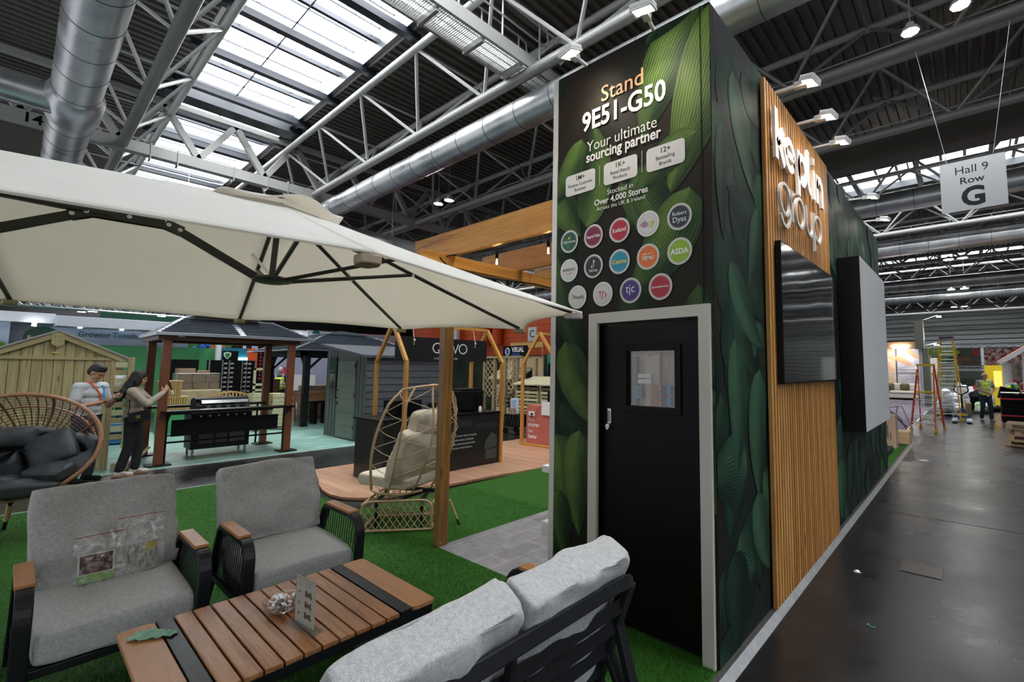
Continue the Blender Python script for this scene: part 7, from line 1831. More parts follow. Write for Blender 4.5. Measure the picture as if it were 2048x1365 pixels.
# pallets: each a thing of slats and blocks
M_pal = wood('pallet_timber', (.38, .26, .15), (.26, .16, .085), 'X', 1, .75)
def pallet(x, y, z, rot, label, w_=1.0, d_=.8):
    t = thing('pallet', label, 'pallet', (x, y, z), rot, 'stacked timber pallets by the right edge'); W = MW[t.name]
    for k in range(5): MB().box(0, w_, k * (d_ - .1) / 4, k * (d_ - .1) / 4 + .1, .105, .125, W).build('deck_board', M_pal, t)
    for k in range(3): MB().box(0, w_, k * (d_ - .1) / 2, k * (d_ - .1) / 2 + .1, 0, .018, W).build('bottom_board', M_pal, t)
    for k in range(3):
        for j in range(3): MB().box(k * (w_ - .12) / 2, k * (w_ - .12) / 2 + .12, j * (d_ - .1) / 2, j * (d_ - .1) / 2 + .1, .018, .105, W).build('block', M_pal, t)
for k, (dx, dy, rr_) in enumerate(((.0, 0, -.08), (.06, .0, -.03), (.20, .1, .05), (.04, .05, -.1))): pallet(1.76 + dx, 12.3 + dy, -.04 + k * .128, rr_, ('timber pallet at the bottom of the four-high stack at the right edge', 'second timber pallet up in the stack at the right edge', 'third timber pallet up, set slightly right in the stack at the right edge', 'timber pallet on top of the four-high stack at the right edge')[k])
for k in range(2): pallet(1.86, 7.9, -.04 + k * .128, 0, ('lower pallet of the pair cut by the right picture edge', 'upper pallet of the pair cut by the right picture edge')[k])
# boxes behind the leafy wall
M_bxp = noisy('carton_tall', (.33, .22, .15), (.38, .26, .18), 2, .8)
t = thing('carton', 'tall narrow brown carton standing just beyond the leafy wall', 'box', (-.2, 9.9, 0)); MB().box(-.42, -.14, 9.7, 10.1, 0.0, .72).build('carton_body', M_bxp, t, bevel=.004); MB().box(-.14, -.138, 9.72, 10.08, .1, .6).build('carton_label', M_wtb if False else noisy('carton_tape', (.5, .42, .36), (.3, .22, .17), 12, .6), t); b = MB(); b.box(-.25, -.235, 9.698, 9.7, .16, .34); b.box(-.30, -.285, 9.698, 9.7, .2, .5); b.build('printed_text_line', M_inkk, t)
M_crate = wood('crate_pine', (.55, .37, .20), (.45, .28, .14), 'X', 1, .6)
t = thing('wooden_crate', 'low pale two-tier wooden crate beyond the tall carton', 'crate', (-.05, 11, 0)); MB().box(-.30, .02, 10.6, 11.2, 0, .13).build('lower_tier', M_crate, t); MB().box(-.30, .02, 10.6, 11.2, .135, .27).build('upper_tier', M_crate, t)
o = MB().box(-.7, -.16, 8.2, 9.3, 0, .10).build('low_platform', M_charc); tag(o, 'low dark platform at the foot of the leafy wall end', 'platform')
o = MB().box(-.8, -.45, 9.6, 10.6, 0, 1.1).build('board_stack', M_card); tag(o, 'stack of brown boards behind the tall carton', 'board')
t = thing('folding_deckchair', 'folded purple-grey deckchair frame leaning beyond the cartons', 'chair', (-.3, 11.7, 0)); M_pf = mat('mauve_frame', (.30, .27, .36), .4, metal=.3)
b = MB(); b.tube([(-.62, 11.7, .72), (-.30, 11.7, .80), (-.20, 11.7, .80), (.02, 11.7, .22), (-.05, 11.7, .2), (-.35, 11.7, .26)], .018, 6); b.tube([(-.5, 11.8, .7), (-.24, 11.8, .5), (-.06, 11.8, .05)], .018, 6); b.tube([(-.30, 11.75, .78), (-.42, 11.75, .05)], .018, 6); b.build('frame_tube', M_pf, t); MB().bar((-.45, 11.74, .66), (-.12, 11.74, .28), .3, .01).build('sling', M_charc, t)
# sofa stand
t = thing('photo_wall', 'large photo wall of hands and pale cloth behind the cream sofa', 'photo wall', (-2, 33, 0))
def photomat(nm, a, b_, c, sc=1.2):
    m_ = mat(nm, a, .6); v = coords(m_, 'Object', (1, 1, 1.6), (0, .5, 0)); n_ = nd(m_, 'ShaderNodeTexNoise', Scale=sc, Detail=4, Distortion=.6); lk(m_, v, n_.inputs['Vector']); lk(m_, ramp(m_, n_.outputs['Fac'], [(.36, a), (.5, b_), (.64, c)]), bsdf(m_).inputs['Base Color']); return m_
MB().box(-3.6, -1.0, 33.02, 33.2, -.04, 3.7).build('wall_panel', mat('olive_wall', (.06, .06, .05), .6), t)
MB().box(-3.4, -2.46, 33.0, 33.02, .95, 3.18).build('photo_panel', photomat('beach_photo', (.55, .30, .16), (.62, .42, .28), (.60, .56, .52)), t)
ph_ = MB().box(-2.38, -1.16, 33.0, 33.02, .95, 3.14).build('photo_panel', photomat('cloth_photo', (.34, .33, .38), (.42, .41, .45), (.52, .50, .52)), t)
sk_ = mat('printed_skin', (.55, .25, .13), .6)
b = MB(); b.tube([(-2.45, 33.0, 2.6), (-2.1, 33.0, 2.45), (-1.8, 33.0, 2.20), (-1.62, 33.0, 2.12)], [.20, .16, .12, .05], 8); b.tube([(-1.75, 33.0, 3.1), (-1.5, 33.0, 2.75), (-1.3, 33.0, 2.6), (-1.2, 33.0, 2.5)], [.16, .13, .09, .03], 8); 
b2 = MB().add([Vector((v_.x, 33.0 + (v_.y - 33.0) * .03 - .012, v_.z)) for v_ in b.v], b.f); b2.build('printed_hand', sk_, ph_, smooth=True)
b = MB()
for z in (1.55, 1.62, 1.80): b.box(-2.36, -1.18, 32.985, 33.0, z, z + .03)
b.build('printed_stripe', mat('stripe_print', (.20, .19, .26), .6), ph_)
MB().box(-3.6, -1.1, 32.3, 33.0, 3.2, 3.55).build('timber_canopy', mat('canopy_tan', (.42, .24, .13), .6), t)
b = MB()
for x in (-2.5, -2.2, -1.9): b.box(x, x + .2, 32.2, 32.4, 3.14, 3.2)
b.build('canopy_lamp', M_lampcool, t)
t = thing('display_sofa', 'cream upholstered display sofa below the photo wall', 'sofa', (-2.2, 32, 0)); M_cs = mat('cream_sofa_fabric', (.58, .52, .48), .8)
MB().box(-3.8, -1.1, 32.0, 32.9, .05, .32).build('sofa_base', M_cs, t, bevel=.04)
for x in (-3.7, -2.75, -1.95): MB().box(x, x + .85, 31.95, 32.7, .32, .50).build('seat_cushion', M_cs, t, bevel=.06); MB().box(x, x + .85, 32.6, 32.85, .5, .95).build('back_cushion', M_cs, t, bevel=.08)
for x in (-2.9, -2.1): put_cushion('olive_cushion', Matrix.Translation((x + .12, 32.45, .72)) @ Matrix.Rotation(R_(90), 4, 'Z') @ Matrix.Rotation(R_(80), 4, 'Y'), .5, .45, .18, mat('olive_cloth', (.10, .10, .045), .8), t, 3, .01, .6, pipe=False, ex=.7)
o = MB().box(-3.8, -.3, 13.5, 31.5, -.04, -.03).build('patterned_rug', noisy('mauve_pattern_carpet', (.07, .055, .07), (.22, .19, .23), 3, .9)); tag(o, 'large mauve patterned carpet in front of the cream sofa', 'carpet')
o = MB().box(-.34, -.28, 12.5, 31.5, -.04, -.022).build('carpet_edge', M_alu); tag(o, 'metal carpet edge strip along the aisle beyond the leafy wall', 'edging')
# dark tower and pillar
M_oliv = mat('olive_tower', (.075, .08, .06), .6)
t = thing('stand_tower', 'tall olive green tower sign with white side lettering beside the ladders', 'tower', (-.6, 26, 0)); MB().box(-.88, -.52, 26, 26.8, 2.85, 4.25).build('tower_head', M_oliv, t); MB().box(-.52, -.515, 26, 26.8, 2.85, 4.25).build('side_face', mat('tower_side', (.24, .25, .24), .5), t); MB().box(-.75, -.60, 26.1, 26.6, -.04, 2.85).build('tower_column', mat('tower_grey', (.28, .28, .29), .5), t); MB().box(-.55, -.36, 26.1, 26.6, -.04, 2.85).build('tower_column', M_oliv, t)
b = MB()
for (z0, z1) in ((3.2, 3.9),): b.box(-.512, -.508, 26.2, 26.6, z0, z1)
b.build('white_lettering', M_white, t)
b = MB(); b.tube([(-.5, 26.2, 4.3), (.1, 26.1, 4.5)], .02, 5); b.box(.05, .25, 26, 26.2, 4.42, 4.48); b.tube([(-.5, 26.2, 3.0), (.0, 26.1, 3.12)], .02, 5); b.build('lamp_arm', M_white, t); b = MB(); b.box(.06, .24, 26.0, 26.15, 4.40, 4.42); b.box(-.1, .1, 26.0, 26.15, 3.0, 3.02); b.build('lamp_face', M_lampcool, t)
o = MB().box(-.34, -.05, 27, 27.6, -.04, 2.4).build('cream_column', mat('cream_column_paint', (.55, .52, .45), .6)); tag(o, 'cream column right of the olive tower', 'column')
# truss banner line at the far end
lattice_truss((-1.4, 42, 3.5), (8, 42, 3.5), .10, 'silver truss along the top of the vegetable banners', 40); lattice_truss((.3, 42, 1.95), (8, 42, 1.95), .10, 'silver truss along the bottom of the vegetable banners', 34)
o = MB().box(1.95, 2.1, 41.9, 42.05, -.04, 3.5).build('truss_post', M_alu); tag(o, 'silver truss post between the two food banners', 'post')
def simple(nm, lb, cat, m_, *bb):
    o = MB().box(*bb).build(nm, m_); tag(o, lb, cat); return o
t = thing('arrow_banner', 'lime green arrow banner with pale letters left of the vegetable banner', 'banner', (-.2, 41.8, 3.1)); b = MB(); b.prism([(-1.3, 2.92), (.45, 2.92), (.45, 2.85), (.78, 3.15), (.45, 3.48), (.45, 3.44), (-1.3, 3.44)], frame((0, 41.75, 0), (1, 0, 0), (0, 0, 1)), .02); b.build('arrow_panel', mat('lime_banner', (.30, .48, .02), .5), t)
for x in (-1.2, .4): MB().box(x, x + .05, 41.78, 41.83, -.04, 3.4).build('post', M_alu, t)
text('banner_lettering', 'TAYLORS BULBS', .2, FRONT(-.35, 3.22, 41.70), M_white, t, bold=.03, xs=.8); text('banner_lettering', 'GARDEN TRADE', .16, FRONT(-.35, 3.02, 41.70), M_white, t, xs=.9)
t = thing('growers_sign', 'dark green sign with lime letters GROWERS CHOICE behind the ladder', 'sign', (-.3, 41.8, 2.6)); MB().box(-1.0, .5, 41.85, 41.9, -.04, 2.3).build('lower_panel', M_white, t); MB().box(-1.0, .5, 41.85, 41.9, 2.3, 2.86).build('sign_board', mat('growers_dark_green', (.01, .09, .05), .5), t); text('sign_lettering', 'GROWERS', .26, FRONT(-.9, 2.6, 41.84), mat('lime_ink', (.4, .6, .05), .5), t, bold=.03, align='LEFT', xs=.8); text('sign_lettering', 'CHOICE', .26, FRONT(-.9, 2.34, 41.84), mat('lime_ink_b', (.4, .6, .05), .5), t, bold=.03, align='LEFT', xs=.8)
t = thing('food_banner', 'photo banner of carrots, beans and tomatoes at the far end of the aisle', 'banner', (1.2, 42, 2.8)); MB().box(.55, 1.9, 42.12, 42.16, 2.12, 3.44).build('banner_sheet', noisy('dark_table_photo', (.07, .06, .06), (.14, .12, .12), 3, .6), t)
b = MB(); r = random.Random(4)
for k in range(16): b.sphere((1.45 + r.random() * .4, 42.1, 3.0 + r.random() * .38), (.07, .01, .07), 8, 5)
b.build('printed_tomato', mat('tomato_red', (.6, .03, .02), .5), t)
b = MB(); b.tube([(1.12, 42.1, 2.55), (1.12, 42.07, 2.55)], .34, 20); b.build('printed_bowl', mat('bowl_brown', (.14, .07, .04), .6), t); b = MB()
for k in range(18): a = r.uniform(0, PI); x, z = 1.12 + r.uniform(-.16, .16), 2.58 + r.uniform(-.12, .14); b.bar((x - .1 * math.cos(a), 42.06, z - .1 * math.sin(a)), (x + .1 * math.cos(a), 42.06, z + .1 * math.sin(a)), .01, .03, up=(0, 1, 0))
b.build('printed_bean', mat('bean_green', (.22, .42, .08), .5), t); b = MB()
for k in range(5): b.bar((.6 + k * .07, 42.1, 2.3), (.66 + k * .07, 42.1, 2.8), .02, .05, up=(0, 1, 0))
b.build('printed_carrot', mat('carrot_orange', (.7, .2, .04), .5), t); b = MB()
for k in range(12): b.bar((.62 + k * .05, 42.1, 2.85), (.68 + k * .06, 42.1, 3.35), .01, .02, up=(0, 1, 0))
b.build('printed_leaf', mat('carrot_top', (.10, .2, .04), .6), t)
m_ = mat('dried_fruit_photo', (.5, .3, .3), .6); v = coords(m_, 'Object', (1, 1, 1)); n_ = nd(m_, 'ShaderNodeTexNoise', Scale=5, Detail=5); lk(m_, v, n_.inputs['Vector']); lk(m_, ramp(m_, n_.outputs['Fac'], [(.4, (.25, .02, .02)), (.5, (.55, .30, .27)), (.6, (.72, .66, .66))]), bsdf(m_).inputs['Base Color'])
simple('food_banner', 'red and white photo banner right of the vegetable banner', 'banner', m_, 2.15, 4.6, 42.1, 42.14, 2.12, 3.44); b = MB(); b.prism([(3.7, 3.1), (5, 3.1), (5, 3.45), (4.0, 3.45)], frame((0, 42.0, 0), (1, 0, 0), (0, 0, 1)), .02); o = b.build('red_flash', mat('flash_red', (.6, .01, .02), .5)); tag(o, 'plain red flash shape on the right-hand food banner', 'banner')
# clutter on the far aisle
simple('stocked_shelf', 'black shelving loaded with pale goods beneath the vegetable banner', 'shelving', noisy('shelf_stock', (.015, .03, .02), (.20, .26, .22), 14, .5, stretch=(1, 1, 5)), -.2, 3.2, 38, 38.4, -.04, 1.75)
t = thing('wire_cage', 'black wire cage trolley behind the yellow ladder', 'trolley', (1.0, 30, 0)); b = MB()
for k in range(9): b.tube([(.55 + k * .1, 30, 0), (.55 + k * .1, 30, 1.3)], .012, 4)
for k in range(9): b.tube([(.55, 30, .1 + k * .15), (1.35, 30, .1 + k * .15)], .012, 4)
b.build('wire_grid', M_blackm, t)
def lump(nm, lb, cat, m_, cx, cy, cz, rx, ry, rz, seed, vox=.05):
    b = MB(); r = random.Random(seed)
    for k in range(7): b.sphere((cx + r.uniform(-.5, .5) * rx, cy + r.uniform(-.5, .5) * ry, cz + r.uniform(-.3, .4) * rz), (rx * r.uniform(.3, .6), ry * r.uniform(.3, .6), rz * r.uniform(.3, .55)), 10, 7)
    me = remesh(b, vox, 1, nm)
    for v_ in me.vertices:
        n3 = mnoise.noise(v_.co * 9) * .05; v_.co += v_.normal * n3; v_.co.z = max(v_.co.z, -.035)
    o = mesh_obj(nm, me, m_); tag(o, lb, cat); return o
M_pw = mat('plastic_wrap_white', (.66, .69, .73), .3, spec=.7)
lump('plastic_wrap', 'heap of white plastic wrapping on the aisle floor behind the pallet truck', 'plastic wrap', M_pw, .55, 20.8, .30, .62, .6, .9, 3); lump('plastic_wrap', 'tall bundle of clear plastic wrapping against the yellow ladder', 'plastic wrap', M_pw, .85, 22.3, .5, .32, .4, 1.2, 8)
lump('rubbish_bag', 'translucent pink-white rubbish sacks piled under the banners', 'bag', mat('sack_pinkish', (.55, .47, .48), .4), 1.5, 26, .45, .6, .5, .75, 13); lump('rubbish_bag', 'black rubbish bags slumped on the far aisle floor', 'bag', M_blackm, 1.45, 24.6, .05, .9, .6, .4, 17); lump('rubbish_bag', 'black bundle of cable and cloth beside the brown carton', 'bag', M_blackm, 1.35, 23.4, .45, .4, .4, .6, 27)
lump('green_sack', 'green and white sack among the far aisle clutter', 'sack', noisy('sack_green', (.12, .28, .06), (.5, .52, .5), 5, .6), 1.6, 22.9, .15, .4, .4, .5, 19)
simple('carton', 'plain brown carton standing beyond the pallet truck', 'box', M_card, .95, 1.2, 21.3, 21.7, -.04, .46); simple('red_tub', 'red plastic tub among the far clutter', 'tub', mat('tub_red', (.5, .01, .03), .5), 1.15, 1.45, 25.0, 25.3, -.04, .75); simple('red_tray', 'flat red tray on top of the pink-white sacks', 'tray', mat('tray_red', (.6, .02, .04), .5), 1.3, 1.7, 25.8, 26.1, .92, 1.04); simple('white_table', 'pale boxed table seen through the yellow ladder', 'table', M_offwhite, .1, .65, 23, 23.8, -.04, .80); simple('planting_display', 'pale display panels with green plants behind the yellow ladder', 'display panel', noisy('panel_pale_green', (.50, .52, .48), (.18, .30, .10), 3, .6), -.2, .6, 35, 35.1, -.04, 2.1)
# yellow stall and white house kiosk
t = thing('yellow_stall', 'bright yellow stall with glowing orange display behind the man in the aisle', 'stall', (2.3, 30, 0)); MB().box(1.85, 2.9, 30, 30.8, -.04, 2.05).build('stall_wall', mat('stall_yellow', (.75, .55, .01), .5), t); MB().box(2.2, 2.52, 29.98, 30, .9, 1.75).build('glowing_display', mat('orange_glow', (.5, .22, .04), .5, emis=.6, ecol=(1, .5, .1)), t)
t = thing('house_kiosk', 'white house-shaped kiosk with terracotta roof at the right edge', 'kiosk', (3.2, 24, 0))
M_kw = mat('kiosk_white', (.68, .68, .69), .5)
MB().box(2.36, 2.50, 24, 24.2, -.04, 2.1).build('corner_post', M_kw, t); MB().box(2.95, 5, 24, 24.15, -.04, 2.4).build('gable_wall', M_kw, t); MB().box(2.36, 5, 25, 25.1, -.04, 2.1).build('back_wall', M_kw, t)
MB().bar((2.22, 23.9, 2.07), (3.25, 23.9, 2.82), .1, .16, up=(0, 0, 1)).build('barge_board', M_kw, t)
b = MB(); b.add([(2.20, 23.9, 2.18), (3.3, 23.9, 2.98), (3.3, 26, 2.98), (2.20, 26, 2.18), (2.20, 23.9, 2.10), (3.3, 23.9, 2.90), (3.3, 26, 2.90), (2.20, 26, 2.10)], [(0, 1, 2, 3), (4, 5, 6, 7), (0, 1, 5, 4), (1, 2, 6, 5), (2, 3, 7, 6), (0, 3, 7, 4)]); b.build('tiled_roof', noisy('terracotta', (.55, .20, .13), (.62, .28, .2), 12, .6, stretch=(8, 1, 1)), t)
b = MB()
for k in range(5): b.box(2.52 + k * .09, 2.535 + k * .09, 24.4, 24.42, .9, 1.95)
for k in range(6): b.box(2.5, 2.95, 24.4, 24.42, .95 + k * .19, .965 + k * .19)
b.build('window_lattice', M_wt, t)
t = thing('roller_banner', 'dark food roller banner with red foot inside the white kiosk', 'banner', (2.7, 23, 0)); MB().box(2.55, 2.86, 23, 23.02, 1.4, 2.14).build('banner_sheet', noisy('bread_photo', (.05, .035, .03), (.34, .26, .20), 4, .6), t); MB().box(2.55, 2.86, 23, 23.02, -.0, 1.4).build('red_foot', mat('banner_red', (.40, .01, .03), .5), t)
# ================================================================== PEOPLE
M_skin = noisy('skin_tan', (.42, .22, .13), (.48, .26, .16), 6, .5); M_skinl = mat('skin_light', (.50, .28, .20), .5)
M_hair = noisy('black_hair', (.005, .004, .004), (.014, .012, .011), 160, .6, .6, stretch=(1, 1, .15)); M_hairg = mat('grey_hair', (.40, .38, .37), .7); M_hairr = mat('auburn_hair', (.18, .06, .03), .6)
M_polo = noisy('pale_grey_polo', (.44, .46, .48), (.50, .52, .54), 30, .85); M_trsn = noisy('navy_trouser', (.010, .014, .028), (.016, .02, .035), 20, .8); M_trsb = noisy('black_trouser', (.006, .006, .008), (.011, .011, .013), 20, .8)
M_beige = noisy('beige_jacket', (.30, .25, .20), (.36, .30, .245), 20, .85); M_vest = mat('hi_vis_yellow', (.62, .80, .02), .6, emis=0); M_refl = mat('reflective_band', (.55, .57, .58), .3)
M_shoe = mat('white_trainer', (.55, .52, .48), .5); M_gum = mat('gum_sole', (.40, .19, .09), .6)
def hand(mb, wrist, d, palm, side=1, curl=.6, s=1.0):
    """palm + five separate fingers; d = pointing direction, palm = palm normal"""
    d = Vector(d).normalized(); pn_ = Vector(palm); pn_ = (pn_ - d * pn_.dot(d)).normalized(); sd_ = d.cross(pn_).normalized() * side
    w0 = Vector(wrist)
    for k in (-1.2, -.4, .4, 1.2): capsule(mb, w0 + sd_ * k * .016 * s, .015 * s, w0 + d * .085 * s + sd_ * k * .021 * s, .0125 * s, 8)
    for k, L in ((-1.5, .060), (-.5, .074), (.5, .078), (1.5, .070)):
        p0 = w0 + d * .088 * s + sd_ * k * .0205 * s; a = curl * .5; d1 = d * math.cos(a) + pn_ * math.sin(a); a2 = curl * 1.6; d2 = d * math.cos(a2) + pn_ * math.sin(a2); a3 = curl * 2.3; d3 = d * math.cos(a3) + pn_ * math.sin(a3)
        p1 = p0 + d1 * L * .5 * s; p2 = p1 + d2 * L * .32 * s; p3 = p2 + d3 * L * .24 * s
        capsule(mb, p0, .0098 * s, p1, .009 * s, 7); capsule(mb, p1, .009 * s, p2, .0082 * s, 7); capsule(mb, p2, .0082 * s, p3, .0072 * s, 7)
    t0 = w0 + d * .02 * s + sd_ * .026 * s; td = (d * .7 + sd_ * .7 + pn_ * .45).normalized(); t1 = t0 + td * .045 * s; t2 = t1 + (d * .8 + sd_ * .1 + pn_ * .6).normalized() * .038 * s
    capsule(mb, t0, .014 * s, t1, .0112 * s, 7); capsule(mb, t1, .0112 * s, t2, .0088 * s, 7)
def person(name, label, loc, yaw, H, P, top, trou, shoe, hair, skin, vox=.010, vest=False, female=False, hairstyle='short', sleeve='short', look=(0, 0), detail=True, sole=None, group=None):
    """P: wrists/elbows in local metres for a 1.75 m body, x forward, y left"""
    t = thing(name, label, 'person', (loc[0], loc[1], loc[2]), yaw, group)
    s = H / 1.75; W = MW[t.name] @ Matrix.Scale(s, 4)
    G = lambda p: W @ Vector(p)
    lean = P.get('lean', 0.0)
    def up(p):      # lean of the upper body from the pelvis
        p = Vector(p); q = p - Vector((0, 0, .95)); return Vector((q.x * math.cos(lean) + q.z * math.sin(lean), q.y, q.z * math.cos(lean) - q.x * math.sin(lean) + .95))
    sh = .185 if not female else .165; hipw = .09
    LS, RS = up((-.01, sh, 1.415)), up((-.01, -sh, 1.415)); LE, RE, LW, RW_ = [Vector(P[k]) for k in ('LE', 'RE', 'LW', 'RW')]
    LH, RH_ = Vector((0, hipw, .93)), Vector((0, -hipw, .93)); LK, RK = Vector(P.get('LK', (.02, .10, .50))), Vector(P.get('RK', (.02, -.10, .50))); LA, RA = Vector(P.get('LA', (-.02, .11, .085))), Vector(P.get('RA', (-.02, -.11, .085)))
    neck = up((0, 0, 1.46)); hd = up((.035, 0, 1.625)); hy, hp = look
    Hm = Matrix.Translation(hd) @ Matrix.Rotation(hy, 4, 'Z') @ Matrix.Rotation(hp, 4, 'Y')
    b = MB()
    def cap(p, r0, q, r1, n=12): capsule(b, p, r0, q, r1, n)
    for (z, rx, ry, x) in ((.96, .105, .155, 0), (1.08, .10, .135, .0), (1.20, .11, .15, 0), (1.32, .115, .165, 0)): b.sphere(up((x, 0, z)), (rx, ry, .11), 16, 10)
    cap(LS, .062, RS, .062); cap(up((0, 0, 1.38)), .07, neck, .055); cap(neck, .052, hd - Vector((.015, 0, .05)), .05)
    cap(LS, .056, LE, .042); cap(RS, .056, RE, .042); cap(LE, .041, LW, .027); cap(RE, .041, RW_, .027)
    cap(LH, .088, LK, .058); cap(RH_, .088, RK, .058); cap(LK, .057, LA, .040); cap(RK, .057, RA, .040)
    for A_2, dr_ in ((LA, P.get('toeL', (.14, .02))), (RA, P.get('toeR', (.14, -.02)))): cap(A_2 + Vector((-.03, 0, -.04)), .036, A_2 + Vector((dr_[0], dr_[1], -.05)), .030)
    # head: skull, jaw, nose, brow, lips, ears
    def hsph(c, r_, n=14, m_=10): b.sphere(Hm @ Vector(c), r_, n, m_, Hm.to_3x3().to_4x4())
    hsph((-.012, 0, .035), (.098, .078, .098)); hsph((.022, 0, -.028), (.068, .060, .085)); hsph((.062, 0, -.075), (.026, .030, .022))
    hsph((.086, 0, -.012), (.020, .013, .024)); hsph((.094, 0, -.022), (.014, .016, .010)); hsph((.070, 0, .028), (.022, .052, .014)); hsph((.078, 0, -.052), (.013, .024, .007)); hsph((.074, 0, -.064), (.013, .020, .006))
    for sy in (-1, 1): hsph((-.005, sy * .080, -.008), (.018, .008, .030)); hsph((.055, sy * .042, -.025), (.022, .020, .022))
    if detail:
        for w_, e_, pn_, sd_, cu in ((LW, LE, P.get('pL', (0, -1, 0)), -1, P.get('curl', .6)), (RW_, RE, P.get('pR', (0, 1, 0)), 1, P.get('curl', .6))): hand(b, w_, P.get('dL' if w_ is LW else 'dR', (w_ - e_)), pn_, sd_, cu, 1.0)
    else:
        for w_, e_ in ((LW, LE), (RW_, RE)):
            hand(b, w_, (w_ - e_), (0, 0, 1), 1, .5, 1.05)
    b.v = [G(v_) for v_ in b.v]
    mesh_obj('body', remesh(b, vox, 4, 'body'), skin, t)
    def cloth(nm, fn, m_, vx=.012, sm=4):
        nonlocal b
        b = MB(); fn(); b.v = [G(v_) for v_ in b.v]; return mesh_obj(nm, remesh(b, vx, sm, nm), m_, t)
    def f_top():
        for (z, rx, ry) in ((.98, .125, .170), (1.08, .122, .158), (1.20, .130, .168), (1.32, .132, .182)): b.sphere(up((0, 0, z)), (rx, ry, .115), 18, 10)
        capsule(b, LS, .078, RS, .078, 14); capsule(b, up((0, 0, 1.38)), .088, up((0, 0, 1.43)), .070, 14)
        if female: b.sphere(up((.07, 0, 1.27)), (.07, .12, .07), 14, 8)
        e = .55 if sleeve == 'short' else 1.0
        for S_, E_, W_2 in ((LS, LE, LW), (RS, RE, RW_)):
            capsule(b, S_, .074, S_.lerp(E_, e), .068 if sleeve == 'short' else .060, 12)
            if sleeve == 'long': capsule(b, E_, .060, E_.lerp(W_2, .86), .047, 12)
    tp = cloth('polo_shirt' if sleeve == 'short' and not vest else ('jacket' if female else 't_shirt'), f_top, top, vox * 1.1)
    def f_tr():
        b.sphere(Vector((0, 0, .945)), (.128, .172, .085), 18, 10)
        for h_, k_, a_ in ((LH, LK, LA), (RH_, RK, RA)): capsule(b, h_, .108, k_, .078, 14); capsule(b, k_, .078, a_ + Vector((0, 0, .04)), .066, 14)
    cloth('trousers', f_tr, trou, vox * 1.1)
    def f_sh():
        for A_2, dr_ in ((LA, P.get('toeL', (.14, .02))), (RA, P.get('toeR', (.14, -.02)))): capsule(b, A_2 + Vector((-.035, 0, -.035)), .048, A_2 + Vector((dr_[0], dr_[1], -.045)), .040, 12); capsule(b, A_2 + Vector((-.035, 0, -.02)), .045, A_2 + Vector((-.01, 0, .0)), .045, 12)
    sh_ = cloth('shoes', f_sh, shoe, vox)
    if sole:
        b = MB()
        for A_2, dr_ in ((LA, P.get('toeL', (.14, .02))), (RA, P.get('toeR', (.14, -.02)))):
            p0 = A_2 + Vector((-.085, 0, -.073)); p1 = A_2 + Vector((dr_[0] + .04, dr_[1], -.073)); b.bar(p0, p1, .075, .02)
            for q in (.5, .6, .7): m3 = p0.lerp(p1, q); b.bar(m3 + Vector((0, -.046, .02)), m3 + Vector((-.03, -.042, .065)), .008, .005); 
        b.v = [G(v_) for v_ in b.v]; b.build('shoe_sole', sole, sh_, local=False)
    def hh(c, r_, n=14, m_=10): b.sphere(Hm @ Vector(c), r_, n, m_, Hm.to_3x3().to_4x4())
    if hairstyle == 'short':
        def f_h():
            hh((-.020, 0, .055), (.101, .082, .088), 18, 12); hh((-.045, 0, .015), (.072, .083, .080), 18, 12); hh((.012, 0, .112), (.062, .066, .034)); hh((.036, 0, .086), (.048, .062, .026))
        cloth('hair', f_h, hair, .008, 2)
    elif hairstyle == 'long':
        def f_h():
            hh((-.025, 0, .05), (.108, .092, .10), 18, 12); hh((-.05, 0, -.03), (.095, .105, .12), 18, 12); hh((-.085, 0, -.14), (.085, .11, .13), 18, 12); hh((-.12, -.03, -.26), (.07, .10, .11)); hh((-.10, .06, -.22), (.06, .07, .13)); hh((.02, .075, -.03), (.035, .022, .11)); hh((.02, -.075, -.03), (.035, .022, .11)); hh((-.02, .10, -.13), (.05, .05, .12)); hh((-.15, -.05, -.34), (.05, .06, .08)); hh((-.17, .02, -.36), (.03, .03, .09))
        cloth('hair', f_h, hair, .010, 2)
    elif hairstyle == 'balding':
        def f_h(): hh((-.04, 0, .0), (.07, .084, .055), 16, 10)
        cloth('hair', f_h, hair, .010, 2)
    if detail:
        b = MB()
        for sy in (-1, 1): b.sphere(Hm @ Vector((.080, sy * .032, .006)), (.008, .014, .0045), 8, 6, Hm.to_3x3().to_4x4()); b.sphere(Hm @ Vector((.086, sy * .034, .031)), (.008, .020, .004), 8, 6, Hm.to_3x3().to_4x4())
        b.v = [G(v_) for v_ in b.v]; b.build('eyes_and_brows', M_hair, t, smooth=True)
    if vest:
        def f_v():
            for (z, rx, ry) in ((.98, .142, .188), (1.08, .140, .180), (1.20, .145, .182), (1.32, .145, .192)): b.sphere(up((0, 0, z)), (rx, ry, .10), 18, 10)
            capsule(b, up((0, sh * .75, 1.40)), .085, up((0, -sh * .75, 1.40)), .085, 14)
        v_ = cloth('high_visibility_vest', f_v, M_vest, vox * 1.2)
        b = MB()
        for z in (1.04, 1.16): b.tube([up((.152 * math.cos(a / 24 * PI * 2), .196 * math.sin(a / 24 * PI * 2), z)) for a in range(24)], .022, 6, closed=True)
        for sy in (-1, 1): b.tube([up((.158, sy * .09, 1.05)), up((.152, sy * .10, 1.30)), up((.06, sy * .12, 1.48)), up((-.08, sy * .12, 1.47)), up((-.152, sy * .10, 1.30)), up((-.155, sy * .09, 1.05))], .02, 6)
        cc = [G(v2) for v2 in b.v]; b.v = cc; b.build('reflective_band', M_refl, v_, smooth=True)
    return t, G, up, Hm
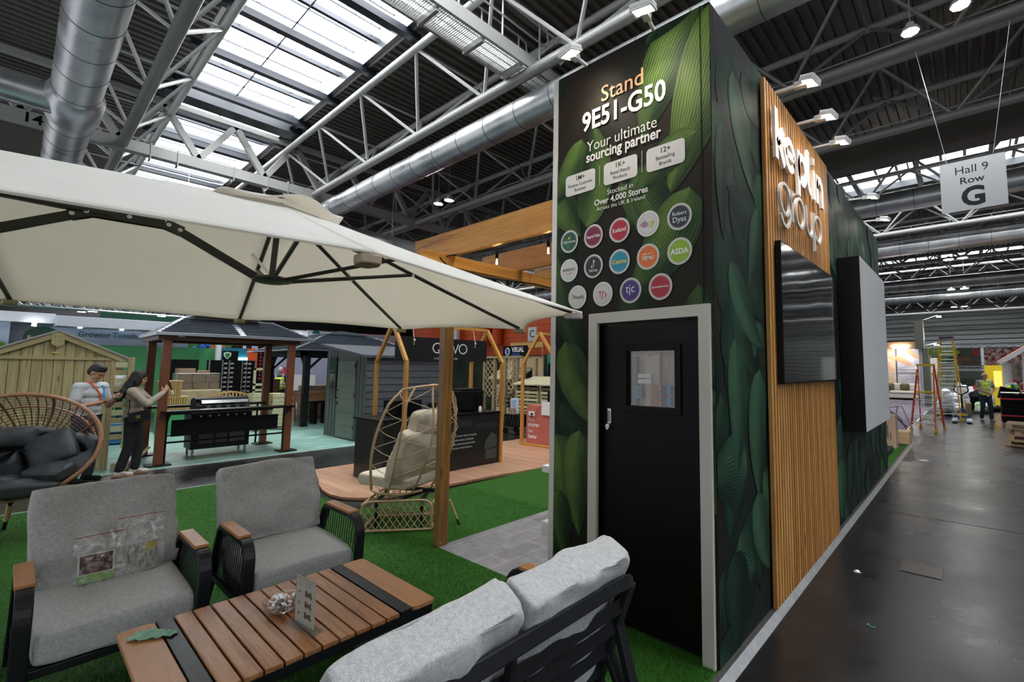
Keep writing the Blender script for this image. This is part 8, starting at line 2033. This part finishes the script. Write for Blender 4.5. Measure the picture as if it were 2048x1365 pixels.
# man looking down at a card in both hands
t, G, up, Hm = person('person', 'man in pale grey polo shirt with orange and blue lanyard looking down at a card', (-9.25, -1.86, -.04), R_(44), 1.76,
    dict(LE=(.06, .26, 1.12), RE=(.04, -.27, 1.12), LW=(.27, .17, 1.24), RW=(.26, -.10, 1.19), pL=(0, -.6, .8), pR=(0, .6, .8), dL=(.5, -.6, .2), dR=(.45, .8, .2), curl=.55, lean=.06),
    M_polo, M_trsn, M_blackm, M_hair, M_skin, .009, look=(R_(8), R_(32)))
b = MB(); b.tube([up((.055, -.075, 1.475)), up((.115, -.05, 1.40)), up((.137, .0, 1.30)), up((.145, .02, 1.18))], .012, 5); b.tube([up((-.03, -.08, 1.49)), up((.055, -.075, 1.475))], .012, 5); b.v = [G(v_) for v_ in b.v]; b.build('orange_lanyard', mat('lanyard_orange', (.70, .10, .02), .6), t)
b = MB(); b.tube([up((-.01, .08, 1.49)), up((.09, .085, 1.42)), up((.135, .06, 1.30)), up((.145, .03, 1.20))], .012, 5); b.v = [G(v_) for v_ in b.v]; b.build('blue_lanyard', mat('lanyard_blue', (.02, .30, .55), .6), t)
b = MB(); b.tube([up((-.02, -.085, 1.465)), up((.07, -.06, 1.445)), up((.09, 0, 1.42)), up((.07, .06, 1.445)), up((-.02, .085, 1.465)), up((-.08, 0, 1.48))], .014, 6, closed=True); b.v = [G(v_) for v_ in b.v]; b.build('shirt_collar', M_polo, t, smooth=True)
b = MB(); b.tube([Vector((.245, .19, 1.225)), Vector((.258, .182, 1.233))], .035, 12); b.v = [G(v_) for v_ in b.v]; b.build('black_watch', M_blackm, t)
b = MB(); b.tube([Vector((.131 * math.cos(a / 24 * PI * 2), .176 * math.sin(a / 24 * PI * 2), .985)) for a in range(24)], .014, 6, closed=True); b.v = [G(v_) for v_ in b.v]; b.build('belt', M_blackm, t)
Tt = MW[t.name] @ Matrix.Scale(1.006, 4) @ Matrix.Translation((.335, .035, 1.245)) @ Matrix.Rotation(R_(-30), 4, 'Y'); o = MB().box(-.03, .03, -.06, .06, -.002, .002, Tt).build('card', mat('held_card', (.42, .48, .46), .5)); tag(o, 'small pale card held by the man in the grey polo shirt', 'card')
# woman photographing with a phone
t, G, up, Hm = person('person', 'woman with long black hair and beige jacket raising a phone, seen from behind', (-9.40, -1.33, -.04), R_(72), 1.655,
    dict(LE=(.16, .24, 1.22), RE=(.20, -.23, 1.20), LW=(.36, .07, 1.40), RW=(.37, -.06, 1.39), pL=(0, -1, .3), pR=(0, 1, .3), dL=(.35, -.35, .8), dR=(.35, .3, .8), curl=.5, LA=(.05, .09, .085), RA=(-.10, -.10, .085), LK=(.07, .10, .50), RK=(-.01, -.10, .5)),
    M_beige, M_trsb, M_shoe, M_hair, M_skin, .009, female=True, hairstyle='long', sleeve='long', look=(0, R_(12)), sole=M_gum)
Tt = MW[t.name] @ Matrix.Scale(1.655 / 1.75, 4) @ Matrix.Translation((.44, .0, 1.50)) @ Matrix.Rotation(R_(-20), 4, 'Y'); o = MB().box(-.006, .006, -.04, .04, -.08, .08, Tt).build('phone', M_black, bevel=.004); tag(o, 'dark phone held up by the woman in the beige jacket', 'phone')
b = MB()
for k in range(14): b.sphere(Tt @ Vector((.0 + .012 * math.sin(k), -.03 - .018 * math.sin(k / 13 * PI), -.08 - .012 * (k if k < 7 else 13 - k))), .007, 6, 5)
o = b.build('bead_strap', M_white, smooth=True); tag(o, 'white beaded strap dangling from the phone of the woman', 'strap')
bg_ = thing('handbag', 'black leather handbag with gold clasp on the hip of the woman in beige', 'handbag', tuple(G((.10, -.25, .96))), 0)
Tb = MW[t.name] @ Matrix.Scale(.946, 4) @ Matrix.Translation((.11, -.235, .995)) @ Matrix.Rotation(R_(-14), 4, 'Y')
MB().box(-.13, .13, -.035, .035, -.085, .085, Tb).build('bag_body', mat('black_leather', (.008, .008, .01), .25), bg_, bevel=.012); MB().box(-.125, .125, -.042, -.034, -.02, .09, Tb).build('front_flap', mat('black_leather_flap', (.01, .01, .012), .2), bg_, bevel=.004)
b = MB(); b.box(-.03, .03, -.048, -.041, -.02, -.008, Tb); b.box(-.03, .03, -.048, -.041, .012, .024, Tb); b.box(-.008, .008, -.048, -.041, -.02, .024, Tb); b.build('gold_clasp', mat('gold', (.75, .50, .12), .25, metal=1), bg_)
b = MB(); b.tube([Tb @ Vector((-.12, 0, .08)), G((-.02, -.20, 1.15)), G((-.06, -.10, 1.40)), G((.0, .1, 1.46)), G((.13, .05, 1.30)), G((.14, -.14, 1.12)), Tb @ Vector((.12, 0, .08))], .006, 5); b.build('shoulder_strap', M_blackm, bg_)
# men in high-visibility vests
person('person', 'grey-haired man in yellow high-visibility vest seen from behind near the dark gazebo', (-18.9, 3.68, -.04), R_(150), 1.74, dict(LE=(.02, .26, 1.14), RE=(.02, -.26, 1.14), LW=(.2, .2, 1.0), RW=(.2, -.2, 1.0)), mat('navy_jumper', (.015, .02, .05), .8), M_trsn, M_blackm, M_hairg, M_skinl, .018, vest=True, sleeve='long', detail=False)
person('person', 'bald man in yellow high-visibility vest walking in the aisle with hands crossed', (1.60, 19.15, -.04), R_(-68), 1.70, dict(LE=(.06, .27, 1.14), RE=(.04, -.27, 1.14), LW=(.24, .02, .96), RW=(.20, -.02, 1.04), LA=(.10, .10, .085), RA=(-.12, -.10, .085), LK=(.10, .1, .5), RK=(0, -.1, .5)), mat('grey_tee', (.22, .22, .23), .8), M_trsn, mat('trainer_grey', (.25, .25, .26), .5), M_hairr, M_skinl, .015, vest=True, hairstyle='balding', sleeve='short', look=(R_(25), 0), detail=False)
person('person', 'worker in yellow vest bending over behind the man with crossed hands', (2.25, 22.6, -.04), R_(-20), 1.7, dict(LE=(.48, .2, 1.0), RE=(.48, -.2, 1.0), LW=(.62, .12, .82), RW=(.62, -.12, .82), lean=.9), mat('green_tee', (.03, .15, .08), .8), mat('jeans_blue', (.02, .08, .25), .8), M_blackm, M_hair, M_skinl, .02, vest=True, detail=False)
person('person', 'person in yellow vest and dark sleeves leaning on the strapped crate, cut by picture edge', (2.88, 18.75, -.04), R_(120), 1.72, dict(LE=(.10, .26, 1.15), RE=(.05, -.26, 1.14), LW=(.33, .28, 1.03), RW=(.2, -.2, 1.05)), mat('plum_tee', (.05, .01, .02), .8), M_trsb, M_blackm, M_hair, M_skinl, .015, vest=True, detail=False)
person('person', 'small distant person with auburn hair behind the woman in beige', (-19.5, -.55, -.04), R_(200), 1.76, dict(LE=(.05, .26, 1.15), RE=(.05, -.26, 1.14), LW=(.2, .2, 1.0), RW=(.2, -.2, 1.0)), M_polo, M_trsb, M_blackm, M_hairr, M_skinl, .02, detail=False)
person('person', 'distant dark-clothed person seen through the trellis arbour opening', (-15.7, 11.6, -.04), R_(-60), 1.86, dict(LE=(.05, .26, 1.15), RE=(.05, -.26, 1.14), LW=(.2, .2, 1.0), RW=(.2, -.2, 1.0)), M_blackm, M_trsb, M_blackm, M_hair, M_skinl, .02, detail=False)
